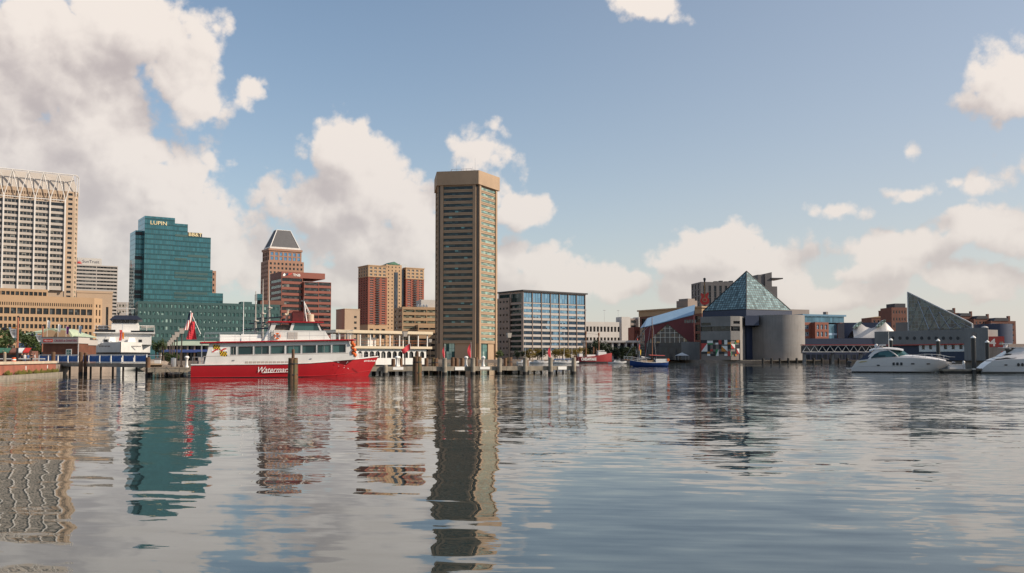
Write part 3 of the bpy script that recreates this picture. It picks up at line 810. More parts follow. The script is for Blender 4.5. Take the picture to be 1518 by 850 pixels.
# --- brick gable peeping out, blue glass offices, white garage
b = Bld('brick_building', 'narrow orange brick gable squeezed between the tall tower and blue glass offices', 'brick building', 734, 690, 752, PSI, 484)
mb = MB(); b.block(mb, 0, b.w, 0, 14, 0, b.h, front=(3, 4, .4, .3, .7, .4, WS('glass', 'dark', 1, 1)))
mb.slab([(0, b.h + .02), (b.w, b.h + .02), (b.w, b.z(462, 6)), (b.w * .6, b.z(462, 6))], 0.0, 12); b.part('wall', mb, M['rust']); b.windows()
b = Bld('glass_building', 'blue mirror glass office block with a flat overhanging roof and brown left wing', 'office building', 775, 615, 868, R(37), 432, bank)
w, h = b.w, b.h
mb = MB(); zp = b.z(449, 0); n7 = 7
b.block(mb, 0, w, 0, 28, 4.5, zp, front=(n7, 9, .965, .34, .93, .25, WS('glass_blue', 'dark', 6, 1, .1), dict(ml=.3, mr=.3, mt=.1, mb=.1)), left=(1, 9, .93, .3, .95, .25, WS('glass', 'dark', 6, 1, .1)))
b.block(mb, 0, w, 0, 28, zp + .02, h, front=(n7, 1, .93, .03, .93, .3, WS('glass_blue', 'dark', 3, 1, .35), dict(ml=.3, mr=.3, mt=.1, mb=.1)), left=(2, 1, .9, .05, .93, .3, WS('glass', 'dark', 3, 1, .1)))
mb.box(1, w - 1, 1, 27, 0, 4.48)
b.part('wall', mb, M['greystone']); b.windows()
mb = MB(); mb.box(-.8, w + 1.2, -1.4, 29, h + .02, h + 1.0); b.part('roof', mb, M['dark'])
for i in range(n7 + 1): x = .3 + (w - .6) / n7 * i; piece('fin', (x - .2, x + .2, -.42, -.02, 0, h), M['warmgrey'], b.root)
mb = MB(); hw = b.z(443, 0, 26)
b.block(mb, -24 * .0 - 1.0, -.05, 14, 46, 0, hw, left=(8, 9, .5, .45, .75, .3, WS('glass', 'dark', 2, 1, .1)), front=(1, 9, .5, .4, .8, .3, WS('glass', 'dark', 1, 1)))
b.part('side_wing', mb, M['wing']); b.windows()
b = Bld('parking_garage', 'low white parking garage with square openings right of the blue glass offices', 'garage', 862, 700, 921, R(20), 477)
w, h = b.w, b.h
mb = MB(); b.block(mb, 0, w, 0, 24, 0, h, front=(11, 3, .66, .3, .78, 1.2, WS('glass', 'dark', 2, 2, .3), dict(mt=1.8, mb=2.0))); b.part('wall', mb, M['white']); b.windows()
mb = MB(); tower0 = w * .80; ht = b.z(470, w)
b.block(mb, w + .02, w + 7.5, -1, 9, 0, ht); b.block(mb, w + 15, w + 25, -1, 9, 0, ht); b.part('stair_tower', mb, M['white'])
mb = MB(); b.block(mb, w + 7.52, w + 14.98, 1, 9, 0, ht - 1, front=(1, 8, .7, .25, .8, .6, WS('glass', 'dark', 1, 1))); b.part('stair_core', mb, M['warmgrey']); b.windows()
mb = MB(); mb.box(w + 21.5, w + 26, -1.6, -1.1, ht - 3.2, ht + 1.0); b.part('sign', mb, M['navy'])
mb = MB(); mb.tube((w + 24, -1.95, ht - 1.0), (w + 24, -1.62, ht - 1.0), 1.15, 1.15, 14); b.part('sign_emblem', mb, M['signwhite'])
mb = MB()
for x in (6, 22, 34): mb.tube((x, 5, h), (x, 5, h + 9), .12, .1, 5); mb.box(x - .9, x + .9, 4.8, 5.2, h + 9, h + 9.5)
b.part('roof_lamp', mb, M['steel'])
# low building in front of the garage
b = Bld('waterfront_building', 'low white flat roofed building with square columns among the shoreline trees', 'building', 868, 560, 948, R(5), 505)
w, h = b.w, b.h
mb = MB(); mb.box(-.6, w + .6, -1.2, 14, h - 1.2, h); mb.box(.5, w - .5, 2, 13, 0, h - 1.22)
for i in range(9): x = i * w / 8; mb.box(x - .5, x + .5, -.6, .3, 0, h - 1.22)
b.part('wall', mb, M['white'])
mb = MB()
for i in range(8): mb.box(i * w / 8 + .9, (i + 1) * w / 8 - .9, 1.7, 1.97, .5, h - 1.8)
b.part('glazing', mb, M['navy_curtain'])
b = Bld('brick_building', 'small dark red brick tower left of the blue roofed hall', 'brick building', 940, 600, 949, R(5), 485)
mb = MB(); b.block(mb, 0, b.w, 0, 18, 0, b.h, front=(2, 4, .4, .3, .7, .3, WS('glass', 'dark', 1, 1))); b.part('wall', mb, M['redbrick']); b.windows()
# ------------------------------------------------------------------ east side of the harbour
def at(px, Y, py=None): return (PX(px, Y), Y, G if py is None else PZ(py, Y))
# old power plant
b = Bld('brick_building', 'long old brown brick power plant with a tan cornice behind the blue roofed hall', 'brick building', 948.5, 590, 1041, PSW, 461)
w, h = b.w, b.h
mb = MB(); b.block(mb, 0, w, 0, 30, 0, h - 4.0, front=(9, 5, .62, .15, .85, .8, WS('glass', 'dark', 3, 3, .2), dict(mt=.5)), roof=False); b.part('wall', mb, M['oldbrick'])
mb = MB(); mb.box(-.4, w + .4, -.4, 30.4, h - 3.98, h - .6); mb.box(-1.2, w + 1.2, -1.2, 31, h - .58, h + .3); b.part('cornice', mb, M['tan'])
mb = MB(); mb.box(w * .5, w * .68, 6, 14, h + .32, h + 5); mb.box(w * .5 + 1, w * .68 - 1, 7, 13, h + 5.02, h + 6.2); b.part('roof_plant', mb, M['warmgrey'])
b.windows()
gx, gy = PX(1045.5, 528), 528
zg = b.h + b.zb + .3
# guitar sign
b2 = thing('guitar_sign', 'giant red electric guitar sign standing upright on the old brick power plant', 'sign', (gx, gy, zg), R(-12))
k = (PZ(412, gy) - zg) / 15.0
body = [(-1.9, .6), (-2.5, 1.6), (-2.5, 2.8), (-1.75, 3.9), (-1.9, 4.8), (-2.25, 5.7), (-1.7, 6.5), (-.9, 6.0), (-.5, 5.9), (.5, 5.9), (1.0, 6.3), (1.75, 6.9), (2.3, 6.2), (1.8, 4.9), (1.75, 3.9), (2.5, 2.8), (2.5, 1.6), (1.9, .6), (.9, 0), (-.9, 0)]
mb = MB(); mb.slab([(x * k, z * k) for x, z in body], -.5, .5); mb.build('guitar_body', M['signred'], b2)
mb = MB(); mb.slab([(-.32 * k, 4.0 * k), (.32 * k, 4.0 * k), (.28 * k, 12.4 * k), (-.28 * k, 12.4 * k)], -.75, -.52); mb.build('guitar_neck', mat('guitar_neck_wood', (.30, .16, .06), .5, .1), b2)
mb = MB(); mb.slab([(-.35 * k, 12.42 * k), (.35 * k, 12.42 * k), (.75 * k, 14.4 * k), (.2 * k, 15 * k), (-.75 * k, 14.6 * k)], -.75, -.2); mb.build('headstock', M['dark'], b2)
mb = MB(); mb.tube((0, -.82, 2.6 * k), (0, -.52, 2.6 * k), 1.25 * k, 1.25 * k, 18); e = mb.build('round_emblem', M['tan'], b2)
mb = MB(); mb.tube((0, -.9, 2.6 * k), (0, -.83, 2.6 * k), .85 * k, .85 * k, 18); mb.build('emblem_face', M['signred'], e)

# dark hotel tower behind the pyramid
b = Bld('hotel_tower', 'dark grey hotel tower with tall slot windows behind the glass pyramid', 'hotel tower', 1040, 760, 1122, R(8), 418, bank)
w, h = b.w, b.h
mb = MB(); b.block(mb, 0, w, 0, 24, 0, h, front=(10, 12, .45, .02, .98, .8, WS('navy_curtain', 'dark', 1, 1, .1), dict(mt=3)), left=(3, 12, .5, .1, .9, .5, WS('glass', 'dark', 1, 1)))
xr = span(1040, 760, 1118, R(8)); xr2 = span(1040, 760, 1142, R(8))
mb.box(w + .02, xr2 - 6, -4, 20, 0, b.z(408, xr))
mb.slab([(xr2 - 5.98, 0), (xr2, 0), (xr2, b.z(404.5, xr2)), (xr2 - 5.98, b.z(407, xr2))], -5, 20)
b.part('wall', mb, M['hotel']); b.windows()
mb = MB(); mb.box(w + 2, xr2 - 7, -4.4, -4.02, h * .3, h - 1); b.part('glass_strip', mb, M['navy_curtain'])
mb = MB(); mb.box(xr2 + .02, xr2 + 6, -2, 14, 0, b.z(425, xr2)); b.part('stair_tower', mb, M['hotel'])
z = b.z(414.5, xr2); mb = MB(); mb.box(xr2 - 1, xr2 + 9.5, -6, 12, z, z + .9); b.part('roof_canopy', mb, M['dark'])
mb = MB(); z = h + .02
for i in range(4): mb.box(w * .28 + i * 4.5, w * .28 + i * 4.5 + 2.8, 4, 8, z, z + 1.0 + .5 * (i % 2))
b.part('roof_plant', mb, M['dark'])

# blue roofed hall
Yh = 498; ps = R(-12)
b = Bld('exhibition_hall', 'burgundy hall with a tilted pale blue metal roof and pointed glass front', 'hall', 956, Yh, 1029, ps, 470, zb=G)
w = b.w
def hz_(py, x): return b.z(py, x)
zl, zr = hz_(484.5, 0), hz_(466, w)
apx = span(956, Yh, 990, ps); za = hz_(480, apx); zb1 = hz_(507, w * .5)
yl = 0
mb = MB()
# front wall round the glazed gable
zt_ = lambda x: zl + (zr - zl) * x / w
mb.slab([(0, 0), (.6, 0), (.6, zb1 - .5), (apx, za), (apx, zt_(apx)), (0, zl)], 0, .6)
mb.slab([(apx, za), (w - 2.5, zb1), (w - 2.5, 0 + zb1), (w, zb1), (w, zr), (apx, zt_(apx))], 0, .6)
mb.box(-.0, w, 22, 22.5, 0, zl)
mb.box(w - .5, w, .62, 21.9, 0, zr)
b.part('wall', mb, M['burgundy'])
mb = MB(); mb.slab([(.62, zb1 - .6), (w - 2.6, zb1 - .6), (w - 2.6, zb1), (apx, za - .1)], 1.2, 1.5); gl = b.part('gable_glass', mb, glass_mat('lit_gable_glass', (.05, .05, .06), (.20, .13, .08), cell=(1.6, 1.6, 2.0), c=(.5, .34, .18), pc=.86))  # amber panes: light from inside is painted into the glass colour
mb = MB()
for i in range(1, 9):
    x = .62 + (w - 3.2) / 9 * i
    zt2 = (zb1 + (za - zb1) * (x / apx)) if x < apx else (za + (zb1 - za) * ((x - apx) / (w - 2.6 - apx)))
    mb.box(x - .09, x + .09, 1.0, 1.19, zb1 - .5, zt2 - .3)
for q in (.25, .5, .75):
    z = zb1 + (za - zb1) * q; mb.box(apx * q + .5, w - 2.6 - (w - 2.6 - apx) * q - .5, 1.02, 1.18, z - .08, z + .08)
mb.build('mullion', M['steel'], gl)
mb = MB()
mb.box(.62, w * .74, .9, 1.4, 0, zb1 - .62)
b.part('dark_glazing', mb, M['navy_curtain'])
mb = MB(); mb.box(w * .74 + .02, w + 3, -.6, 3, 0, zb1 - .1); b.part('concrete_base', mb, M['grey'])
mb = MB(); mb.slab([(w * .50, 0), (w * .66, 0), (w * .66, zb1 - 3.4), (w * .55, zb1 - 3.4), (w * .50, zb1 - 4.4)], -1.2, .4); b.part('kiosk_bay', mb, M['navy_curtain'])
mb = MB(); xl = -3.0
zrl, zrr = hz_(471, 1), hz_(450.5, w)
mb.loft([[(0, -.4, zl), (.9, 9, zrl), (.9, 9, zrl - .4), (0, -.4, zl - .4)], [(w, -.4, zr), (w + .6, 9, zrr), (w + .6, 9, zrr - .4), (w, -.4, zr - .4)]], close=True)
mb.loft([[(.9, 9.01, zrl), (w + .6, 9.01, zrr)], [(.9, 22, zl), (w, 22, zl)]])
mb.add([(0, -.4, zl), (.9, 9, zrl), (xl, 7, zl - .6)], [(0, 1, 2)]); mb.add([(.9, 9, zrl), (xl, 7, zl - .6), (xl, 18, zl - .6)], [(0, 1, 2)])
b.part('roof', mb, M['bluemetal'])
mb = MB(); mb.quad((xl, 7, 0), (-.02, 0.3, 0), (-.02, .3, zl - .45), (xl, 7, zl - .65)); mb.quad((xl, 18, 0), (xl, 7, 0), (xl, 7, zl - .65), (xl, 18, zl - .65)); b.part('side_glazing', mb, M['wedge_glass'])
mb = MB()
for i in range(5): mb.box(w * .81 + i * 1.3, w * .81 + i * 1.3 + 1.0, -.05, -.01, hz_(479, w), hz_(474, w))
b.part('high_window', mb, M['wedge_glass'])

# aquarium with the glass pyramid
cx, cy = PX(1107, 470), 470.0
root = thing('aquarium_building', 'grey concrete aquarium under a glass pyramid with a round drum and coloured panel mural', 'aquarium', (cx, cy, G), 0)
le = Vector((PX(1042, 490) - cx, 20.0)); re_ = Vector((PX(1175, 484) - cx, 14.0))
zb = PZ(459, 470) - G
za = PZ(402, 487) - G
C4 = [Vector((0, 0)), re_, re_ + le, le]
ap = (le + re_) / 2
mb = MB(); mb.prism([tuple(p) for p in C4], 0, zb); mb.build('navy_block', M['navy'], root)
mb = MB()
Ci = [ap + (p - ap) * .985 for p in C4]
T4 = [(p.x, p.y, zb + .1) for p in Ci]; A4 = (ap.x, ap.y, za)
# each pyramid face gets its own panes: a small mesh per face, turned into its own axes
def tri_face(p0, p1, apex, name, m):
    p0, p1, apex = Vector(p0), Vector(p1), Vector(apex)
    u = (p1 - p0); L = u.length; u.normalize()
    hx = (apex - p0).dot(u); v = apex - p0 - u * hx; Hh = v.length; v.normalize()
    nrm = u.cross(v)
    q = MB(); q.add([(0, 0, 0), (L, 0, 0), (hx, 0, Hh)], [(0, 1, 2)])
    me = q.mesh(name, m); o = D.objects.new(name, me)
    o.matrix_local = Matrix(((u.x, -nrm.x, v.x, p0.x), (u.y, -nrm.y, v.y, p0.y), (u.z, -nrm.z, v.z, p0.z), (0, 0, 0, 1)))
    return link(o, root)
for i in range(4):
    a_, b_ = T4[(i + 1) % 4], T4[i]
    tri_face(b_, a_, A4, 'pyramid_glass', M['aqua_glass'])
mb = MB()
for i in range(4): mb.tube(T4[i], A4, .34, .22, 6); mb.tube(T4[i], T4[(i + 1) % 4], .35, .35, 6)
mb.build('pyramid_frame', M['dark'], root)
# concrete block with mural
pa = Vector((PX(1039, 466) - cx, 466 - cy)); pb = Vector((PX(1083.5, 458) - cx, 458 - cy)); pc = Vector((PX(1097.5, 459.3) - cx, 459.3 - cy))
u = (pb - pa).normalized(); Lf = (pb - pa).length
zt = PZ(469, 459) - G; zm0, zm1 = PZ(528.5, 460) - G, PZ(504.5, 460) - G
F = Fc((pa.x, pa.y, 0), (u.x, u.y, 0), (u.y, -u.x, 0)); u2 = (pc - pb).normalized(); Ls = (pc - pb).length
F2 = Fc((pb.x, pb.y, 0), (u2.x, u2.y, 0), (u2.y, -u2.x, 0))
gz = lambda py: PZ(py, 460) - G
b = Bld.__new__(Bld); b.root = root; b.holes = []; b.Y = 460; b.psi = 0; b.zb = G
mb = MB()
wq = WS('glass', 'dark', 6, 1, .1)
b.grid(mb, F, [0, .3, Lf * .35, Lf], [zm1, gz(491), gz(484), gz(482.4), gz(478.3), zt], lambda i, j: j == 1 or (j == 3 and i in (1,)), .5, wq)
b.grid(mb, F2, [0, Ls * .3, Ls], [zm1, gz(491), gz(484), gz(480.4), gz(476.3), zt], lambda i, j: j == 1 or (j == 3 and i == 1), .5, wq)
far = [Vector((2, 6)), Vector((le.x * .8, le.y * .8))]
mb.quad((pc.x, pc.y, 0), (2, 6, 0), (2, 6, zt), (pc.x, pc.y, zt)); mb.quad((far[1].x, far[1].y, 0), (pa.x, pa.y, 0), (pa.x, pa.y, zt), (far[1].x, far[1].y, zt))
mb.poly([(pa.x, pa.y, zt), (pb.x, pb.y, zt), (pc.x, pc.y, zt), (2, 6, zt), (far[1].x, far[1].y, zt)])
mb.build('concrete_block', M['grey'], root); b.windows()
mb = MB()
for FF, LL in ((F, Lf), (F2, Ls)):
    mb.quad(FF.p(0, 0, -.3), FF.p(LL, 0, -.3), FF.p(LL, zm1, -.3), FF.p(0, zm1, -.3))
mr_ = mb.build('mural_wall', M['warmgrey'], root)
MC = {'w': M['signwhite'], 'r': mat('mural_red', (.50, .045, .04), .5, 0), 'g': mat('mural_green', (.03, .25, .08), .5, 0), 'o': mat('mural_orange', (.62, .22, .03), .5, 0), 'k': M['dark']}
MUR = [('k', 103, 605, 150, 630), ('w', 152, 611, 197, 630), ('g', 152, 631, 197, 642), ('k', 199, 605, 240, 626), ('r', 242, 608, 265, 641), ('k', 267, 605, 285, 640), ('w', 287, 605, 310, 642), ('o', 312, 625, 335, 641), ('k', 312, 605, 370, 623), ('g', 371, 625, 380, 640),
       ('o', 382, 605, 405, 627), ('rt', 105, 632, 153, 697), ('wt', 105, 632, 153, 697), ('k', 155, 644, 175, 695), ('k', 197, 644, 217, 676), ('w', 217, 628, 240, 642), ('wt2', 265, 655, 311, 697), ('ot', 265, 655, 311, 697), ('k', 312, 643, 332, 676), ('g', 333, 643, 338, 674),
       ('wt2', 340, 640, 371, 675), ('rt2', 340, 640, 371, 675), ('k', 373, 644, 405, 672), ('r', 176, 679, 197, 696), ('o', 152, 699, 175, 715), ('w', 152, 716, 175, 732), ('gt', 219, 680, 241, 733), ('wt', 219, 680, 241, 733), ('k', 245, 697, 285, 716), ('w', 287, 716, 310, 732), ('r', 312, 696, 335, 733),
       ('w', 336, 696, 342, 733), ('g', 342, 696, 346, 733), ('k', 347, 697, 381, 716), ('rt3', 383, 675, 405, 715), ('wt3', 383, 675, 405, 715), ('o', 371, 718, 383, 732), ('k', 105, 699, 150, 715), ('k', 177, 716, 217, 732), ('k', 243, 640, 263, 676), ('k', 199, 697, 217, 714)]
def murp(x, y):
    px = 1020 + x / 5.31; z = gz(390 + y / 5.31)
    if px < 1083.5: return F, (px - 1039) / 44.5 * Lf, z
    return F2, (px - 1083.5) / 14 * Ls, z
for it in MUR:
    cfl, x0, y0, x1, y1 = it
    FF, a0, z1 = murp(x0, y0); _, a1, z0 = murp(x1 - .01, y1)
    if _ is not FF: a1 = Lf
    P0, P1, P2, P3 = (a0, z0), (a1, z0), (a1, z1), (a0, z1)
    kind = cfl[1:]
    pts = {'': [P0, P1, P2, P3], 't': [P0, P2, P3] if cfl[0] in 'rgo' else [P0, P1, P2], 't2': [P1, P2, P3] if cfl[0] in 'w' else [P0, P1, P2], 't3': [P0, P1, P3] if cfl[0] == 'r' else [P1, P2, P3]}[kind]
    if cfl in ('wt2',): pts = [P1, P2, P3]
    if cfl == 'ot': pts = [P0, P1, P3]
    if cfl == 'rt2': pts = [P0, P1, P3]
    q = MB(); pr = [FF.p(a, z, 0) for a, z in pts]; q.poly(pr)
    q.add(pr + [FF.p(a, z, -.28) for a, z in pts], [((i + 1) % len(pr), i, len(pr) + i, len(pr) + (i + 1) % len(pr)) for i in range(len(pr))])
    q.build('mural_panel', MC[cfl[0]], mr_)
# drum
Rd = 37.2 / 1350 * 470; dc = (PX(1155, 474) - cx, 474 - cy)
zt2 = PZ(467, 463) - G
mb = MB(); n = 48; mb.lathe([(Rd, 0), (Rd, zt2), (Rd - .5, zt2)], n, (dc[0], dc[1], 0)); dr = mb.build('concrete_drum', M['grey'], root, smooth=30)
mb = MB()
for z in (zt2 * .33, zt2 * .66):
    for k in range(n):
        a0, a1 = 2 * math.pi * k / n, 2 * math.pi * (k + 1) / n
        mb.quad((dc[0] + (Rd + .02) * math.cos(a0), dc[1] + (Rd + .02) * math.sin(a0), z), (dc[0] + (Rd + .02) * math.cos(a1), dc[1] + (Rd + .02) * math.sin(a1), z),
                (dc[0] + (Rd + .02) * math.cos(a1), dc[1] + (Rd + .02) * math.sin(a1), z + .12), (dc[0] + (Rd + .02) * math.cos(a0), dc[1] + (Rd + .02) * math.sin(a0), z + .12))
mb.build('pour_joint', M['warmgrey'], dr)
mb = MB(); mb.prism([(dc[0] - Rd - 1.6, dc[1] - 2), (dc[0] - Rd * .8, dc[1] - Rd * .62), (dc[0] - Rd * .7, dc[1]), (dc[0] - Rd - 1.4, dc[1] + 2)], 0, PZ(485, 468) - G); mb.build('drum_wing', M['grey'], root)
mb = MB(); mb.prism([(pb.x + 9, pb.y + 6), (PX(1125, 466) - cx, -5), (PX(1125, 474) - cx, 3), (1, 3)], PZ(483, 468) - G, PZ(468.5, 468) - G) ; mb.build('navy_link', M['navy'], root)

# orange brick building with the blue top floor
b = Bld('brick_building', 'orange brick building with blue bays and blue glass top floor right of the aquarium drum', 'brick building', 1204, 600, 1266, R(22), 478)
w, h = b.w, b.h
mb = MB(); wn = WS('glass', 'bluemetal', 2, 2, .25)
def tx(px): return span(1204, 600, px, R(22))
b.block(mb, tx(1206), tx(1226), -2, 16, 0, h, front=(3, 5, .6, .2, .85, .4, wn), left=(1, 5, .4, .3, .8, .4, wn))
b.block(mb, tx(1243), w, -2, 16, 0, h, front=(3, 5, .6, .2, .85, .4, wn), left=(1, 5, .4, .3, .8, .4, wn))
b.block(mb, -6, tx(1206) - .02, 2, 30, 0, h, front=(1, 5, .6, .25, .8, .4, wn), left=(5, 5, .5, .25, .8, .4, wn))
b.part('wall', mb, M['orange']); b.windows()
mb = MB(); mb.box(tx(1226) + .02, tx(1243) - .02, 1, 15, 0, h - 1); b.part('glass_bay', mb, M['bluetop'])
mb = MB()
for k in range(1, 4): z = h * (.22 * k); mb.box(tx(1226) + .1, tx(1243) - .1, .8, .98, z, z + 1.4)
b.part('blue_spandrel', mb, M['bluemetal'])
mb = MB(); zt = b.z(466, 4); mb.box(-5, tx(1256), 2.5, 26, h + .02, zt - 1.2); b.part('top_floor', mb, M['bluetop'])
mb = MB(); mb.box(-6, tx(1258), 1.5, 27, zt - 1.18, zt); b.part('roof', mb, mat('blue_roof_edge', (.10, .22, .33), .5, .05))
mb = MB(); mb.box(-14, tx(1222), 14, 30, zt + .02, b.z(459, 0, 14)); mb.box(tx(1238), tx(1241), 8, 11, zt + .02, b.z(462, 10, 8)); b.part('roof_plant', mb, M['warmgrey'])

# white tensile roof pavilion
Yt = 505
root = thing('tent_pavilion', 'white twin peaked fabric roof with blue glass tips over a navy hall', 'pavilion', at(1264, Yt), R(-8))
def lx(px): return PX(px, Yt) - PX(1264, Yt)
def lz(py): return PZ(py, Yt) - G
top = [(1265.5, 489), (1270, 484), (1277, 479), (1284, 484.5), (1292, 486.5), (1298, 485), (1304, 481), (1311, 476.5), (1318, 484), (1325, 492)]
secs = []
for (px, py) in top: secs.append([(lx(px), -1, lz(501.5)), (lx(px), -.6, lz(501.5) * .6 + lz(py) * .4), (lx(px) , 1.2, lz(py) - .1), (lx(px), 7, lz(py) - 1.5), (lx(px), 15, lz(500))])
mb = MB(); mb.loft(secs); mb.build('fabric_roof', mat('white_fabric', (.70, .67, .65), .6, .04), root, smooth=70)
for (px, py, tx_, ty_) in ((1265, 487, 1277.5, 477.3), (1298, 486, 1311, 474.8)):
    mb = MB(); x0, z0, x1, z1 = lx(px), lz(py), lx(tx_), lz(ty_)
    pts = []
    for t in range(13):
        a = 2 * math.pi * t / 13; ca, sa = math.cos(a), math.sin(a)
        L = math.hypot(x1 - x0, z1 - z0) / 2; ux, uz = (x1 - x0) / (2 * L), (z1 - z0) / (2 * L)
        pts.append(((x0 + x1) / 2 + ux * L * ca - uz * L * .30 * sa, (z0 + z1) / 2 + uz * L * ca + ux * L * .30 * sa))
    mb.slab(pts, -1.6, 1.0); mb.build('glass_tip', M['aqua_glass'], root)
mb = MB(); mb.box(lx(1262), lx(1330), 16, 34, 0, lz(477)); mb.box(lx(1262), lx(1300), -.5, 15.9, 0, lz(502)); mb.build('navy_hall', M['navy'], root)

# marine pavilion: portholes, glass wedge
b = Bld('marine_pavilion', 'grey concrete pavilion with a row of round portholes and a tall glass wedge', 'pavilion', 1297, 400, 1467, R(-60), 492)
w, h = b.w, b.h
Fp = Fc((0, 0, 0), (1, 0, 0), (0, -1, 0))
def tx(px): return span(1297, 400, px, R(-60))
zb0 = b.z(510.5, w * .5)
x1 = tx(1431)
mb = MB(); mb.box(0, x1, 0, 22, zb0, h); mb.prism([(x1 + .02, -.6), (w, -.6), (w - 6.6, 10), (x1 + .02, 10)], 0, h + .3); b.part('concrete_wall', mb, M['grey'])
for i in range(10):
    px = 1324 + i * 10.75; x = tx(px) ; z = b.z(501.5, x); r = 2.1 / 1350 * (400 - x * .87)
    q = MB(); q.tube((x, -.06, z), (x, .3, z), r * .98, r * .98, 18); p_ = q.build('porthole', M['glass'], b.root)
    q = MB(); q.lathe([(r, -.1), (r * 1.2, -.1), (r * 1.2, .05), (r, .05)], 18); o = q.build('rim', M['dark'], p_); o.rotation_euler = (R(90), 0, 0); o.location = (x, -.06, z)
xw = tx(1362); zw0, zw1 = b.z(521.5, x1 * .8), zb0
mb = MB(); xs = [0] + bays(.3, x1 - xw - .3, 6, .42) + [x1 - xw]
F = Fc((xw, .3, 0), (1, 0, 0), (0, -1, 0))
b.grid(mb, F, xs, [zw0, zw0 + (zw1 - zw0) * .3, zw0 + (zw1 - zw0) * .88, zw1 - .35], lambda i, j: i >= 2 and i % 2 == 0 and i < len(xs) - 2 and j == 1, .4, WS('glass', 'dark', 1, 1))
b.part('white_wall', mb, M['whitepaint']); b.windows()
mb = MB(); mb.box(tx(1300), x1 - .02, -.5, .4, zb0 - .34, zb0 - .02); b.part('red_trim', mb, M['signred'])
mb = MB(); mb.box(0, x1, .5, 21, 0, zw0 - .02); mb.box(0, xw - .02, .9, 21, zw0, zb0 - .36); b.part('navy_base', mb, M['navy'])
mb = MB(); mb.tube((tx(1446), -.72, b.z(496.5, tx(1446))), (tx(1446), -.62, b.z(496.5, tx(1446))), 1.1, 1.1, 18); b.part('round_badge', mb, M['warmgrey'])
# wedge
xa, xb, xc = tx(1341), tx(1428), tx(1436)
mb = MB(); y0, y1 = 3, 14
o5 = [(xa, h + .02), (xc, h + .32), (xc, b.z(481, xc)), (xb, b.z(476.5, xb)), (xa, b.z(434, xa))]
mb.loft([[(x, y0, z) for x, z in o5], [(x - 5.2, y0 + 8, z - .3) for x, z in o5]], close=True); wg = b.part('glass_wedge', mb, M['wedge_glass'])
mb = MB(); pth = [(xa, y0 - .1, h + .1), (xa, y0 - .1, b.z(433, xa)), (xb, y0 - .1, b.z(476, xb)), (xc, y0 - .1, b.z(480.5, xc)), (xc, y0 - .1, h + .4)]
mb.path(pth, .32, 6)
mb.build('wedge_frame', M['whitesteel'], wg)
mb = MB(); n = 6
for i in range(n):
    x0_, x1_ = xa + (xc - xa) * i / n, xa + (xc - xa) * (i + 1) / n
    zt0 = h + (b.z(434, xa) - h) * (1 - i / n) * .92; zt1 = h + (b.z(434, xa) - h) * (1 - (i + 1) / n) * .92
    mb.tube((x0_, y0 - .06, h + .3), (x1_, y0 - .06, max(h + .4, zt1)), .13, .13, 4)
    if i: mb.tube((x0_, y0 - .06, zt0), (x1_, y0 - .06, h + .3), .13, .13, 4)
mb.build('wedge_brace', M['steel'], wg)
mb = MB(); mb.box(tx(1315), xa - .6, 6, 14, h + .02, b.z(477.5, tx(1330))); b.part('roof_box', mb, M['warmgrey'])
mb = MB(); mb.sphere((tx(1447), 6, h + .5), 1.3, 12, 6, .5); b.part('roof_dome', mb, M['white'])
# red block with the number
b = Bld('red_pavilion', 'small bright red block with a big white number above a grey wall', 'building', 1466, 366, 1501, R(-20), 515)
w = b.w
mb = MB(); mb.box(0, w, 0, 12, 0, b.h); b.part('base_wall', mb, M['grey'])
mb = MB(); x1 = w * .68; zt = b.z(499, 2); mb.box(.2, x1, .4, 9, b.h + .02, zt); b.part('red_box', mb, M['rust'] if False else mat('red_cladding', (.42, .055, .045), .5, .05))
text_mesh('number', '4', (zt - b.h) * .98, M['signwhite'], b.root, (.25, .33, b.h + .45), bold=.06, sx=1.2)
q = MB()
for i in range(2): q.box(x1 * .70 + i * .75, x1 * .70 + i * .75 + .55, .3, .38, b.h + .8, b.h + 2.2)
b.part('window', q, M['glass_pale'])
mb = MB(); mb.tube((w * .58, -.08, b.h * .62), (w * .58, -.02, b.h * .62), .42, .42, 14); b.part('round_sign', mb, M['signred'])
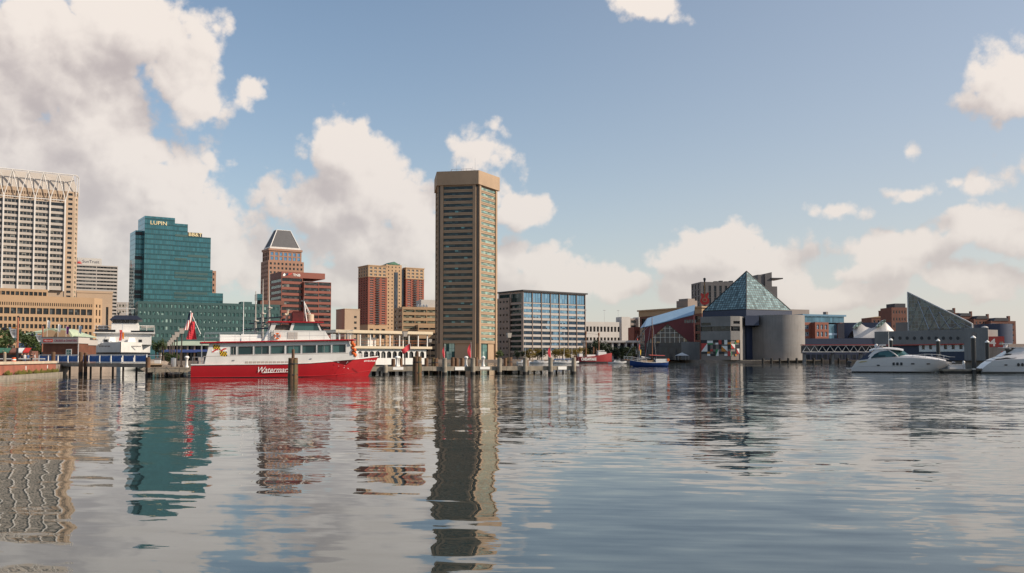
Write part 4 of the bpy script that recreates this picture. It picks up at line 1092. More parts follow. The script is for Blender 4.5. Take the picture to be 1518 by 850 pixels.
# navy drum and distant brick apartments
root = thing('navy_drum', 'large round navy clad drum behind the concrete pavilion', 'building', at(1473, 440), 0)
r = 25.5 / 1350 * 440; zt = PZ(480, 430) - G
mb = MB(); mb.lathe([(r, 0), (r, zt), (r - .4, zt)], 40); mb.build('drum_wall', M['navy'], root, smooth=30)
mb = MB(); mb.lathe([(r * .5, zt), (.05, zt + .5)], 24); mb.build('roof', M['slate'], root)
brk = 'brick apartments beyond the pavilion'
for (lab, p0, p1, py, gable, Y) in (('brick apartment block rising just left of the glass wedge', 1323, 1346, 456, 0, 660), ('low brick hall with a flat roof under the tall chimney', 1293, 1326, 471, 2, 700),
        ('brick apartment block right under the slope of the glass wedge', 1396, 1424, 464, 1, 655), ('brick apartment block second from the glass wedge with a dark roof', 1421, 1449, 469, 1, 650),
        ('brick apartment block just left of the drum with a dark roof', 1445, 1474, 473, 1, 645), ('wide brick apartment block rising behind the navy drum', 1470, 1507, 476, 1, 640)):
    b = Bld('brick_apartments', lab, 'apartments', p0, Y, p1, R(6), py, brk)
    w, h = b.w, b.h
    mb = MB(); b.block(mb, 0, w, 0, 16, 0, h, front=(5, 7, .45, .3, .75, .3, WS('glass', 'white', 1, 1, .2))); 
    b.part('wall', mb, M['oldbrick']); b.windows(40)
    if gable == 1:
        mb = MB(); mb.slab([(w * .1, h + .02), (w * .72, h + .02), (w * .66, h + 2.2), (w * .2, h + 2.2)], -.3, 12); b.part('roof', mb, M['slate'])
        mb = MB(); mb.box(w * .74, w * .82, 1, 3, h + .02, h + 3.6); b.part('chimney', mb, M['oldbrick'])
    elif gable == 0:
        mb = MB(); mb.box(w * .3, w, 2, 14, h + .02, h + 3); b.part('roof', mb, M['slate'])
    else:
        mb = MB(); mb.slab([(0, h + .02), (w, h + .02), (w * .5, h + 1.2)], -.3, 12); b.part('roof', mb, M['tan'])
root = thing('brick_chimney', 'lone tall brick chimney left of the glass wedge', 'chimney', at(1306.5, 720), 0)
mb = MB(); mb.lathe([(1.9, 0), (1.5, PZ(462, 720) - G), (1.7, PZ(461.9, 720) - G), (1.7, PZ(461, 720) - G), (1.1, PZ(461, 720) - G)], 14); mb.build('chimney_stack', M['oldbrick'], root)
b = Bld('navy_building', 'low dark blue building below the truss footbridge', 'building', 1192, 470, 1300, R(2), 524)
mb = MB(); mb.box(0, b.w, 0, 10, 0, b.h); b.part('wall', mb, M['navy'])
mb = MB()
for i in range(12): mb.box(1 + i * (b.w - 2) / 12, 1 + i * (b.w - 2) / 12 + 2.2, -.08, -.01, .4, b.h - .6)
b.part('shopfront', mb, M['navy_curtain'])
b = Bld('waterfront_building', 'long low dark blue building behind the truss footbridge', 'building', 1192, 500, 1330, R(4), 502)
mb = MB(); mb.box(0, b.w, 0, 12, 0, b.h); b.part('wall', mb, M['navy'])
b = Bld('far_building', 'low dark flat roofed building at the right edge beyond the moored yacht', 'building', 1496, 420, 1580, R(8), 510)
mb = MB(); b.block(mb, 0, b.w, 0, 16, 0, b.h, front=(10, 1, .7, .2, .8, .4, WS('glass', 'dark', 3, 1))); b.part('wall', mb, M['warmgrey']); b.windows()
# truss footbridge
Yb = 445
root = thing('footbridge', 'covered footbridge with white zigzag truss and a red roof line', 'footbridge', at(1190, Yb), R(-3))
def lx(px): return span(1190, Yb, px, R(-3))
def lz(py): return PZ(py, Yb) - G
L = lx(1366); z0, z1 = lz(522.5), lz(512.5)
mb = MB(); mb.box(0, L, .4, 3, z0 + .1, z1 - .05); mb.build('glazed_walkway', M['navy_curtain'], root)
mb = MB(); mb.box(-.2, L + .2, -.4, 3.4, z1 + .12, z1 + .5); mb.build('red_roof', mat('red_roof_line', (.40, .07, .06), .5, .05), root)
mb = MB(); mb.box(0, L, -.3, 3.3, z0 - .5, z0); mb.build('deck', M['navy'], root)
mb = MB(); n = 15
for i in range(n):
    xa, xb = L * i / n, L * (i + 1) / n; xm = (xa + xb) / 2
    mb.tube((xa, 0, z0 + .15), (xm, 0, z1 - .1), .16, .16, 5); mb.tube((xm, 0, z1 - .1), (xb, 0, z0 + .15), .16, .16, 5)
mb.tube((0, 0, z0 + .12), (L, 0, z0 + .12), .2, .2, 5); mb.tube((0, 0, z1), (L, 0, z1), .2, .2, 5)
mb.build('truss', M['whitesteel'], root)
for f_ in (.02, .26, .5, .74, .98):
    piece('pier', (L * f_ - .6, L * f_ + .6, .6, 2.6, -3.5, z0 - .52), M['grey'], root)
# ------------------------------------------------------------------ trees
M['leaf'] = mat('green_leaves', (.070, .105, .028), .65, .2, .5, col2=(.030, .055, .014), rnd=.15)
M['leafdark'] = mat('dark_green_leaves', (.030, .050, .020), .65, .2, .5, col2=(.014, .026, .011), rnd=.15)
M['leafgold'] = mat('yellow_green_leaves', (.25, .17, .022), .65, .2, .5, col2=(.12, .10, .018), rnd=.15)
M['bark'] = mat('bark', (.09, .065, .045), .9, .2, 2)
for k in ('leaf', 'leafdark', 'leafgold'):
    T = NT(M[k].node_tree); B = T.n['Principled BSDF']
    tr = T.new('ShaderNodeBsdfTranslucent', {'Color': (*{'leaf': (.10, .14, .03), 'leafdark': (.04, .06, .02), 'leafgold': (.3, .2, .03)}[k], 1)})
    mx = T.new('ShaderNodeMixShader', {0: .3, 1: B.outputs[0], 2: tr.outputs[0]})
    T.l.new(mx.outputs[0], T.n['Material Output'].inputs[0])
def crown_mesh(seed, n=900, leaf=.055):
    """unit crown: leaf-sized faces on several uneven clumps"""
    rg = random.Random(seed); mb = MB()
    cl = [(Vector((rg.uniform(-.6, .6), rg.uniform(-.6, .6), rg.uniform(-.55, .65))), rg.uniform(.28, .5)) for _ in range(11)]
    for k in range(n):
        c, r = cl[rg.randrange(len(cl))]
        d = Vector((rg.gauss(0, 1), rg.gauss(0, 1), rg.gauss(0, 1))).normalized()
        p = c + d * r * rg.uniform(.55, 1.08)
        q = (d + Vector((rg.gauss(0, .6), rg.gauss(0, .6), rg.gauss(0, .6) + .3))).to_track_quat('Z', 'Y')
        s = leaf * rg.uniform(.6, 1.7)
        mb.quad(*[p + q @ Vector(v) for v in ((-s, -s * .6, 0), (s, -s * .7, .01), (s * .8, s * .7, 0), (-s * .9, s * .5, -.01))])
    return mb
CROWN = {(k, i): crown_mesh(i * 7 + 3).mesh('crown', M[k]) for k in ('leaf', 'leafdark', 'leafgold') for i in range(3)}
tb = MB(); tb.loft([[(r * math.cos(a), r * math.sin(a), z) for a in [2 * math.pi * i / 7 for i in range(7)]] for r, z in ((.11, 0), (.08, .15), (.06, .5), (.03, .85))], close=True)
for a in (0, 2.1, 4.2): tb.tube((0, 0, .42), (.35 * math.cos(a), .35 * math.sin(a), .78), .04, .015, 5)
TRUNK = tb.mesh('trunk', M['bark'])
rt = random.Random(5)
def tree(px, Y, pytop, wpx, kind, label, group, name='tree', zb=G, low=.30):
    X = PX(px, Y); h = PZ(pytop, Y) - zb; r = wpx / FPX * Y / 2
    root = thing(name, label, 'tree', (X, Y, zb), rt.uniform(0, 6), group)
    t = D.objects.new('trunk', TRUNK); t.scale = (h * .5, h * .5, h); link(t, root)
    c = D.objects.new('crown', CROWN[(kind, rt.randrange(3))]); ch = h * (1 - low) / 2
    c.location = (0, 0, h - ch); c.scale = (r * 1.02, r * 1.02, ch * 1.0); link(c, root)
    return root
for (px, py, wp, Y, lab) in ((-12, 480, 44, 205, 'broad green tree cut off by the left edge behind the promenade'), (16, 482, 40, 212, 'green tree behind the taller banner lamp post'), (40, 489, 34, 218, 'green tree between the two banner lamp posts'), (57, 497, 24, 222, 'small green tree just left of the wooden ticket hut')):
    tree(px, Y, py, wp, 'leaf', lab, 'trees along the west promenade')
for (px, py, wp, lab) in ((231, 503, 16, 'yellowish green tree right of the white ship'), (242, 501, 12, 'slim yellowish tree beside the pale green pavilion roof')):
    tree(px, 318, py, wp, 'leaf', lab, 'trees near the waterfront pavilions')
for (px, py, wp, kd, lab) in ((741, 519, 12, 'leaf', 'small green tree beside the foot of the tall tower'), (767, 520, 15, 'leafdark', 'round dark green tree left of the row on the north shore'), (779, 521, 13, 'leafdark', 'low dark tree second along the north shore row'), (785, 517, 14, 'leafgold', 'golden tree behind the low dark trees'),
        (797, 516, 14, 'leafgold', 'golden tree left of the dark round tree'), (803, 518, 17, 'leafdark', 'dark round tree among golden ones on the north shore'), (823, 516, 15, 'leafgold', 'golden tree right of the red feather flag'), (834, 516, 19, 'leafgold', 'broadest golden tree on the north shore'), (846, 517, 14, 'leafgold', 'golden tree left of the red lightship stern'), (857, 515, 15, 'leafgold', 'golden tree behind the red lightship stern'), (868, 515, 13, 'leafgold', 'golden tree behind the first brown mast')):
    tree(px, 530 + (px % 7) * 2, py - 1, wp * 1.25, kd, lab, 'trees on the north shore', low=.08)
for (px, py, wp, lab) in ((879, 506, 15, 'dark green tree between the two brown masts'), (890, 503, 20, 'tall dark green tree above the lightship wheelhouse'), (903, 510, 20, 'dark bushy tree behind the red bow'), (915, 513, 20, 'dark bushy tree right of the red bow'), (928, 514, 18, 'dark bushy tree in front of the white columned building'), (939, 513, 18, 'dark bushy tree left of the blue sailing boat flags')):
    tree(px, 522 + (px % 5) * 2, py - 1, wp * 1.3, 'leafdark', lab, 'dark trees on the north shore', low=.02)

# ------------------------------------------------------------------ pavilions near the water
def hip(mb, x0, x1, y0, y1, z0, z1, ins):
    mb.add([(x0, y0, z0), (x1, y0, z0), (x1, y1, z0), (x0, y1, z0), (x0 + ins, (y0 + y1) / 2, z1), (x1 - ins, (y0 + y1) / 2, z1)], [(0, 1, 5, 4), (1, 2, 5), (2, 3, 4, 5), (3, 0, 4)])
def pavilion(label, p0, p1, Y, psi, pyr, pye, extra=False):
    b = Bld('market_pavilion', label, 'pavilion', p0, Y, p1, psi, pyr)
    w = b.w; ze = b.z(pye, w / 2); zr = b.z(pyr, w / 2)
    mb = MB(); hip(mb, -1.5, w + 1.5, -2, 24, ze, zr, 6); b.part('roof', mb, M['greenroof'])
    if extra:
        for fx in (.62, .84):
            q = MB(); c = w * fx; r = 3.4
            q.slab([(c + r * math.cos(a), ze - .6 + r * math.sin(a)) for a in [math.pi * i / 10 for i in range(11)]], -3, 8); b.part('barrel_dormer', q, M['greenroof'])
            q = MB(); q.slab([(c + r * .8 * math.cos(a), ze - .6 + r * .8 * math.sin(a)) for a in [math.pi * i / 10 for i in range(11)]], -3.12, -3.02); b.part('dormer_window', q, M['tan'])
    mb = MB(); mb.box(.2, w - .2, .4, 22, 0, ze - .1); b.part('glazed_hall', mb, M['navy_curtain'])
    n = 9
    for i in range(n + 1): x = w * i / n; piece('post', (x - .25, x + .25, -1.4, -.9, 0, ze - .05), M['beige'], b.root)
    mb = MB(); mb.quad((0, -1.2, ze * .74), (w, -1.2, ze * .74), (w, -3.4, ze * .60), (0, -3.4, ze * .60)); mb.quad((0, -3.4, ze * .60), (w, -3.4, ze * .60), (w, -3.4, ze * .54), (0, -3.4, ze * .54))
    b.part('awning', mb, mat('blue_awning', (.04, .07, .22), .7, .08))
    return b
pavilion('market hall with pale green roof and round dormers behind the ticket hut', 30, 108, 312, R(8), 486, 499, True)
pavilion('market hall with pale green hip roof and blue awning behind the pier lamps', 238, 330, 322, R(8), 505, 512.5)
# flagpoles by the market hall
def flagpole(px, Y, py, col, label):
    r = thing('flagpole', label, 'flagpole', at(px, Y), 0, 'flagpoles before the market hall')
    h = PZ(py, Y) - G
    q = MB(); q.tube((0, 0, 0), (0, 0, h), .1, .05, 6); q.build('pole', M['whitesteel'], r)
    q = MB(); q.loft([[(.06 + 1.0 * t, .12 * math.sin(5 * t), h - .2 - .3 * t), (.06 + .7 * t, .12 * math.sin(5 * t), h - 2.4 - .5 * t)] for t in (0, .25, .5, .75, 1)]); q.build('flag', col, r)
flagpole(69, 285, 474, M['signwhite'], 'thin pole with a furled white flag left of the market hall gable')
flagpole(85, 290, 480, M['signwhite'], 'thin white pole above the ticket hut sign')
flagpole(97, 280, 483, mat('purple_flag', (.20, .04, .20), .7, .05), 'pole with a purple flag above the ticket hut')
flagpole(116, 283, 482, mat('pale_blue_flag', (.35, .45, .55), .7, .05), 'pole with a pale blue flag right of the ticket hut')

# ------------------------------------------------------------------ west promenade
M['wood'] = mat('weathered_planks', (.26, .19, .13), .9, .15, .8, streak=.3)
M['woodgrey'] = mat('grey_weathered_timber', (.33, .28, .22), .9, .18, 1.0, streak=.35)
M['pile'] = mat('brown_pile_timber', (.17, .095, .055), .9, .2, 1.2, streak=.4)
M['pilegreen'] = mat('mossy_pile_timber', (.10, .125, .065), .9, .2, 1.5, col2=(.20, .085, .035), streak=.4)
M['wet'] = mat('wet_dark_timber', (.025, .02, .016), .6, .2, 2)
M['canvas'] = mat('blue_canvas', (.015, .11, .36), .7, .1, 2)
M['rail'] = mat('white_rail_paint', (.74, .72, .69), .5, .05, 1)
M['cap'] = mat('pale_cap_stone', (.58, .46, .34), .8, .1, .6)
M['brickwall'] = mat('salmon_brick', (.36, .12, .075), .85, .15, .8, col2=(.25, .09, .06))
root = thing('seawall', 'salmon brick seawall with pale stone cap along the left promenade', 'seawall', (-57, 96, 0), 0)
dv = Vector((-66.5 + 57, 132 - 96, 0)); L = dv.length; u = dv.normalized()
root.rotation_euler = (0, 0, math.atan2(u.y, u.x))
def sw(mb, x0, x1, y0, y1, z0, z1): mb.box(x0, x1, -y1, -y0, z0, z1)
q = MB(); sw(q, -10, L, .05, .45, .5, 1.72); q.build('brick_face', M['brickwall'], root)
q = MB(); sw(q, -10, L + .1, -.35, .62, 1.74, 2.08); q.build('cap', M['cap'], root)
q = MB(); sw(q, -10, L + .6, .05, 1.25, -2, .48); q.build('stone_ledge', M['woodgrey'], root)
q = MB()
for x in (L - 5.5, L - 17): sw(q, x, x + .35, .46, .5, 1.0, 1.5)
q.build('depth_plate', M['rail'], root)
# weeds on the ledge
rg = random.Random(3)
for i in range(9):
    x = L - 1.5 - i * 3.0 + rg.uniform(-1, 1); q = MB()
    for k in range(70):
        a = rg.uniform(0, 6.28); rr = rg.uniform(0, .9); hh = rg.uniform(.1, .75) * (1 - rr * .6)
        bx, by = x + rr * math.cos(a) * 1.3, -.85 + rr * math.sin(a) * .35
        q.add([(bx - .05, by, .48), (bx + .05, by, .48), (bx + rg.uniform(-.25, .25), by - .1, .48 + hh)], [(0, 1, 2)])
        q.add([(bx - .12, by, .4 + hh * .8), (bx + .12, by - .05, .45 + hh * .8), (bx, by - .08, .62 + hh * .8)], [(0, 1, 2)])
    o = q.build('wall_weed', mat('weed_green', (.20, .17, .03), .7, .2, 1.5, col2=(.09, .11, .02)) if i == 0 else D.materials['weed_green'])
    o.matrix_world = root.matrix_basis
    wl = ('nearest the wooden footbridge', 'second from the wooden footbridge', 'third from the wooden footbridge', 'fourth from the wooden footbridge', 'fifth from the wooden footbridge', 'sixth from the wooden footbridge', 'seventh from the wooden footbridge', 'eighth from the wooden footbridge', 'ninth from the wooden footbridge')[i]
    o.location = (-57, 96, 0)
    tag(o, 'tuft of weeds on the seawall ledge ' + wl, 'weed', 'weeds on the seawall ledge')
# barrel
ob = thing('traffic_barrel', 'orange and white striped traffic barrel on the promenade edge', 'barrel', at(20.5, 129.5), 0)
for (z0, z1, r0, r1, m_) in ((.08, .3, .33, .32, 'o'), (.3, .46, .32, .31, 'w'), (.46, .68, .31, .30, 'o'), (.68, .84, .30, .29, 'w'), (.84, 1.08, .29, .26, 'o')):
    q = MB(); q.lathe([(r0, z0), (r1, z1 - .004), (r1 - .02, z1 - .004)], 16); q.build('orange_band' if m_ == 'o' else 'white_band', D.materials.get('barrel_orange') or mat('barrel_orange', (.70, .10, .012), .5, .03) if m_ == 'o' else M['signwhite'], ob, smooth=30)
q = MB(); q.lathe([(.42, 0), (.42, .07), (.34, .08)], 16); q.build('rubber_base', M['black'], ob)
# banner lamps
M['postred'] = mat('terracotta_post_paint', (.36, .13, .075), .5, .08, 1)
def banner_lamp(px, Y, py, pysplit, psi, label, arm, bw, bt, bb):
    r = thing('street_lamp', label, 'street lamp', at(px, Y), psi, 'banner lamp posts on the west promenade')
    Z = lambda p: PZ(p, Y) - G
    q = MB(); q.tube((0, 0, 0), (0, 0, Z(pysplit)), .17, .15, 8); q.build('lower_post', M['black'], r)
    q = MB(); q.tube((0, 0, Z(pysplit)), (0, 0, Z(py)), .13, .12, 8); q.build('post', M['postred'], r)
    za = Z(bt) + .12
    q = MB(); q.tube((0, 0, za), (-arm, 0, za), .06, .05, 6); q.sphere((0, 0, Z(py)), .16, 8, 5); q.build('arm', M['black'], r)
    q = MB(); q.lathe([(.08, 0), (.12, -.15), (.36, -.42), (.34, -.48), (.20, -.62)], 10, (-arm, 0, za - .02)); q.build('lamp_shade', M['black'], r)
    z1, z0 = Z(bt) - .05, Z(bb); H = z1 - z0; n = 10
    sec = []
    for i in range(n + 1):
        t = i / n; z = z1 - H * t; xl = -.2 - bw * math.cos(t * math.pi / 2) ** .8
        yb = .06 * math.sin(t * 5)
        sec.append([(xl, -.03 + yb, z), (-.2, -.03, z), (-.2, .03, z), (xl, .03 + yb, z)])
    q = MB(); q.loft(sec, close=True); bn = q.build('banner', M['signwhite'], r)
    def strip(t0, t1, f0, f1, m_, nm):
        z_a, z_b = z1 - H * t0, z1 - H * t1
        xa = -.2 - bw * math.cos(t0 * math.pi / 2) ** .8; xb = -.2 - bw * math.cos(t1 * math.pi / 2) ** .8
        w0, w1 = -.2 - xa, -.2 - xb
        q = MB(); q.quad((xa + w0 * f0, -.12, z_a), (xa + w0 * f1, -.12, z_a), (xb + w1 * f1, -.12, z_b), (xb + w1 * f0, -.12, z_b)); q.build(nm, m_, bn)
    strip(0, .10, .02, .35, M['bluemetal'], 'blue_stripe'); strip(0, .10, .35, 1, MC['o'], 'orange_stripe'); strip(.78, .97, .05, 1, M['copper'], 'green_stripe')
    for t in (.22, .33, .44, .54): strip(t, t + .045, .25, .9, M['hotel'], 'script_line')
    return r
banner_lamp(25.5, 130, 470, 516, 0, 'taller terracotta lamp post with a white sail shaped banner and black foot', 1.9, 1.05, 485, 505.5)
banner_lamp(62.5, 168, 483, 522, 0, 'shorter terracotta lamp post with a sail shaped banner beside the hut', 1.9, 1.1, 494.5, 510.5)
# grey mooring post
r = thing('mooring_post', 'grey mooring post with a pale cap at the left edge of the promenade', 'mooring post', at(7, 126), 0)
q = MB(); q.tube((0, 0, 0), (0, 0, 1.65), .2, .19, 10); q.build('post', M['woodgrey'], r)
q = MB(); q.lathe([(.2, 1.66), (.12, 1.8), (.02, 1.85)], 10); q.build('cap', M['tan'], r)
# promenade railing
r = thing('promenade_railing', 'low white and grey railing behind the barrel on the promenade', 'railing', at(-2, 140), R(4))
for i in range(8): q = MB(); q.tube((i * .95, 0, 0), (i * .95, 0, .79), .05, .05, 6); q.build('post', M['dark'], r)
q = MB(); q.box(-.2, 6.9, -.05, .05, .80, .95); q.build('rail', M['rail'], r)
# kiosk with green and red awning far left
b = Bld('market_kiosk', 'dark red market kiosk with green and white awnings under the promenade trees', 'kiosk', -12, 178, 47, R(6), 516)
w, h = b.w, b.h
q = MB(); q.box(0, w, 0, 3, 0, h * .8); b.part('wall', q, M['oldbrick'])
for i, m_ in enumerate(('whitepaint', 'copper', 'copper', 'oldbrick', 'whitepaint', 'signred')):
    x0 = w * i / 6; q = MB(); q.loft([[(x0 + .05, -.05, h), (x0 + w / 6 - .05, -.05, h)], [(x0 + .05, -1.2, h - .75), (x0 + w / 6 - .05, -1.2, h - .75)], [(x0 + .05, -1.2, h - 1.0), (x0 + w / 6 - .05, -1.2, h - 1.0)]]); b.part('awning', q, M[m_])
q = MB(); q.box(.3, w - .3, -.06, -.01, h * .2, h * .55); b.part('counter_opening', q, M['dark'])
# ticket huts
M['clap'] = mat('brown_clapboard', (.15, .055, .03), .8, .15, .8, streak=.3)
def hut(label, px0, px1, Y, psi, py0, py1, wallm, sign):
    b = Bld('ticket_hut', label, 'hut', px0, Y, px1, psi, py0)
    w, h = b.w, b.h; hw = b.z(py1, w / 2)
    q = MB(); n = 10
    for i in range(n):
        z0, z1 = hw * i / n, hw * (i + 1) / n
        q.quad((0, -.07, z0), (w, -.07, z0), (w, -.01, z1), (0, -.01, z1)); q.quad((0, -.07, z0), (0, -.01, z0), (w, -.01, z0), (w, -.07, z0))
    q.box(0, w, 0, 3.2, 0, hw); b.part('clapboard_wall', q, wallm)
    q = MB(); q.box(-.15, w + .15, -.35, 3.4, hw + .01, h); sg = b.part('sign_fascia', q, M['greystone'])
    q = MB(); q.box(-.2, w + .2, -.4, 3.5, h + .01, h + .1); b.part('roof', q, M['slate'])
    q = MB(); q.box(w - .04, w + .1, -.14, -.08, 0, hw); b.part('corner_board', q, M['rail'])
    x0 = w * .66 if sign else w * .3; ww = w * .16 if sign else w * .4; z0, z1 = hw * .22, hw * .72
    q = MB(); q.box(x0, x0 + ww, -.13, -.08, z0, z1); wf = b.part('window', q, M['rail'])
    for i in range(2):
        for j in range(3):
            p_ = MB(); a0, a1 = x0 + ww * (.1 + .42 * i), x0 + ww * (.48 + .42 * i); c0, c1 = z0 + (z1 - z0) * (.06 + .3 * j), z0 + (z1 - z0) * (.33 + .3 * j)
            p_.quad((a0, -.136, c0), (a1, -.136, c0), (a1, -.136, c1), (a0, -.136, c1)); p_.build('pane', M['glass_teal'], wf)
    if sign:
        fh = h - hw
        q = MB(); q.box(.25, w * .30, -.40, -.36, hw + fh * .22, hw + fh * .72); rb = b.part('red_sign', q, M['signred'])
        text_mesh('sign_letters', 'Watermark', fh * .36, M['signwhite'], rb, (.42, -.41, hw + fh * .36), shear=.3, ext=.004, sx=.72)
        text_mesh('sign_letters', 'CRUISES & CHARTERS', fh * .50, D.materials.get('maroon_letters') or mat('maroon_letters', (.25, .05, .08), .5, 0), sg, (w * .345, -.36, hw + fh * .30), ext=.01, sx=.80, bold=.01)
    return b
hut('brown clapboard ticket hut with a grey cruise sign beside the footbridge', 63.5, 116, 160, R(-4), 500.5, 509.5, M['clap'], True)
hut('small grey topped hut half hidden behind the ticket hut', 117, 128.5, 166, R(-4), 504, 512, M['clap'], False)

# people: one continuous skinned body, clothes by height, hair as a child
def person(loc, rz, shirt, trousers, label, group, pose=0, s=1.0):
    me = D.meshes.new('person')
    a = .12 + .1 * pose
    V = [(0, 0, .95), (0, 0, 1.15), (0, 0, 1.38), (0, -.01, 1.5), (0, -.02, 1.60), (0, -.02, 1.72),
         (.18, 0, 1.40), (.24, -.02 - a * .2, 1.14), (.24, -.06 - a * 1.4, .92 + a), (-.18, 0, 1.40), (-.25, .02, 1.13), (-.25, -.08, .88),
         (.10, 0, .88), (.11, -.03 - a * .5, .48), (.11, .02 - a * .6, .08), (.11, -.13 - a * .6, .03), (-.10, 0, .88), (-.11, 0 + a * .4, .48), (-.11, .05 + a * .9, .08), (-.11, -.10 + a * .9, .03)]
    E = [(0, 1), (1, 2), (2, 3), (3, 4), (4, 5), (2, 6), (6, 7), (7, 8), (2, 9), (9, 10), (10, 11), (0, 12), (12, 13), (13, 14), (14, 15), (0, 16), (16, 17), (17, 18), (18, 19)]
    Rr = [.15, .14, .15, .055, .095, .085, .065, .05, .04, .065, .05, .04, .095, .065, .045, .04, .095, .065, .045, .04]
    me.from_pydata(V, E, [])
    o = D.objects.new('person', me); scene.collection.objects.link(o)
    md = o.modifiers.new('skin', 'SKIN'); me.skin_vertices[0].data[0].use_root = True
    for i, r_ in enumerate(Rr): me.skin_vertices[0].data[i].radius = (r_, r_ * (.75 if i in (0, 1, 2) else 1))
    ss = o.modifiers.new('sub', 'SUBSURF'); ss.levels = 1
    dg = bpy.context.evaluated_depsgraph_get()
    m2 = D.meshes.new_from_object(o.evaluated_get(dg)); D.objects.remove(o)
    m2.name = 'person'
    for m_ in (D.materials.get('skin_tone') or mat('skin_tone', (.42, .23, .15), .6, 0), shirt, trousers, M['black']): m2.materials.append(m_)
    for p in m2.polygons:
        z = p.center.z; x = abs(p.center.x)
        p.material_index = 3 if z < .09 else 2 if z < .93 and x < .21 else 0 if z > 1.47 or (x > .2 and z < 1.2) else 1
        p.use_smooth = True
    o = link(D.objects.new('person', m2)); o.location = loc; o.rotation_euler = (0, 0, rz); o.scale = (s, s, s)
    tag(o, label, 'person', group)
    h = MB(); h.sphere((0, .012, 1.70), .098, 10, 6, .95); hh = h.build('hair', M['black'], o)
    return o
cl = [mat('black_cloth', (.02, .02, .025), .8, 0), mat('white_shirt', (.65, .64, .62), .8, 0), mat('blue_cloth', (.04, .09, .2), .8, 0), mat('grey_cloth', (.2, .19, .18), .8, 0)]
pg = 'people on the west promenade'
person(at(32.5, 141), R(20), cl[0], cl[0], 'person in black walking right of the orange barrel', pg, 1)
person(at(36.5, 144), R(200), cl[1], cl[2], 'person in a white shirt behind the one in black', pg, 0)
person(at(41.5, 142), R(60), cl[2], cl[0], 'person in a blue top standing mid promenade', pg, 0)
person(at(47, 139), R(-30), cl[0], cl[0], 'person in black nearest the footbridge end', pg, 1)
person(at(51.5, 147), R(120), cl[1], cl[3], 'person in white top and grey trousers by the small tree', pg, 0)
# ------------------------------------------------------------------ wooden footbridge with blue panels
XA, YA = PX(57, 150), 150; XB_, YB_ = PX(217, 129), 129
ang = math.atan2(YB_ - YA, XB_ - XA); L = math.hypot(XB_ - XA, YB_ - YA)
r = thing('wooden_footbridge', 'wooden footbridge on piles with white rails and blue canvas panels', 'footbridge', (XA, YA, 0), ang)
zd = 1.72
q = MB(); q.box(0, L, 0, 2.4, zd - .22, zd); q.build('deck', M['wood'], r)
q = MB(); q.box(0, L, -.06, -.005, zd - .55, zd - .02); q.box(0, L, 2.405, 2.46, zd - .55, zd - .02); q.build('edge_beam', M['woodgrey'], r)
k = 10; st = L / k
for i in range(k + 1):
    x = min(max(i * st, .08), L - .08)
    q = MB(); q.box(x - .07, x + .07, .02, .14, zd + .002, zd + 1.22); q.build('rail_post', M['rail'], r)
q = MB(); q.box(0, L, .03, .13, zd + 1.222, zd + 1.32); q.build('top_rail', M['rail'], r)
q = MB(); q.box(0, L, .05, .11, zd + .1, zd + .2); q.build('bottom_rail', M['rail'], r)
q = MB(); q.box(0, L, 2.28, 2.36, zd + 1.1, zd + 1.2); q.build('rear_rail', M['rail'], r)
for i in range(k):
    sec = []
    for t in range(9):
        x = i * st + .22 + (st - .44) * t / 8
        sag = .10 * math.sin(math.pi * t / 8)
        sec.append([(x, .045 + .02 * math.sin(t * 2.1 + i), zd + .24), (x, .03 + .03 * math.sin(t * 1.3 + i), zd + .7), (x, .045, zd + 1.17 - sag)])
    q = MB(); q.loft(sec); q.build('canvas_panel', M['canvas'], r)
for i in (1, 3, 5, 7, 9):
    for y in (.4, 2.0):
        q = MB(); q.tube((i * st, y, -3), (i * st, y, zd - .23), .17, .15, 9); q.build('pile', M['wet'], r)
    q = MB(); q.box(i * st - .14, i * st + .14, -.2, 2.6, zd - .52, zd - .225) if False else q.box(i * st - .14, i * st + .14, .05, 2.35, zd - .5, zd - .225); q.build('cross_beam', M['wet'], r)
def pile(px, Y, pytop, rad, m, label, group, top=None, zb=-3, name='mooring_pile'):
    h = PZ(pytop, Y)
    r = thing(name, label, 'pile', (PX(px, Y), Y, 0), rt.uniform(0, 6), group)
    q = MB(); q.lathe([(rad * 1.05, zb), (rad * 1.03, .35), (rad, h - .04), (rad * .85, h)], 12); q.build('timber', m, r, smooth=35)
    q = MB(); q.lathe([(rad * 1.10, zb), (rad * 1.09, .25), (rad * 1.03, .36)], 12); q.build('wet_foot', M['wet'], r)
    if top is not None:
        q = MB(); q.lathe([(rad * .86, h + .003), (rad * .7, h + .12), (.02, h + .16)], 12); q.build('cap', top, r)
    return r
bp = 'brown piles along the wooden footbridge'
pile(79, 144.5, 522, .30, M['pile'], 'brown pile before the left half of the footbridge', bp)
pile(120, 139.5, 522, .30, M['pile'], 'tall brown pile mid footbridge, left of a pair', bp)
pile(127, 140, 523, .26, M['pile'], 'tall brown pile mid footbridge, right of a pair', bp)
pile(219.5, 124.5, 530, .32, M['pile'], 'rusty brown pile where the footbridge meets the pier', bp)

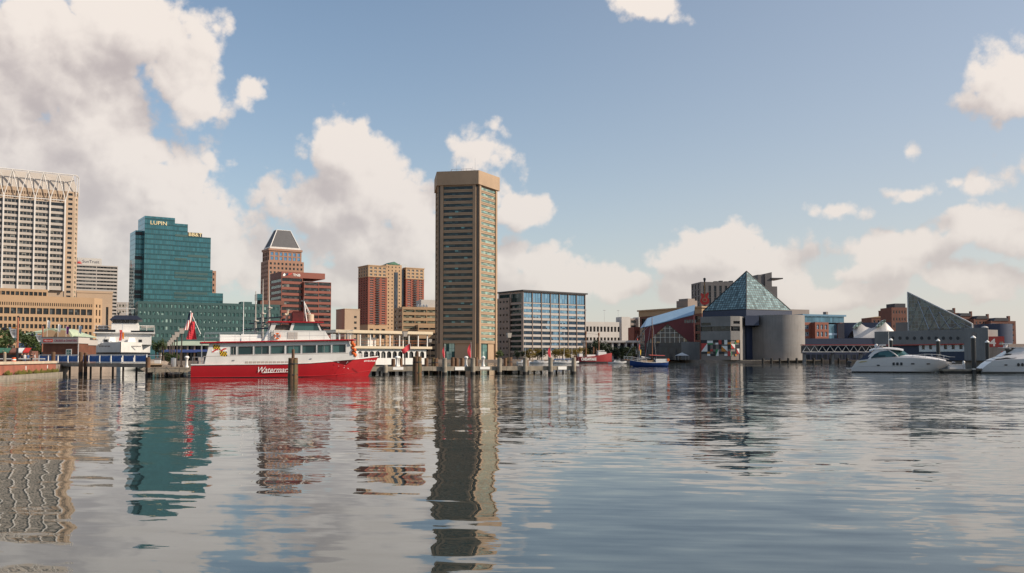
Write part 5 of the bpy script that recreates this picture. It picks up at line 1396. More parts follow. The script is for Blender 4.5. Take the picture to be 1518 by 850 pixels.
# ------------------------------------------------------------------ the main pier
YP0, YP1 = 123.0, 147.0
XP0, XP1 = PX(219, YP0), PX(853, YP1)
pa_ = math.atan2(YP1 - YP0, XP1 - XP0); LP = math.hypot(XP1 - XP0, YP1 - YP0)
PIER = thing('wooden_pier', 'long low wooden pier on dark piles running across the harbour', 'pier', (XP0, YP0, 0), pa_)
def lp(px): return span(219, YP0, px, pa_)
ZD = 1.2
q = MB(); q.box(0, LP, 0, 4.2, ZD - .15, ZD); q.build('deck', M['wood'], PIER)
for i in range(16):
    x0, x1 = LP * i / 16 + .02, LP * (i + 1) / 16 - .02
    q = MB(); q.box(x0, x1, -.12, -.01, ZD - .62 - .03 * (i % 3), ZD + .02 * (i % 2)); q.build('edge_beam', M['woodgrey'], PIER)
q = MB(); q.box(0, LP, 4.21, 4.3, ZD - .6, ZD); q.build('rear_beam', M['woodgrey'], PIER)
for i in range(33):
    x = .5 + (LP - 1) * i / 32
    for y in ((.5, 3.6) if i % 2 == 0 else (1.9,)):
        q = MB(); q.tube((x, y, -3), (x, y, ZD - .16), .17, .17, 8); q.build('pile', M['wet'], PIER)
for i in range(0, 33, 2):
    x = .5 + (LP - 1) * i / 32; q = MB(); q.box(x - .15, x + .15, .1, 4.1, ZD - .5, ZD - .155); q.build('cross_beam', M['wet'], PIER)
def pier_at(px, back=0.0, z=ZD):
    x = lp(px); c, s = math.cos(pa_), math.sin(pa_)
    return (XP0 + c * x - s * back, YP0 + s * x + c * back, z)
fp = 'pale topped piles along the front of the pier'
for (px, py, lab) in ((571, 541, 'pale pile with a rope beside the bow of the red boat'), (659, 531, 'pale front pile under the left feather flag'), (701, 531, 'pale front pile below the tower, right of the second feather flag'), (740.5, 531, 'pale front pile right of the tall tower'),
        (778.5, 530, 'pale front pile below the blue glass offices'), (816, 530, 'pale front pile with the rightmost feather flag'), (850.5, 530, 'pale pile at the outer end of the pier')):
    p = pier_at(px, -.5)
    pile(px, p[1], py, .36, M['woodgrey'], lab, fp)
rp = 'brown piles along the back of the pier'
for (px, py, lab) in ((583, 532, 'brown rear pile second right of the red bow'), (594, 531, 'brown rear pile behind a white pedestal'), (632, 531, 'red brown rear pile left of the mossy cluster'), (671, 530, 'broad red brown rear pile left of a grey one'), (677, 531, 'slim grey rear pile below the tower'),
        (685, 531, 'thin brown rear pile under the tower entrance'), (706, 530, 'brown rear pile right of the second feather flag'), (749, 531, 'red brown rear pile left of the lamp post'), (781, 534, 'red brown rear pile beside a pale front pile'), (554, 527, 'brown rear pile hidden behind the red bow')):
    p = pier_at(px, 4.6)
    pile(px, p[1], py, .30, M['pile'], lab, rp)
def dolphin(px, Y, py, rad, label, n=6, post=None, sp=1.0):
    r = thing('pile_cluster', label, 'pile cluster', (PX(px, Y), Y, 0), 0, 'bound clusters of mossy piles')
    h = PZ(py, Y)
    for i in range(n):
        a = 2 * math.pi * i / n + .3; R_ = rad * 1.25 * sp
        q = MB(); q.lathe([(rad * 1.02, -3), (rad, h * .5), (rad * .93, h - .08 * (i % 3)), (rad * .7, h + .03 - .08 * (i % 3))], 10)
        v = [(x * 1 + R_ * math.cos(a) * (1.15 - .15 * z / max(h, .1)), y + R_ * math.sin(a) * (1.15 - .15 * z / max(h, .1)), z) for x, y, z in q.v]; q.v = v
        q.build('timber', M['pilegreen'] if i % 2 else M['pile'], r, smooth=35)
    for z in (h * .72, .45): q = MB(); q.lathe([(rad * 2.32 * sp, z - .06), (rad * 2.32 * sp, z + .06)], 14); q.build('cable_band', M['dark'], r)
    if post:
        q = MB(); q.tube((0, 0, h * .6), (0, 0, PZ(post, Y)), .2, .18, 10); q.build('centre_post', M['pile'], r)
dolphin(434.5, 112, 531, .26, 'mossy bound pile cluster standing before the hull of the red boat', post=518)
dolphin(618.5, 128, 529, .28, 'mossy bound pile cluster before the pier right of the red boat', post=521)
p = pier_at(645, 5.5); dolphin(644.5, p[1], 531, .25, 'green bound pile cluster behind the pier left of the tower', 5)
p = pier_at(755, 5.5); dolphin(754.5, p[1], 530, .25, 'green bound pile cluster behind the pier beside the lamp post', 5)
# pier furniture
def pedestal(px, back, label, plate=True):
    r = thing('power_pedestal', label, 'power pedestal', pier_at(px, back), pa_, 'white power pedestals on the pier')
    q = MB(); q.lathe([(.30, .005), (.26, .12), (.17, .3), (.15, 1.0), (.2, 1.15), (.30, 1.3)], 12); q.build('column', M['rail'], r, smooth=40)
    q = MB(); q.lathe([(.30, 1.305), (.32, 1.42), (.22, 1.55), (.02, 1.6)], 12); q.build('lamp_cap', M['signwhite'], r, smooth=40)
    if plate: q = MB(); q.box(-.8, .8, -.6 - back + .44, -.56 - back + .44, -.45, -.05); q.build('name_plate', M['signwhite'], r)
for (px, bk, lab, pl) in ((590, .6, 'white pedestal right of the red bow', True), (597.5, 2.6, 'white pedestal behind its neighbour left of the lamp', False), (693, .6, 'white pedestal left of the front pile below the tower', False), (718.5, .6, 'white pedestal under the right side of the tower', True), (278, 2.2, 'white pedestal beside the stern of the red boat', False)):
    pedestal(px, bk, lab, pl)
for (px, lab) in ((681, 'plain white sign plate on the pier edge below the tower'), (833, 'plain white sign plate near the outer end of the pier')):
    o = MB().box(-.75, .75, -.03, .03, -.55, -.05).build('sign_plate', M['signwhite']); p = pier_at(px, -.17); o.location = p; o.rotation_euler = (0, 0, pa_); tag(o, lab, 'sign plate', 'white plates on the pier edge')
def pier_lamp(px, back, py, label, group='box headed lamp posts on the piers', loc=None):
    p = loc or pier_at(px, back)
    r = thing('lamp_post', label, 'lamp post', p, pa_, group)
    h = PZ(py, p[1]) - p[2]
    q = MB(); q.tube((0, 0, .004), (0, 0, h - .75), .10, .08, 8); q.box(-.2, .2, -.2, .2, .003, .3); q.build('post', D.materials.get('bronze_paint') or mat('bronze_paint', (.06, .04, .03), .5, .1), r)
    q = MB(); q.add([(x * s_, y * s_, z) for (s_, z) in ((.26, h - .74), (.36, h)) for x, y in ((-1, -1), (1, -1), (1, 1), (-1, 1))], [(3, 2, 1, 0), (4, 5, 6, 7), (0, 1, 5, 4), (1, 2, 6, 5), (2, 3, 7, 6), (3, 0, 4, 7)]); q.build('lamp_box', M['pale'], r)
    q = MB(); q.box(-.38, .38, -.38, .38, h + .003, h + .06); q.build('lid', M['hotel'], r)
pier_lamp(602.5, .9, 492, 'lamp post on the pier carrying a red pennant')
pier_lamp(761.5, 2.0, 494, 'lamp post on the pier below the blue glass offices')
pier_lamp(637.5, 30, 503, 'distant lamp post between the white arcade boat and the tower', loc=(PX(637.5, 210), 210, G - .4))
for i, (px, Y, py, lab) in enumerate(((269, 126.5, 487, 'nearest of the receding lamp posts left of the flags'), (262, 134, 492.5, 'second of the receding lamp posts left of the flags'), (258, 141, 497, 'third of the receding lamp posts left of the flags'), (255.3, 148, 501, 'fourth of the receding lamp posts left of the flags'), (252.8, 156, 504.5, 'fifth of the receding lamp posts left of the flags'), (250.6, 165, 507, 'farthest of the receding lamp posts left of the flags'))):
    pier_lamp(px, 0, py, lab, 'lamp posts receding along the side pier', loc=(PX(px, Y), Y, 1.2 if i == 0 else 1.25))
# side pier that carries the receding lamps
q = MB(); q.prism([(PX(222, 128), 128.2), (PX(283, 128), 130), (PX(268, 175), 175), (PX(240, 175), 175)], 1.0, 1.24)
o = q.build('side_pier', M['wood']); tag(o, 'plank side pier leading back from the left end of the main pier', 'pier')
for (px, Y, lab) in ((234, 134, 'white rubbish bin on the side pier'),):
    r = thing('rubbish_bin', 'white square rubbish bin beside the rusty pile', 'bin', (PX(px, Y), Y, 1.24), .2)
    q = MB(); q.loft([[(x * s_, y * s_, z) for x, y in ((-.42, -.42), (.42, -.42), (.42, .42), (-.42, .42))] for s_, z in ((.85, .01), (1, 1.0))], close=True); q.build('bin_body', M['rail'], r)
    q = MB(); q.loft([[(x * s_, y * s_, z) for x, y in ((-.45, -.45), (.45, -.45), (.45, .45), (-.45, .45))] for s_, z in ((1, 1.01), (.6, 1.3))], close=True); q.build('lid', M['hotel'], r)
r = thing('rubbish_bin', 'round galvanised drum bin below the lamp posts', 'bin', (PX(257.5, 131), 131, 1.24), 0)
q = MB(); q.lathe([(.36, .01), (.37, .5), (.36, 1.12), (.33, 1.14)], 16); q.build('drum', M['steel'], r, smooth=35)
q = MB(); q.lathe([(.39, 1.14), (.39, 1.2), (.05, 1.3)], 16); q.build('lid', M['steel'], r)
o = D.objects.new('pier_bush', CROWN[('leaf', 1)]); link(o); p = (PX(254, 138), 138, 1.24 + 1.2); o.location = p; o.scale = (1.2, 1.0, 1.15); tag(o, 'scruffy green bush among the receding lamp posts', 'bush')
# flags
M['flagred'] = mat('red_flag_cloth', (.50, .025, .04), .7, .05, 1)
def feather(px, py0, py1, lean, back, label):
    p = pier_at(px, back); r = thing('feather_flag', label, 'flag', p, pa_, 'red feather flags on the pier')
    z1 = PZ(py1, p[1]) - ZD; z0 = PZ(py0, p[1]) - ZD
    q = MB(); q.tube((0, 0, .003), (0, 0, z1 + .1), .04, .025, 6); q.build('pole', M['rail'], r)
    sec = []
    for t in [i / 10 for i in range(11)]:
        z = z1 + (z0 - z1) * t; wdt = lean * math.sin(math.pi * min(1, .08 + t * .8)) * (1 if t < .9 else .75)
        sec.append([(.03, 0, z), (.03 + wdt * .5, .10 * math.sin(t * 6), z - .05), (.03 + wdt, .06 * math.sin(t * 4 + 1), z - .22)])
    q = MB(); q.loft(sec); q.build('cloth', M['flagred'], r)
feather(660.5, 530, 511, -.42, .4, 'narrow red feather flag at the left foot of the tower')
feather(699.5, 529, 508, -.62, .4, 'red feather flag at the right of the tower entrance')
feather(818, 530, 512, -.55, .4, 'red feather flag before the golden trees')
p = pier_at(603, .9); r = thing('pennant_flag', 'red swallow pennant flying from the pier lamp post', 'flag', (p[0], p[1], p[2]), pa_)
Z = lambda y: PZ(y, p[1]) - ZD
def lx2(px): return (px - 603) / FPX * p[1] / math.cos(pa_)
A0, A1, B0, B1 = (lx2(609), Z(509.5)), (lx2(609.5), Z(518)), (lx2(596.5), Z(519)), (lx2(599), Z(525.5))
sec = []
for t in [i / 8 for i in range(9)]:
    sec.append([(A0[0] + (B0[0] - A0[0]) * t, -.35 + .12 * math.sin(t * 6), A0[1] + (B0[1] - A0[1]) * t), (A1[0] + (B1[0] - A1[0]) * t, -.35 + .12 * math.sin(t * 6 + .6), A1[1] + (B1[1] - A1[1]) * t)])
q = MB(); q.loft(sec); q.build('cloth', M['flagred'], r)
q = MB(); q.path([(0, -.1, Z(513)), (A0[0] + .02, -.35, A0[1] + .05), (A1[0] + .02, -.35, A1[1])], .03, 5); q.build('flag_stay', M['rail'], r)
# ------------------------------------------------------------------ boats
M['hullred'] = mat('red_hull_paint', (.40, .012, .018), .28, .06, .5)
M['gelcoat'] = mat('white_gelcoat', (.70, .67, .66), .18, .03, .3)
M['shipwhite'] = mat('ship_white_paint', (.74, .72, .69), .4, .06, .5, streak=.12)
M['boot'] = mat('black_boot_paint', (.012, .013, .016), .4, .1)
M['cream'] = mat('cream_paint', (.60, .49, .35), .5, .05)
M['lifeorange'] = mat('life_jacket_orange', (.70, .13, .02), .7, .08, 3)
M['tint'] = glass_mat('tinted_boat_glass', (.015, .045, .05), (.06, .14, .14), cell=(1.1, 1.1, 3), metal=.25, p=.5)
M['hullblue'] = mat('blue_hull_paint', (.012, .045, .19), .35, .06, .5)
M['lightred'] = mat('lightship_red_paint', (.28, .022, .025), .45, .1, .3)
M['spar'] = mat('brown_spar', (.26, .11, .05), .6, .1)
M['inside'] = mat('dim_interior', (.16, .13, .11), .8, .3, 1.2)
def hull_secs(st):
    """stations x, sheer z, half beam, chine z, half chine, keel z -> section loops from port sheer round the keel to starboard sheer"""
    out = []
    for row in st:
        (x, zs, hb, zc, hc, zk) = row[:6]; rk = row[6] if len(row) > 6 else 0
        s = []
        for t in (0, .35, .7): s.append((x - rk * t, -(hb + (hc - hb) * (t ** 1.5)), zs + (zc - zs) * t))
        s.append((x - rk, -hc, zc)); s.append((x - rk * 1.15, -hc * .5, zc + (zk - zc) * .6)); s.append((x - rk * 1.3, 0, zk))
        out.append(s + [(a, -b_, c) for a, b_, c in reversed(s[:-1])])
    return out
def hull(mb, st, deck=True, mi=0, dmi=None):
    S = hull_secs(st); mb.loft(S, mi)
    mb.poly([tuple(p) for p in S[0]], mi)
    if deck: mb.loft([[s[0], s[-1]] for s in S], mi if dmi is None else dmi)
def boat_frame(px0, Y, psi):
    X0 = PX(px0, Y)
    def bx(px): return span(px0, Y, px, psi)
    def bz(py, x): return PZ(py, Y + x * math.sin(psi))
    return X0, bx, bz
def rail(parent, pts, h, m, r=.03, mid=True, name='rail', step=1.6):
    q = MB()
    q.path([(p[0], p[1], p[2] + h) for p in pts], r, 5)
    if mid: q.path([(p[0], p[1], p[2] + h * .5) for p in pts], r * .7, 4)
    for a, b_ in zip(pts, pts[1:]):
        a, b_ = Vector(a), Vector(b_); n = max(1, int((b_ - a).length / step))
        for i in range(n + 1): p = a + (b_ - a) * i / n; q.tube(p, p + Vector((0, 0, h)), r * .8, r * .8, 4)
    return q.build(name, m, parent)

# --- the red tour boat
psb = R(19); Yb_ = 115.5
X0, bx, bz = boat_frame(283, Yb_, psb)
HB = 3.1
c_, s_ = math.cos(psb), math.sin(psb)
RB = thing('tour_boat', 'red hulled white two deck tour boat moored along the wooden pier', 'tour boat', (X0 - s_ * HB, Yb_ + c_ * HB, 0), psb)
zs0, zs1, zs2 = bz(541.5, 0), bz(540, bx(424)), bz(529, bx(568))
LB = bx(567)
st = []
for t in (0, .08, .25, .45, .6, .72, .82, .90, .96, 1.0):
    x = LB * t
    zsh = zs0 + (zs1 - zs0) * min(1, t / .5) if t < .5 else zs1 + (zs2 - zs1) * ((t - .5) / .5) ** 1.35
    f = 1 if t < .55 else max(.02, 1 - ((t - .55) / .45) ** 2.2)
    fc = .93 if t < .5 else max(.004, .93 * (1 - ((t - .5) / .5) ** 1.9))
    st.append((x, zsh, HB * f, -.12, HB * fc, -.9 if t < .8 else -.9 + .7 * ((t - .8) / .2), 0 if t < .72 else 1.45 * ((t - .72) / .28) ** 1.8))
q = MB(); hull(q, st); hl = q.build('hull', M['hullred'], RB, smooth=35, fixn=True)
q = MB()                                                   # rub rail and spray knuckle
S = hull_secs(st)
for sd_ in (0, -1):
    q.path([(s[sd_][0], s[sd_][1] * 1.004, s[sd_][2] + .03) for s in S], .085, 5)
q.build('gunwale', M['shipwhite'], RB)
q = MB()
for a, b_ in zip(S[:-1], S[1:]):
    pa, pb_ = a[3], b_[3]
    u0, u1 = max(0, pa[0] / LB - .55) / .45, max(0, pb_[0] / LB - .55) / .45; la, lb2 = Vector(a[3]).lerp(Vector(a[0]), .12 + .28 * u0 ** 2), Vector(b_[3]).lerp(Vector(b_[0]), .12 + .28 * u1 ** 2); q.tube((la.x, la.y - .03, la.z), (lb2.x, lb2.y - .03, lb2.z), .05, .05, 5)
q.build('spray_rail', M['hullred'], hl)
q = MB(); 
for a, b_ in zip(S[:7], S[1:8]): q.quad((a[3][0], a[3][1] - .03, -.25), (b_[3][0], b_[3][1] - .03, -.25), (b_[3][0], b_[3][1] - .03, .17), (a[3][0], a[3][1] - .03, .17))
q.build('boot_stripe', M['boot'], hl)
zt = (zs0 + zs1) / 2
text_mesh('hull_lettering', 'Watermark', 1.05, M['signwhite'], hl, (bx(380), -HB - .035, bz(552.3, bx(405))), shear=.42, ext=.006, sx=.86)
q = MB(); q.slab([(0, 0), (bx(428) - bx(388), .12), (bx(428) - bx(388), .17), (0, .06)], -.01, 0); o = q.build('lettering_underline', M['signwhite'], hl); o.location = (bx(389), -HB - .035, bz(553.2, bx(405)))
q = MB(); rg = random.Random(4)
for i in range(9):                                        # small name by the bow, too far off to read
    x = bx(541) + i * .19; q.box(x, x + .13, -.012, 0, .02 * (i % 3), .16 + .05 * (i % 2))
o = q.build('bow_name', M['signwhite'], hl); xb_ = bx(541); i_ = 7
o.location = (0, -HB * .80, bz(536.5, xb_)); 
q = MB()
for i in range(10):
    x = bx(508) + rg.uniform(-.9, .9); z = bz(540 + rg.uniform(-4, 9), x); y = -HB * .93
    q.sphere((x, y, z), rg.uniform(.03, .065), 6, 4)
q.build('paint_scrape', M['signwhite'], hl)
# main cabin
xs_, xe_ = bx(304), bx(527)
zc0, zc1 = zt + .02, bz(509, bx(305)); zc1b = bz(505, bx(520))
def zroof(x): return zc1 + (zc1b - zc1) * (x - xs_) / (xe_ - xs_)
def zdeckh(x):
    t = x / LB
    return (zs0 + (zs1 - zs0) * min(1, t / .5) if t < .5 else zs1 + (zs2 - zs1) * ((t - .5) / .5) ** 1.35)
wy = HB - .35
wins = [(342, 350), (353, 375), (377.5, 399), (401.5, 422), (425, 446), (448.5, 469), (471, 491), (493.5, 513)]
def cabin_side(sgn):
    q = MB()
    F = Fc((0, sgn * wy, 0), (1, 0, 0), (0, sgn, 0))
    zw0, zw1 = lambda x: zroof(x) - 1.55, lambda x: zroof(x) - .50
    xl, xr = bx(311), bx(516)
    edges = [xl] + [v for a, b_ in wins for v in (bx(a), bx(b_))] + [xr]
    for i in range(len(edges) - 1):
        a, b_ = edges[i], edges[i + 1]
        if i % 2 == 0:
            q.quad(F.p(a, zw0(a)), F.p(b_, zw0(b_)), F.p(b_, zw1(b_)), F.p(a, zw1(a)))
        else:
            d = -.12
            q.quad(F.p(a, zw0(a)), F.p(b_, zw0(b_)), F.p(b_, zw0(b_), d), F.p(a, zw0(a), d)); q.quad(F.p(a, zw1(a), d), F.p(b_, zw1(b_), d), F.p(b_, zw1(b_)), F.p(a, zw1(a)))
            q.quad(F.p(a, zw0(a), d), F.p(a, zw1(a), d), F.p(a, zw1(a)), F.p(a, zw0(a))); q.quad(F.p(b_, zw0(b_)), F.p(b_, zw1(b_)), F.p(b_, zw1(b_), d), F.p(b_, zw0(b_), d))
            w_ = MB(); w_.quad(F.p(a, zw0(a), d), F.p(b_, zw0(b_), d), F.p(b_, zw1(b_), d), F.p(a, zw1(a), d)); wo_ = w_.build('window', M['tint'], RB)
            fr_ = MB(); pth = [F.p(a, zw0(a), .01), F.p(b_, zw0(b_), .01), F.p(b_, zw1(b_), .01), F.p(a, zw1(a), .01), F.p(a, zw0(a), .01)]; fr_.path(pth, .035, 4)
            if i % 4 == 1: fr_.tube(F.p((a + b_) / 2, zw0(a), d + .02), F.p((a + b_) / 2, zw1(a), d + .02), .03, .03, 4)
            fr_.build('window_frame', M['steel'], wo_)
    q.quad(F.p(xl, zw1(xl)), F.p(xr, zw1(xr)), F.p(xr, zroof(xr)), F.p(xl, zroof(xl)))
    n = 8
    for i in range(n):
        a, b_ = xl + (xr - xl) * i / n, xl + (xr - xl) * (i + 1) / n
        q.quad(F.p(a, zdeckh(a) + .02), F.p(b_, zdeckh(b_) + .02), F.p(b_, zw0(b_)), F.p(a, zw0(a)))
    q.quad(F.p(bx(303), zdeckh(xs_) + .02), F.p(xl, zdeckh(xl) + .02), F.p(xl, zw0(xl)), F.p(bx(306), zw0(xl)))
    q.quad(F.p(bx(306), zw0(xl)), F.p(xl, zw0(xl)), F.p(xl, zroof(xl)), F.p(xl - .02, zroof(xl)))
    q.quad(F.p(xr, zdeckh(xr) + .02), F.p(bx(527), zdeckh(bx(527)) + .02), F.p(bx(524), zw0(xr)), F.p(xr, zw0(xr)))
    q.quad(F.p(xr, zw0(xr)), F.p(bx(524), zw0(xr)), F.p(bx(517), zroof(xr)), F.p(xr, zroof(xr)))
    return q.build('cabin_side', M['shipwhite'], RB)
cabin_side(-1); cabin_side(1)
q = MB(); q.quad((bx(303), -wy, zs0), (bx(303), wy, zs0), (bx(311), wy, zc1), (bx(311), -wy, zc1)); q.build('cabin_back', M['shipwhite'], RB)
xf0, xf1 = bx(527), bx(517); zf0, zf1 = zdeckh(xf0), zroof(xf1)
q = MB(); q.quad((xf0, -wy, zf0), (xf0, wy, zf0), (xf1, wy, zf1), (xf1, -wy, zf1)); wsn = q.build('cabin_front', M['shipwhite'], RB)
for i in range(3):
    q = MB(); y0, y1 = -wy + .25 + i * (2 * wy - .2) / 3, -wy + .05 + (i + 1) * (2 * wy - .2) / 3
    def fp_(y, t): return (xf0 + (xf1 - xf0) * t + .04, y, zf0 + (zf1 - zf0) * t)
    q.quad(fp_(y0, .45), fp_(y1, .45), fp_(y1, .88), fp_(y0, .88)); q.build('front_window', M['tint'], wsn)
q = MB()
for i in range(11):
    x = bx(364) + (bx(429) - bx(364)) * i / 11; q.box(x, x + .38, -wy - .03, -wy - .005, zt + .12, zt + .42)
q.build('side_vent', M['pale'], RB)
q = MB(); q.tube((bx(345), -wy - .06, zt + .55), (bx(345) + .25, -wy - .06, zt + .55), .05); q.tube((bx(460), -wy - .06, zt + .75), (bx(460) + .25, -wy - .06, zt + .75), .05); q.build('scupper', M['steel'], RB)
q = MB(); q.quad((xs_ - .2, -wy - .012, zroof(xs_) - 1.72), (xf1, -wy - .012, zroof(xf1) - 1.72), (xf1, -wy - .012, zroof(xf1) - 1.66), (xs_ - .2, -wy - .012, zroof(xs_) - 1.66)); q.build('trim_line', M['greystone'], RB)
# upper deck slab with its red edge
xd0, xd1 = bx(297), bx(523)
q = MB(); q.loft([[(x, -HB + .0, z + .01), (x, HB, z + .01), (x, HB, z + .15), (x, -HB, z + .15)] for x, z in ((xd0, zc1 - .02), (xd1, zc1b))], close=True); q.build('upper_deck', M['whitepaint'], RB)
q = MB()
pth = [(xd0, HB + .02, zc1 + .06), (xd0, -HB - .02, zc1 + .06), (xd1, -HB - .02, zc1b + .08), (xd1 + .5, -HB * .6, zc1b + .08), (xd1 + .5, HB * .6, zc1b + .08), (xd1, HB + .02, zc1b + .08), (xd0, HB + .02, zc1 + .06)]
q.path(pth, .11, 6); q.build('red_edge', M['hullred'], RB)
def zu(x): return zc1 + .16 + (zc1b - zc1) * (x - xd0) / (xd1 - xd0)
rail(RB, [(bx(303), -HB + .1, zu(bx(303))), (bx(392), -HB + .1, zu(bx(392))), (bx(523), -HB + .1, zu(bx(523)))], 1.15, M['steel'], .026, step=1.75, name='side_rail')
rail(RB, [(bx(303), HB - .1, zu(bx(303))), (bx(523), HB - .1, zu(bx(523)))], 1.15, M['steel'], .026, step=1.75, name='side_rail')
rail(RB, [(bx(303), -HB + .1, zu(bx(303))), (bx(303), HB - .1, zu(bx(303)))], 1.15, M['steel'], .026, step=1.2, name='stern_rail')
rail(RB, [(bx(523), -HB + .1, zu(bx(523))), (bx(523), HB - .1, zu(bx(523)))], 1.25, M['steel'], .026, step=1.2, name='front_rail')
for (a, b_, y0) in ((326, 356, -1.9), (358, 388, -1.9), (330, 384, 1.2)):
    q = MB(); q.box(bx(a), bx(b_), y0, y0 + .9, zu(bx(a)) + .01, zu(bx(a)) + .42); q.box(bx(a), bx(b_), y0 + .78, y0 + .9, zu(bx(a)) + .43, zu(bx(a)) + .95); q.build('deck_bench', M['whitepaint'], RB)
# pilothouse
z0 = zu(bx(400)); 
pw = 2.0
prof = [(bx(390), z0), (bx(493), z0), (bx(489), bz(491, bx(480))), (bx(478), bz(487, bx(480))), (bx(476), bz(490.5, bx(480))), (bx(402), bz(490.5, bx(400))), (bx(399), bz(488, bx(400)))]
zsill = bz(489.8, bx(440)); ztop = bz(478.5, bx(440)); zroof2 = bz(476.2, bx(440))
q = MB(); q.slab([(bx(391), z0), (bx(493), z0), (bx(483), zsill), (bx(400), zsill)], -pw, pw); ph = q.build('pilothouse', M['shipwhite'], RB)
q = MB()
for (a0, a1) in ((400, 407), (430, 434.5), (475.5, 478)):
    sh0 = 3.5
    q.slab([(bx(a0), zsill + .005), (bx(a1), zsill + .005), (bx(a1 + (sh0 if a0 < 470 else -5)), ztop), (bx(a0 + (sh0 if a0 < 470 else -5)), ztop)], -pw, -pw + .12); q.slab([(bx(a0), zsill + .005), (bx(a1), zsill + .005), (bx(a1 + (sh0 if a0 < 470 else -5)), ztop), (bx(a0 + (sh0 if a0 < 470 else -5)), ztop)], pw - .12, pw)
q.build('window_pillar', M['shipwhite'], ph)
q = MB(); q.slab([(bx(434.6), zsill + .02), (bx(475), zsill + .02), (bx(470.5), ztop - .02), (bx(438), ztop - .02)], -pw + .05, -pw + .08); q.build('side_window', M['tint'], ph)
q = MB(); q.slab([(bx(434.6), zsill + .02), (bx(475), zsill + .02), (bx(470.5), ztop - .02), (bx(438), ztop - .02)], pw - .08, pw - .05); q.build('side_window', M['tint'], ph)
q = MB(); q.quad((bx(482), -pw + .15, zsill + .02), (bx(482), pw - .15, zsill + .02), (bx(474), pw - .15, ztop), (bx(474), -pw + .15, ztop)); q.build('windscreen', M['tint'], ph)
q = MB(); q.box(bx(402), bx(436), -1.6, -1.5, zsill + .01, ztop - .3); q.build('bulkhead', M['inside'], ph)
q = MB(); q.box(bx(455), bx(462), -.6, .6, zsill + .01, zsill + .7); q.build('helm_console', M['inside'], ph)
q = MB(); q.box(bx(397), bx(481), -pw - .3, pw + .3, ztop + .005, zroof2); rf = q.build('roof', M['hullred'], ph, bevel=.04)
q = MB(); q.box(bx(427), bx(442), -pw - .05, -pw - .005, z0 + .3, zsill - .25); 
q.build('louvre', M['greystone'], ph)
q = MB(); n = 16; R1, R2 = .34, .10
secs = []
for i in range(n + 1):
    a = 2 * math.pi * i / n; secs.append([((R1 + R2 * math.cos(b2)) * math.cos(a), R2 * math.sin(b2) * .8, (R1 + R2 * math.cos(b2)) * math.sin(a)) for b2 in [2 * math.pi * j / 8 for j in range(8)]])
q.loft(secs, close=True, caps=False); lb_ = q.build('lifebuoy', M['lifeorange'], RB, smooth=60); lb_.location = (bx(411.5), -pw - .14, bz(498.3, bx(411)))
for a in (0, 90, 180, 270):
    q = MB(); q.box(-.11, .11, -.105, -.085, -.05, .05); o = q.build('white_band', M['signwhite'], lb_); ra = R(a + 45); o.location = (R1 * math.cos(ra), 0, R1 * math.sin(ra)); o.rotation_euler = (0, -ra, 0)
q = MB()
for k in range(5): q.box(bx(402) , bx(405.5), -pw - .25, -pw - .12, z0 + .1 + k * .25, z0 + .16 + k * .25)
q.tube((bx(402), -pw - .18, z0), (bx(402), -pw - .18, z0 + 1.4), .035); q.tube((bx(405.5), -pw - .18, z0), (bx(405.5), -pw - .18, z0 + 1.4), .035); q.build('ladder', M['hotel'], RB)
# things on its roof belong to the boat
zr = zroof2 + .005
q = MB(); q.box(bx(434), bx(452), -1.3, 1.3, zr, zr + 1.25); q.box(bx(436), bx(450), -1.1, 1.1, zr + 1.25, zr + 1.4); q.build('roof_tarpaulin', mat('maroon_tarpaulin', (.12, .012, .012), .7, .2, 2), RB, bevel=.08)
q = MB(); q.lathe([(.52, 0), (.52, 1.0), (.46, 1.05)], 16, (bx(463), 0, zr)); q.build('cream_funnel', M['cream'], RB, smooth=35)
q = MB(); q.tube((bx(427), 0, zr), (bx(429.5), 0, zr + 1.6), .22, .12, 8); q.tube((bx(424), -.3, zr + .95), (bx(429), .3, zr + 1.0), .14, .2, 8); q.tube((bx(428), 0, zr + 1.4), (bx(432), 0, zr + 1.55), .1, .16, 8); q.build('searchlight_mast', M['cream'], RB)
q = MB(); za_ = bz(445, bx(453)); q.tube((bx(457), -.8, zr), (bx(453.5), -.15, za_), .1, .06, 6); q.tube((bx(457), .8, zr), (bx(453.5), .15, za_), .1, .06, 6); q.tube((bx(470), 0, zr), (bx(453.5), 0, za_), .06, .05, 6); q.tube((bx(467), 0, zr), (bx(455), 0, za_ - .4), .05, .04, 6)
q.tube((bx(456), -.55, zr + 1.0), (bx(456), .55, zr + 1.0), .05, .05, 5); q.build('signal_mast', M['whitesteel'], RB)
q = MB(); q.box(bx(449), bx(458.5), -.15, .15, za_ - .02, za_ + .14); q.tube((bx(453), 0, za_ + .1), (bx(453), 0, za_ + .6), .03); q.build('radar_bar', M['hotel'], RB)
q = MB(); q.tube((bx(362), .5, zu(bx(362))), (bx(362), .5, bz(443, bx(362))), .06, .03, 6); q.build('whip_antenna', M['signwhite'], RB)
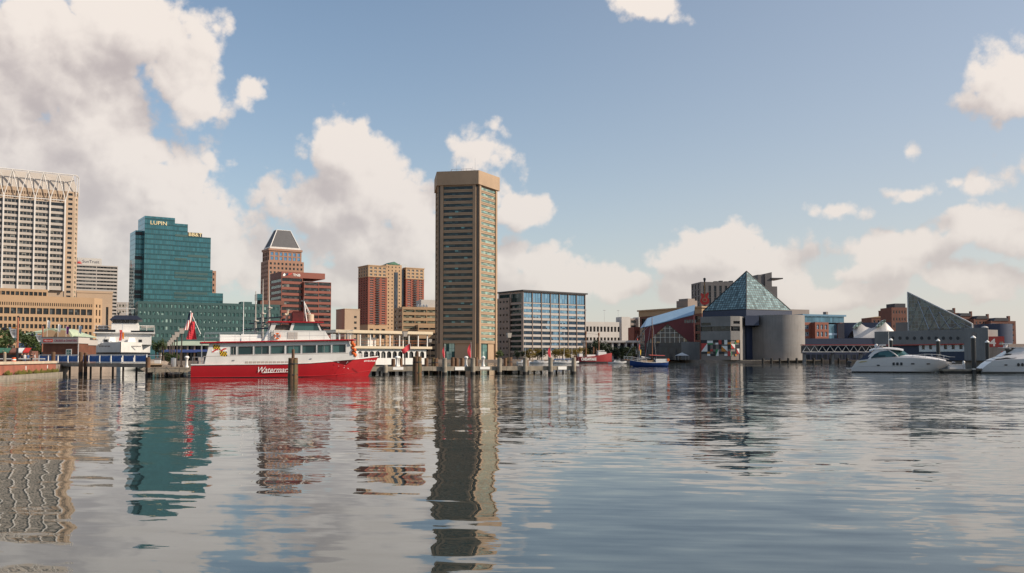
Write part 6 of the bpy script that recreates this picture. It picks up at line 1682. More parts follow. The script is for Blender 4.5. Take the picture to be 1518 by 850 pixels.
# stern
rail(RB, [(.2, -HB + .15, zs0), (bx(302), -HB + .15, zs0)], 1.0, M['steel'], .03, step=.9, name='stern_rail'); rail(RB, [(.2, -HB + .15, zs0), (.2, HB - .15, zs0)], 1.0, M['steel'], .03, step=1.1, name='stern_rail')
q = MB(); q.box(bx(294), bx(302.5), -HB + .5, -HB + .56, zs0 + .1, zs0 + 1.0); q.build('grey_tarpaulin', M['greystone'], RB)
for y in (-HB + .2, HB - .2):
    q = MB(); q.tube((bx(299), y, zs0), (bx(299), y, zc1), .05, .05, 6); q.build('deck_stanchion', M['steel'], RB)
q = MB(); q.path([(.3, -HB, zs0), (-1.2, -HB + .3, .5), (-2.2, -HB + 1.5, .55), (-3.0, -HB + 3, 1.3)], .045, 5); q.build('mooring_rope', M['woodgrey'], RB)
# emblem: quartered flag in black and gold, red and white
x0, z0, z1 = bx(312), bz(528.5, bx(325)), bz(510.8, bx(325)); w_ = bx(338) - x0; h_ = z1 - z0
em = D.objects.new('flag_emblem', None); link(em, RB); em.location = (x0, -wy - .02, z0)
CG_ = {'y': mat('emblem_gold', (.75, .45, .01), .5, 0), 'k': M['boot'], 'r': MC['r'], 'w': M['signwhite']}
EMB = {c: MB() for c in 'ykrw'}
def ew(u, v): return (w_ * (u + .10 * (1 - v)), 0, h_ * (v * .96 + .05 * math.sin(u * 6.3)))
def eq(c, u0, u1, v0, v1, sk=0.0, d=0.0):
    P_ = [ew(u0, v0), ew(u1, v0), ew(u1 + sk, v1), ew(u0 + sk, v1)]
    EMB[c].quad(*[(p[0], -d, p[2]) for p in P_])
for (uu, vv) in ((.12, .55), (.46, .05)):                   # black and gold quarters
    for i in range(6):
        for j in range(3):
            c = 'k' if (i + j) % 2 else 'y'
            eq(c, uu + i * .068, uu + (i + 1) * .068, vv + j * .14, vv + (j + 1) * .14 - .004)
for (uu, vv) in ((.50, .46), (.0, .30)):                   # red and white quarters
    eq('w', uu, uu + .40, vv, vv + .32)
    eq('r', uu + .02, uu + .16, vv + .02, vv + .14, 0, .006); eq('r', uu + .20, uu + .38, vv + .18, vv + .30, 0, .006); eq('r', uu + .12, uu + .26, vv + .12, vv + .22, 0, .009)
for c in 'wykr': EMB[c].build({'y': 'gold_field', 'k': 'black_field', 'r': 'red_field', 'w': 'white_field'}[c], CG_[c], em)
# bow gear
q = MB(); q.box(bx(530), bx(540), -1.1, 1.1, zdeckh(bx(535)) + .02, zdeckh(bx(535)) + .75); q.build('deck_locker', M['whitepaint'], RB, bevel=.05)
for i in range(6):
    q = MB(); q.sphere((bx(522 + (i % 2) * 2.5 + i * .5), -wy - .12 + .12 * (i % 3), zroof(xe_) - .3 - i * .33), .26, 7, 5, 1.1); q.build('life_jacket', M['lifeorange'], RB)
pts = [(s[0][0] - .1, s[0][1] + .12 if s[0][1] < -.2 else 0, s[0][2]) for s in S if s[0][0] > bx(528)]
rail(RB, pts, .85, M['steel'], .025, step=1.4, name='bow_rail')
# the ensign staff with two flags (objects of their own)
fx, fz = bx(294), zu(bx(303))
def rbw(x, y, z): return (RB.location.x + c_ * x - s_ * y, RB.location.y + s_ * x + c_ * y, z)
q = MB(); zt_ = bz(461, bx(281)); q.tube((bx(297), -1, bz(495, bx(296))), (bx(281), -1, zt_), .055, .04, 6); q.sphere((bx(281), -1, zt_), .1, 8, 5); q.build('flagstaff', M['rail'], RB)
def hang_flag(name, label, xt, zt0, W_, H_, cols, lean):
    r = thing(name, label, 'flag', rbw(xt, -1.05, 0), psb)
    for (nm, m_, f0, f1, g0, g1, off) in cols:
        sec = []
        for i in range(9):
            t = f0 + (f1 - f0) * i / 8
            sec.append([(W_ * (g - .5) * (.55 + .45 * t) + lean * t + .06 * math.sin(9 * g + 5 * t), .16 * math.sin(7 * g + 4 * t) - off, zt0 - H_ * t) for g in [g0 + (g1 - g0) * j / 5 for j in range(6)]])
        q = MB(); q.loft(sec); q.build(nm, m_, r)
    return r
ez = lambda py: bz(py, bx(283))
hang_flag('national_flag', 'drooping star spangled striped flag on the stern staff of the red boat', bx(281.5), ez(463), .95, ez(463) - ez(489), [('canton', M['navy'], 0, .42, 0, .55, .02)] + [('red_stripe' if i % 2 == 0 else 'white_stripe', MC['r'] if i % 2 == 0 else M['signwhite'], .42 if i < 5 else 0, 1, i / 9, (i + 1) / 9, 0) for i in range(9)], -.30)
hang_flag('red_flag', 'plain red flag drooping below the striped flag at the stern of the red boat', bx(284), ez(476), 1.15, ez(476) - ez(503), [('cloth', M['flagred'], 0, 1, 0, 1, 0)], -.05)

# --- white two deck boat with the arcade behind the pier
psa = R(42); Ya = 152
X0a, ax, az_ = boat_frame(500, Ya, psa)
AB = thing('arcade_boat', 'white harbour boat with an arched lower deck and cream roof behind the pier', 'boat', (X0a, Ya, 0), psa)
LA = ax(633); zA = lambda py, px: az_(py, ax(px))
zr_ = zA(490.5, 560); zr2 = zr_ - .5; zm_ = zA(513.5, 560); zm2 = zm_ - .42; zb_ = zA(541, 560)
n = 15
q = MB(); xs = [.2]
hs = []
for i in range(n): 
    h_ = (LA - .8) / n; xs += [.3 + h_ * i + h_ * .12, .3 + h_ * i + h_ * .88]
xs += [LA - .2]
za0, za1 = zb_ + (zm2 - zb_) * .42, zm2 - .45
yF = -.0
for i in range(len(xs) - 1):
    a, b_ = xs[i], xs[i + 1]
    if i % 2 == 0: q.quad((a, 0, za0), (b_, 0, za0), (b_, 0, zm2), (a, 0, zm2))
    else:
        c = (a + b_) / 2; rr = (b_ - a) / 2; m = 6
        arc = [(c - rr * math.cos(math.pi * k / m), za1 - rr * .8 + rr * .8 * math.sin(math.pi * k / m)) for k in range(m + 1)]
        for k in range(m): q.quad((arc[k][0], 0, arc[k][1]), (arc[k + 1][0], 0, arc[k + 1][1]), (arc[k + 1][0], 0, zm2), (arc[k][0], 0, zm2))
        for k in range(m): q.quad((arc[k][0], 0, arc[k][1]), (arc[k + 1][0], 0, arc[k + 1][1]), (arc[k + 1][0], .25, arc[k + 1][1]), (arc[k][0], .25, arc[k][1]))
        w_ = MB(); w_.poly([(a, .26, za0)] + [(x, .26, z) for x, z in arc][1:-1] + [(b_, .26, za0)] if False else [(a, .26, za0), (b_, .26, za0)] + [(x, .26, z) for x, z in reversed(arc)]); w_.build('arched_window', M['glass'], AB)
q.quad((.2, 0, zb_), (LA - .2, 0, zb_), (LA - .2, 0, za0), (.2, 0, za0))
q.quad((LA - .2, 0, zb_), (LA - .2, 7, zb_), (LA - .2, 7, zm2), (LA - .2, 0, zm2)); q.quad((.2, 7, zb_), (.2, 0, zb_), (.2, 0, zm2), (.2, 7, zm2)); q.quad((LA - .2, 7, zb_), (.2, 7, zb_), (.2, 7, zm2), (LA - .2, 7, zm2))
q.build('lower_deck_wall', M['shipwhite'], AB)
q = MB(); q.box(-.5, LA + .7, -.6, 7.6, zm2 + .005, zm_); q.build('deck_band', M['cream'], AB)
q = MB(); q.box(-.8, LA + .7, -.8, 7.8, zr2, zr_); q.build('roof', M['cream'], AB)
q = MB(); q.box(-.2, LA + .2, .2, 6.8, -.4, zb_ - .01); q.build('hull', M['boot'], AB)
for i in range(10):
    x = .2 + (LA - .4) * i / 9
    for y in (-.3, 7.2): q = MB(); q.box(x - .09, x + .09, y - .09, y + .09, zm_ + .005, zr2 - .005); q.build('post', M['shipwhite'], AB)
rail(AB, [(.2, -.35, zm_), (LA - .2, -.35, zm_)], 1.0, mat('orange_rail_net', (.45, .15, .05), .6, .1), .03, step=1.6, name='deck_rail')
q = MB(); q.box(ax(548), ax(560), .6, 3, zm_ + .01, zm_ + 1.5); q.build('bar_counter', M['shipwhite'], AB)
for i in range(6):
    q = MB(); x = 1.5 + i * (LA - 3) / 5; q.box(x - .5, x + .5, 2.2, 3.2, zm_ + .7, zm_ + .76); q.tube((x, 2.7, zm_ + .005), (x, 2.7, zm_ + .70), .05); q.build('deck_table', M['spar'], AB)

# --- white ship seen bow on, far left
Ys = 176.0; pxs = 178.5
WX = PX(pxs, Ys)
hd = math.atan2(-Ys, -WX) + R(-1.5)
WS_ = thing('cruise_ship', 'white dinner cruise ship seen bow on behind the blue panelled footbridge', 'ship', (WX, Ys, 0), hd)   # +x is ahead
def wz(py, d=0): return PZ(py, Ys + d)
Lw = 34; hbw = 5.35
st = []
zbk = wz(507); zsh = wz(511, 10)
for t in (0, .3, .6, .75, .85, .93, .98, 1.0):
    x = -Lw + Lw * t
    f = 1 if t < .62 else max(.012, (1 - ((t - .62) / .38) ** 2.0))
    fl = .97 if t < .5 else .97 - .25 * ((t - .5) / .5)
    st.append((x, zsh + (zbk - zsh) * max(0, (t - .6) / .4), hbw * f, .9, hbw * f * fl, -1.0, 0 if t < .7 else 1.2 * ((t - .7) / .3)))
q = MB(); hull(q, st); hw_ = q.build('hull', M['shipwhite'], WS_, smooth=35, fixn=True)
S = hull_secs(st); q = MB()
zb0_, zb1_ = wz(530), wz(522.4)
def at_z(sec, sg, z):
    c_ = [Vector(p) for p in (sec[:4] if sg < 0 else list(reversed(sec))[:4])]
    for k in range(3):
        if c_[k].z >= z >= c_[k + 1].z:
            p = c_[k].lerp(c_[k + 1], (c_[k].z - z) / (c_[k].z - c_[k + 1].z)); return (p.x + .03, p.y + sg * .05, z)
    p = c_[3]; return (p.x + .03, p.y + sg * .05, z)
for sg in (-1, 1):
    for a, b_ in zip(S[:-1], S[1:]): q.quad(at_z(a, sg, zb0_), at_z(b_, sg, zb0_), at_z(b_, sg, zb1_), at_z(a, sg, zb1_))
q.build('black_band', M['boot'], hw_)
def px_at(px, d): return (px - 178.5) / FPX * (Ys + d)     # width across at depth d
def wbox(name, p0, p1, py0, py1, d0, d1, m, parent=None, bevel=0):
    y0, y1 = px_at(p0, d0), px_at(p1, d0)
    q = MB(); q.box(-d1, -d0, y0, y1, wz(py1, d0), wz(py0, d0)); return q.build(name, m, parent or WS_, bevel=bevel)
wbox('main_deck_house', 144.5, 219.5, 494.6, 511, 6.0, 32, M['shipwhite'])
for (a, b_) in ((153, 160), (160.5, 161), (195, 206.5)):
    pass
for (p0, p1, y0, y1) in ((161, 170, 500, 507.5), (187, 197, 500.5, 507.5)):
    q = MB(); q.add([(-5.6, px_at(p0 + 2, 5), wz(y0, 5)), (-5.6, px_at(p1, 5), wz(y0, 5)), (-4.6, px_at(p1 + 1, 5), wz(y1, 5)), (-4.6, px_at(p0, 5), wz(y1, 5))], [(0, 1, 2, 3)]); q.build('white_screen', M['signwhite'], WS_)
for (p0, p1) in ((154.5, 159.5), (202, 206.5)): wbox('front_window', p0, p1, 503.5, 507.3, 5.92, 5.98, M['glass'])
wbox('bridge_wing', 140.5, 224.5, 492.8, 494.4, 5.4, 32, M['shipwhite'])
for (p0, p1, y0, y1) in ((142, 170, 489.2, 492.6), (191, 222.5, 490.2, 493.2)): wbox('black_canvas_rail', p0, p1, y0, y1, 5.5, 5.7, M['boot'])
wbox('upper_house', 164, 201, 479.6, 492.6, 8, 30, M['shipwhite'])
wbox('wheelhouse', 165, 200, 474.6, 479.4, 8.3, 18, M['shipwhite'])
for i in range(6): wbox('wheelhouse_window', 165.6 + i * 5.8, 170.6 + i * 5.8, 475.0, 479.0, 8.14, 8.27, M['glass'])
q = MB(); zt0, zt1 = wz(474.4, 8), wz(467.8, 8)
q.loft([[(-7.2, px_at(161.5, 7), zt0), (-7.2, px_at(206, 7), zt0), (-20, px_at(206, 7), zt0), (-20, px_at(161.5, 7), zt0)], [(-8.5, px_at(168, 7), zt1), (-8.5, px_at(199, 7), zt1), (-19, px_at(199, 7), zt1), (-19, px_at(168, 7), zt1)]], close=True); q.build('wheelhouse_roof', mat('dark_navy_roof', (.02, .024, .04), .5, .1), WS_)
q = MB(); za_ = wz(449, 9); q.tube((-9.5, px_at(184, 9), zt1), (-9.5, px_at(184, 9), za_), .13, .08, 6)
for z, w_ in ((za_ - 1.2, 1.6), (za_ - 2.1, .9)): q.tube((-9.5, px_at(184, 9) - w_, z), (-9.5, px_at(184, 9) + w_, z), .07, .07, 5)
q.build('mast', M['whitesteel'], WS_)
for px_ in (173, 189): q = MB(); q.sphere((-9, px_at(px_, 9), zt1 + .35), .24, 8, 5); q.tube((-9, px_at(px_, 9), zt1), (-9, px_at(px_, 9), zt1 + .2), .06); q.build('roof_lamp', M['black'], WS_)
for (p0, p1, d0) in ((201, 223, 9), (142, 164, 9)):
    rail(WS_, [(-d0, px_at(p0, d0), wz(492.6, d0)), (-d0, px_at(p1, d0), wz(492.6, d0)), (-26, px_at(p1, d0), wz(492.6, d0))], 1.3, M['rail'], .05, step=1.4, name='upper_rail')
wbox('canopy_frame', 203, 222, 482.6, 483.2, 10, 24, M['rail'])
wbox('tender', 143, 160, 484, 488, 10, 16, M['greystone'], bevel=.3)
q = MB(); q.tube((-1.5, 0, zbk), (-4.5, px_at(180, 4), wz(480, 5)), .04, .04, 5); q.build('forestay', M['steel'], WS_)
q = MB()
for i in range(8):                                         # bow name, too small to read
    q.box(-.0, .02, i * .28, i * .28 + .2, .03 * (i % 2), .26)
for (sg, off) in ((1, 1.6), (-1, -3.9)):
    o = D.objects.new('bow_name', q.mesh('bow_name', M['hotel'])); link(o, hw_); o.location = (-2.6, off, wz(514.5)); o.rotation_euler = (0, 0, R(24) * sg)
q = MB(); q.loft([[( -3.2 + .1 * math.sin(5 * t), -.35 + g * .5 + .1 * math.sin(4 * t), wz(489.5, 3) - 2.1 * t) for g in (0, .5, 1)] for t in (0, .25, .5, .75, 1)])
fo = thing('bow_flag', 'red and gold flags hanging at the bow of the white ship', 'flag', WS_.location, hd)
q.build('cloth', MC['r'], fo); q = MB(); q.tube((-3.2, -.4, zbk - .2), (-3.2, -.4, wz(489, 3)), .04, .03, 5); q.build('staff', M['steel'], fo)
q = MB(); q.loft([[(-3.3, .2 + g * .3, wz(493, 3) - 1.3 * t) for g in (0, 1)] for t in (0, .5, 1)]); q.build('gold_cloth', MC['o'], fo)

# --- white motor yachts on the right
def yacht1():
    ps = R(-21); Y = 157.5; p0 = 1262
    X0, bx, bz = boat_frame(p0, Y, ps); hb = 2.45; c, s = math.cos(ps), math.sin(ps)
    r = thing('motor_yacht', 'white sleek motor yacht with tinted wraparound windows moored at the right', 'motor yacht', (X0 - s * hb, Y + c * hb, 0), ps)
    L = bx(1414); z = lambda py, px: bz(py, bx(px))
    st = []
    for (px, pys, f, fc, zk) in ((1262, 546, .90, .86, -.6), (1270, 534.8, .97, .9, -.7), (1290, 532.2, 1, .92, -.75), (1320, 531, 1, .92, -.75), (1350, 530.6, .96, .84, -.7), (1375, 532, .80, .58, -.55), (1393, 534, .56, .34, -.5), (1406, 536.2, .28, .13, -.3), (1412, 537.6, .10, .04, -.2), (1414.5, 538.2, .01, .006, -.1)):
        zs = z(pys, px); st.append((bx(px), zs, hb * f, .22, hb * fc, zk, 0 if px < 1360 else 2.5 * ((px - 1360) / 54.5) ** 1.5))
    q = MB(); hull(q, st); h = q.build('hull', M['gelcoat'], r, smooth=38, fixn=True)
    S = hull_secs(st)
    q = MB(); q.path([(s_[2][0], s_[2][1] - .015, s_[2][2] + .22) for s_ in S[1:]], .03, 4); q.build('knuckle_line', M['greystone'], h)
    q = MB(); q.path([(s_[3][0], s_[3][1] - .015, s_[3][2] - .1) for s_ in S[:7]], .05, 4); q.build('waterline_stripe', M['boot'], h)
    q = MB(); q.box(bx(1254), bx(1263), -hb * .85, hb * .85, z(547, 1258), z(545.6, 1258)); q.build('swim_platform', M['gelcoat'], r, bevel=.05)
    # coachroof and foredeck
    q = MB(); yy = hb * .80; secs = []
    for (px, py, f) in ((1291, 532, .92), (1300, 529, .95), (1330, 528, .95), (1352, 528.2, .9), (1372, 530, .74), (1392, 533.2, .5), (1404, 535.8, .24)):
        zt = z(py, px); zz = z(533 if px < 1370 else py + 2, px) - .05; w = yy * f
        secs.append([(bx(px), -w, zz), (bx(px), -w * .93, zt), (bx(px), -w * .5, zt + .22), (bx(px), w * .5, zt + .22), (bx(px), w * .93, zt), (bx(px), w, zz)])
    q.loft(secs, close=True); q.build('coachroof', M['gelcoat'], r, smooth=40)
    # hardtop: thick curved shell
    top = [(1289, 519.8), (1296, 517.2), (1304, 516), (1318, 515.9), (1332, 517), (1340, 518.6)]
    q = MB(); secs = []
    for i, (px, py) in enumerate(top):
        w = hb * (.66, .70, .72, .72, .69, .62)[i]; zt = z(py, px)
        secs.append([(bx(px), -w, zt - .22), (bx(px), -w * .9, zt), (bx(px), 0, zt + .14), (bx(px), w * .9, zt), (bx(px), w, zt - .22), (bx(px), 0, zt - .12)])
    q.loft(secs, close=True); q.build('hardtop', M['gelcoat'], r, smooth=40)
    for sg in (-1, 1):
        w0, w1 = hb * .79, hb * .66
        def P(px, py, t): return (bx(px), sg * (w0 + (w1 - w0) * t), z(py, px))
        q = MB(); q.poly([P(1290.5, 531, 0), P(1329, 528.8, 0), P(1325, 524.5, .4), P(1317.5, 520.2, .85), P(1304, 521.8, .75), P(1296, 526, .4)]); q.build('side_window', M['tint'], r)
        q = MB(); q.loft([[P(1284, 533, 0), P(1291, 532.5, 0)], [P(1289, 526, .4), P(1296, 525.6, .4)], [P(1297, 519.5, .9), P(1305, 521.2, .8)], [P(1303, 517.5, 1), P(1319, 519.6, .9)]]); q.build('roof_arch', M['gelcoat'], r)
        q = MB(); q.path([P(1318, 519, .95), P(1325, 523.6, .5), P(1331.5, 529, 0)], .10, 5); q.build('window_pillar', M['gelcoat'], r)
    q = MB(); w0, w1 = hb * .78, hb * .62
    q.loft([[(bx(1332 + 21 * (1 - abs(t) ** 2)), t * w0, z(528.8, 1345)) for t in (-1, -.6, 0, .6, 1)], [(bx(1320 + 19 * (1 - abs(t) ** 2)), t * w1, z(519.2, 1330)) for t in (-1, -.6, 0, .6, 1)]]); q.build('windscreen', M['tint'], r)
    q = MB(); q.poly([(bx(1273), -hb * .8, z(534.5, 1274)), (bx(1285), -hb * .82, z(534.3, 1284)), (bx(1294.5), -hb * .7, z(523, 1293)), (bx(1290), -hb * .7, z(521.2, 1290))]); q.poly([(bx(1273), hb * .8, z(534.5, 1274)), (bx(1285), hb * .82, z(534.3, 1284)), (bx(1294.5), hb * .7, z(523, 1293)), (bx(1290), hb * .7, z(521.2, 1290))]); q.quad((bx(1273), -hb * .8, z(534.5, 1274)), (bx(1273), hb * .8, z(534.5, 1274)), (bx(1290), hb * .7, z(521.2, 1290)), (bx(1290), -hb * .7, z(521.2, 1290))); q.build('navy_canopy', M['navy'], r)
    q = MB(); q.tube((bx(1302), -1, z(516, 1302)), (bx(1305), -1, z(511.5, 1305)), .1, .08, 6); q.tube((bx(1302), 1, z(516, 1302)), (bx(1305), 1, z(511.5, 1305)), .1, .08, 6); q.box(bx(1303.5), bx(1314), -1.1, 1.1, z(512.5, 1308), z(510.8, 1308)); q.box(bx(1306), bx(1310), -.5, .5, z(516, 1308), z(512.5, 1308)); q.build('radar_arch', M['gelcoat'], r)
    q = MB(); q.sphere((bx(1299.6), -.6, z(513, 1299)), .33, 12, 8, 1.1); q.tube((bx(1299.6), -.6, z(517, 1299)), (bx(1299.6), -.6, z(515, 1299)), .15); q.build('radar_dome', M['gelcoat'], r, smooth=60)
    q = MB(); q.tube((bx(1318.4), -1, z(516, 1318)), (bx(1318.2), -1, z(489.5, 1318)), .045, .025, 5); q.build('whip_antenna', M['signwhite'], r)
    for (px, py, rx, rz_) in ((1324.6, 539.6, .20, .28), (1330.2, 539.6, .20, .28), (1336, 539.5, .20, .28), (1301.8, 541.8, .26, .11), (1353, 539.6, .30, .12), (1376.5, 539.6, .30, .11)):
        # find hull side there
        x = bx(px); zz = z(py, px)
        for a, b_ in zip(S[:-1], S[1:]):
            if a[0][0] <= x <= b_[0][0]:
                t = (x - a[0][0]) / (b_[0][0] - a[0][0])
                col = [Vector(a[k]).lerp(Vector(b_[k]), t) for k in range(4)]
                yv = col[0].y
                for k in range(3):
                    if col[k].z >= zz >= col[k + 1].z: yv = col[k].y + (col[k + 1].y - col[k].y) * (col[k].z - zz) / (col[k].z - col[k + 1].z)
                q = MB(); q.slab([(rx * abs(math.cos(u)) ** .7 * math.copysign(1, math.cos(u)), rz_ * abs(math.sin(u)) ** .7 * math.copysign(1, math.sin(u))) for u in [2 * math.pi * k / 14 for k in range(14)]], -.04, .05)
                o = q.build('porthole', M['black'], h); o.location = (x, yv - .015, zz); o.rotation_euler = (R(-8), 0, math.atan2(b_[1][1] - a[1][1], b_[1][0] - a[1][0]))
                break
    q = MB(); q.slab([(bx(1273), z(537.8, 1273)), (bx(1284), z(536.2, 1284)), (bx(1286), z(535.4, 1286)), (bx(1276), z(536.2, 1276))], -hb * 1.0 - .03, -hb * .97); q.build('yellow_fender', mat('yellow_fender', (.55, .40, .03), .5, .1), r)
    pts = [(bx(px), -hb * f, z(py, px) - .02) for px, py, f in ((1352, 529.5, .80), (1372, 531.5, .66), (1392, 534, .44), (1408, 536.6, .18))]
    pts2 = [(a, -b_, c2) for a, b_, c2 in pts]
    q = MB()
    for pp in (pts, pts2):
        hh = (.35, .75, .95, .85)
        q.path([(p[0] + .15, p[1], p[2] + hh[i]) for i, p in enumerate(pp)], .03, 5); q.path([(p[0] + .08, p[1], p[2] + hh[i] * .5) for i, p in enumerate(pp)], .02, 4)
        for i in range(len(pp) - 1):
            for t in (0, .5): a = Vector(pp[i]).lerp(Vector(pp[i + 1]), t); hv = hh[i] + (hh[i + 1] - hh[i]) * t; q.tube(a, a + Vector((.15, 0, hv)), .022, .022, 4)
    q.path([(pts[-1][0] + .15, pts[-1][1], pts[-1][2] + .85), (bx(1418), 0, z(537, 1416) + .85), (pts2[-1][0] + .15, pts2[-1][1], pts2[-1][2] + .85)], .03, 5); q.build('bow_rail', M['steel'], r)
    q = MB(); q.tube((bx(1413), 0, z(537, 1413)), (bx(1418), 0, z(537.5, 1417)), .12, .08, 6); q.build('bow_roller', M['steel'], r)
    q = MB(); q.box(bx(1256.5), bx(1260.5), -.5, .5, z(545.5, 1258), z(537.5, 1258)); q.sphere((bx(1258.5), 0, z(537.5, 1258)), .42, 8, 5, .7); q.build('tender_motor', M['black'], r)
yacht1()
def yacht2():
    ps = R(-14); Y = 150; p0 = 1457
    X0, bx, bz = boat_frame(p0, Y, ps); hb = 2.5; c, s = math.cos(ps), math.sin(ps)
    r = thing('motor_yacht', 'larger white motor yacht cut off by the right edge with a dark visor window', 'motor yacht', (X0 - s * hb, Y + c * hb, 0), ps)
    z = lambda py, px: bz(py, bx(px))
    st = []
    for (px, pys, f, zk) in ((1457, 546.6, .85, -.5), (1464, 540.5, .93, -.6), (1471, 535.8, .98, -.7), (1485, 534.3, 1, -.75), (1510, 532.5, 1, -.75), (1545, 530.5, .98, -.7), (1585, 530, .8, -.5), (1615, 531, .4, .2), (1628, 532, .02, 1.4)):
        zs = z(pys, px); st.append((bx(px), zs, hb * f, .25 if px < 1590 else zs * .6, hb * f * .92, zk if px < 1600 else zs * .5))
    q = MB(); hull(q, st); h = q.build('hull', M['gelcoat'], r, smooth=38, fixn=True)
    S = hull_secs(st)
    q = MB(); q.path([(s_[2][0], s_[2][1] - .02, s_[2][2] + .35) for s_ in S[1:]], .035, 4); q.build('knuckle_line', M['greystone'], h)
    q = MB(); q.box(bx(1451), bx(1458), -hb * .8, hb * .8, z(547.4, 1455), z(546, 1455)); q.build('swim_platform', M['gelcoat'], r, bevel=.05)
    q = MB()
    def sec(px, pyt, w0, w1, pyb): return [(bx(px), -hb * w0, z(pyb, px)), (bx(px), -hb * w1, z(pyt, px)), (bx(px), hb * w1, z(pyt, px)), (bx(px), hb * w0, z(pyb, px))]
    q.loft([sec(1472, 534.5, .9, .88, 535.5), sec(1484, 529.5, .9, .8, 534.5), sec(1500, 526.5, .9, .74, 533), sec(1530, 525.5, .9, .72, 531.5), sec(1560, 529, .85, .7, 531)], close=True); q.build('main_house', M['gelcoat'], r, smooth=40)
    q = MB(); q.loft([sec(1486, 528.5, .70, .66, 529.8), sec(1497, 521.5, .70, .6, 527), sec(1512, 514.8, .70, .56, 526.2), sec(1545, 513.6, .68, .54, 526), sec(1556, 526, .6, .5, 528)], close=True); q.build('flybridge', M['gelcoat'], r, smooth=40)
    w = MB(); w.loft([[(bx(px), -hb * .885 + t * .22 - .03, z(p0 + (p1 - p0) * t, px)) for t in (0, 1)] for px, p0, p1 in ((1474, 534.2, 533.8), (1481, 533.6, 530.8), (1495, 532.2, 529.9), (1508, 530.4, 530))]); w.build('side_window', M['black'], r)
    w = MB(); w.poly([(bx(1489.5), -hb * .73, z(527, 1489)), (bx(1500), -hb * .75, z(526.6, 1500)), (bx(1502.5), -hb * .72, z(524.6, 1502)), (bx(1494), -hb * .70, z(524.4, 1494))]); w.build('lower_visor', M['black'], r)
    w = MB(); w.slab([(bx(1491.5), z(517.2, 1491)), (bx(1505.5), z(518.4, 1505)), (bx(1494.5), z(524, 1494))], -hb * .68, -hb * .66); w.build('visor_window', M['black'], r)
    q = MB(); q.box(bx(1489), bx(1530), -hb * .62, hb * .62, z(515.8, 1500), z(514.8, 1500)); q.build('hardtop', M['gelcoat'], r, bevel=.04)
    q = MB(); q.box(bx(1490), bx(1505), -.9, .9, z(510, 1497), z(508.8, 1497)); q.tube((bx(1497), 0, z(514.8, 1497)), (bx(1497), 0, z(510, 1497)), .35, .2, 8); q.sphere((bx(1497.5), -.5, z(511.5, 1497)), .3, 10, 6); q.build('radar_arch', M['gelcoat'], r)
    for (px, py, rx, rz_) in ((1491, 541.3, .26, .11), (1509.5, 541, .21, .29), (1515.5, 540.8, .21, .29), (1521.5, 540.6, .21, .29)):
        q = MB(); q.slab([(rx * math.cos(u), rz_ * math.sin(u)) for u in [2 * math.pi * k / 14 for k in range(14)]], -.05, .08); o = q.build('porthole', M['black'], h); o.location = (bx(px), -hb * .985, z(py, px))
yacht2()
# right dock, its boxes and black piles
Yd = 152.0
xd = PX(1398, Yd)
r = thing('floating_dock', 'low dark floating dock between the two white yachts', 'dock', (xd, Yd, 0), R(-6))
q = MB(); q.box(0, 34, 0, 2.2, .32, .62); q.build('deck', M['woodgrey'], r)
q = MB(); q.box(.1, 33.9, .08, 2.1, -.5, .315); q.build('float', M['wet'], r)
b_ = thing('dock_box', 'white dock box at the bow of the sleek yacht', 'dock box', (PX(1416, 153.2), 153.2, .62), R(-6))
q = MB(); q.box(-1.1, 1.1, -.4, .4, .01, .62); q.build('box_body', M['gelcoat'], b_, bevel=.04); q = MB(); q.box(-1.15, 1.15, -.44, .44, .63, .78); q.build('lid', M['gelcoat'], b_, bevel=.04)
b_ = thing('power_pedestal', 'slim white power pedestal on the dock between the yachts', 'power pedestal', (PX(1428.5, 153), 153, .62), 0)
q = MB(); q.lathe([(.26, .01), (.22, .2), (.2, 1.15), (.24, 1.2)], 10); q.build('column', M['rail'], b_); q = MB(); q.lathe([(.24, 1.21), (.1, 1.4), (.02, 1.42)], 10); q.build('lamp_cap', M['signwhite'], b_)
bkp = 'black piles with white cone caps'
def bpile(px, Y, py, rad, label):
    r = thing('dock_pile', label, 'pile', (PX(px, Y), Y, 0), 0, bkp); h = PZ(py, Y)
    q = MB(); q.tube((0, 0, -3), (0, 0, h - .45), rad, rad, 14); q.build('shaft', M['black'], r, smooth=35)
    q = MB(); q.lathe([(rad * 1.12, h - .44), (rad * 1.08, h - .3), (.03, h)], 14); q.build('cone_cap', M['signwhite'], r)
    q = MB(); q.lathe([(rad * 1.06, .6), (rad * 1.06, .75)], 14); q.build('pile_hoop', M['steel'], r)
bpile(1443.5, 151.3, 497.5, .36, 'nearest and tallest black pile with a white cone cap')
bpile(1464, 168, 504.5, .34, 'black pile with a white cap before the red number block')
bpile(1391, 172, 502.5, .34, 'black pile with a white cap behind the bow of the sleek yacht')
bpile(1321, 178, 501.5, .34, 'black pile with a white cap behind the cabin of the sleek yacht')

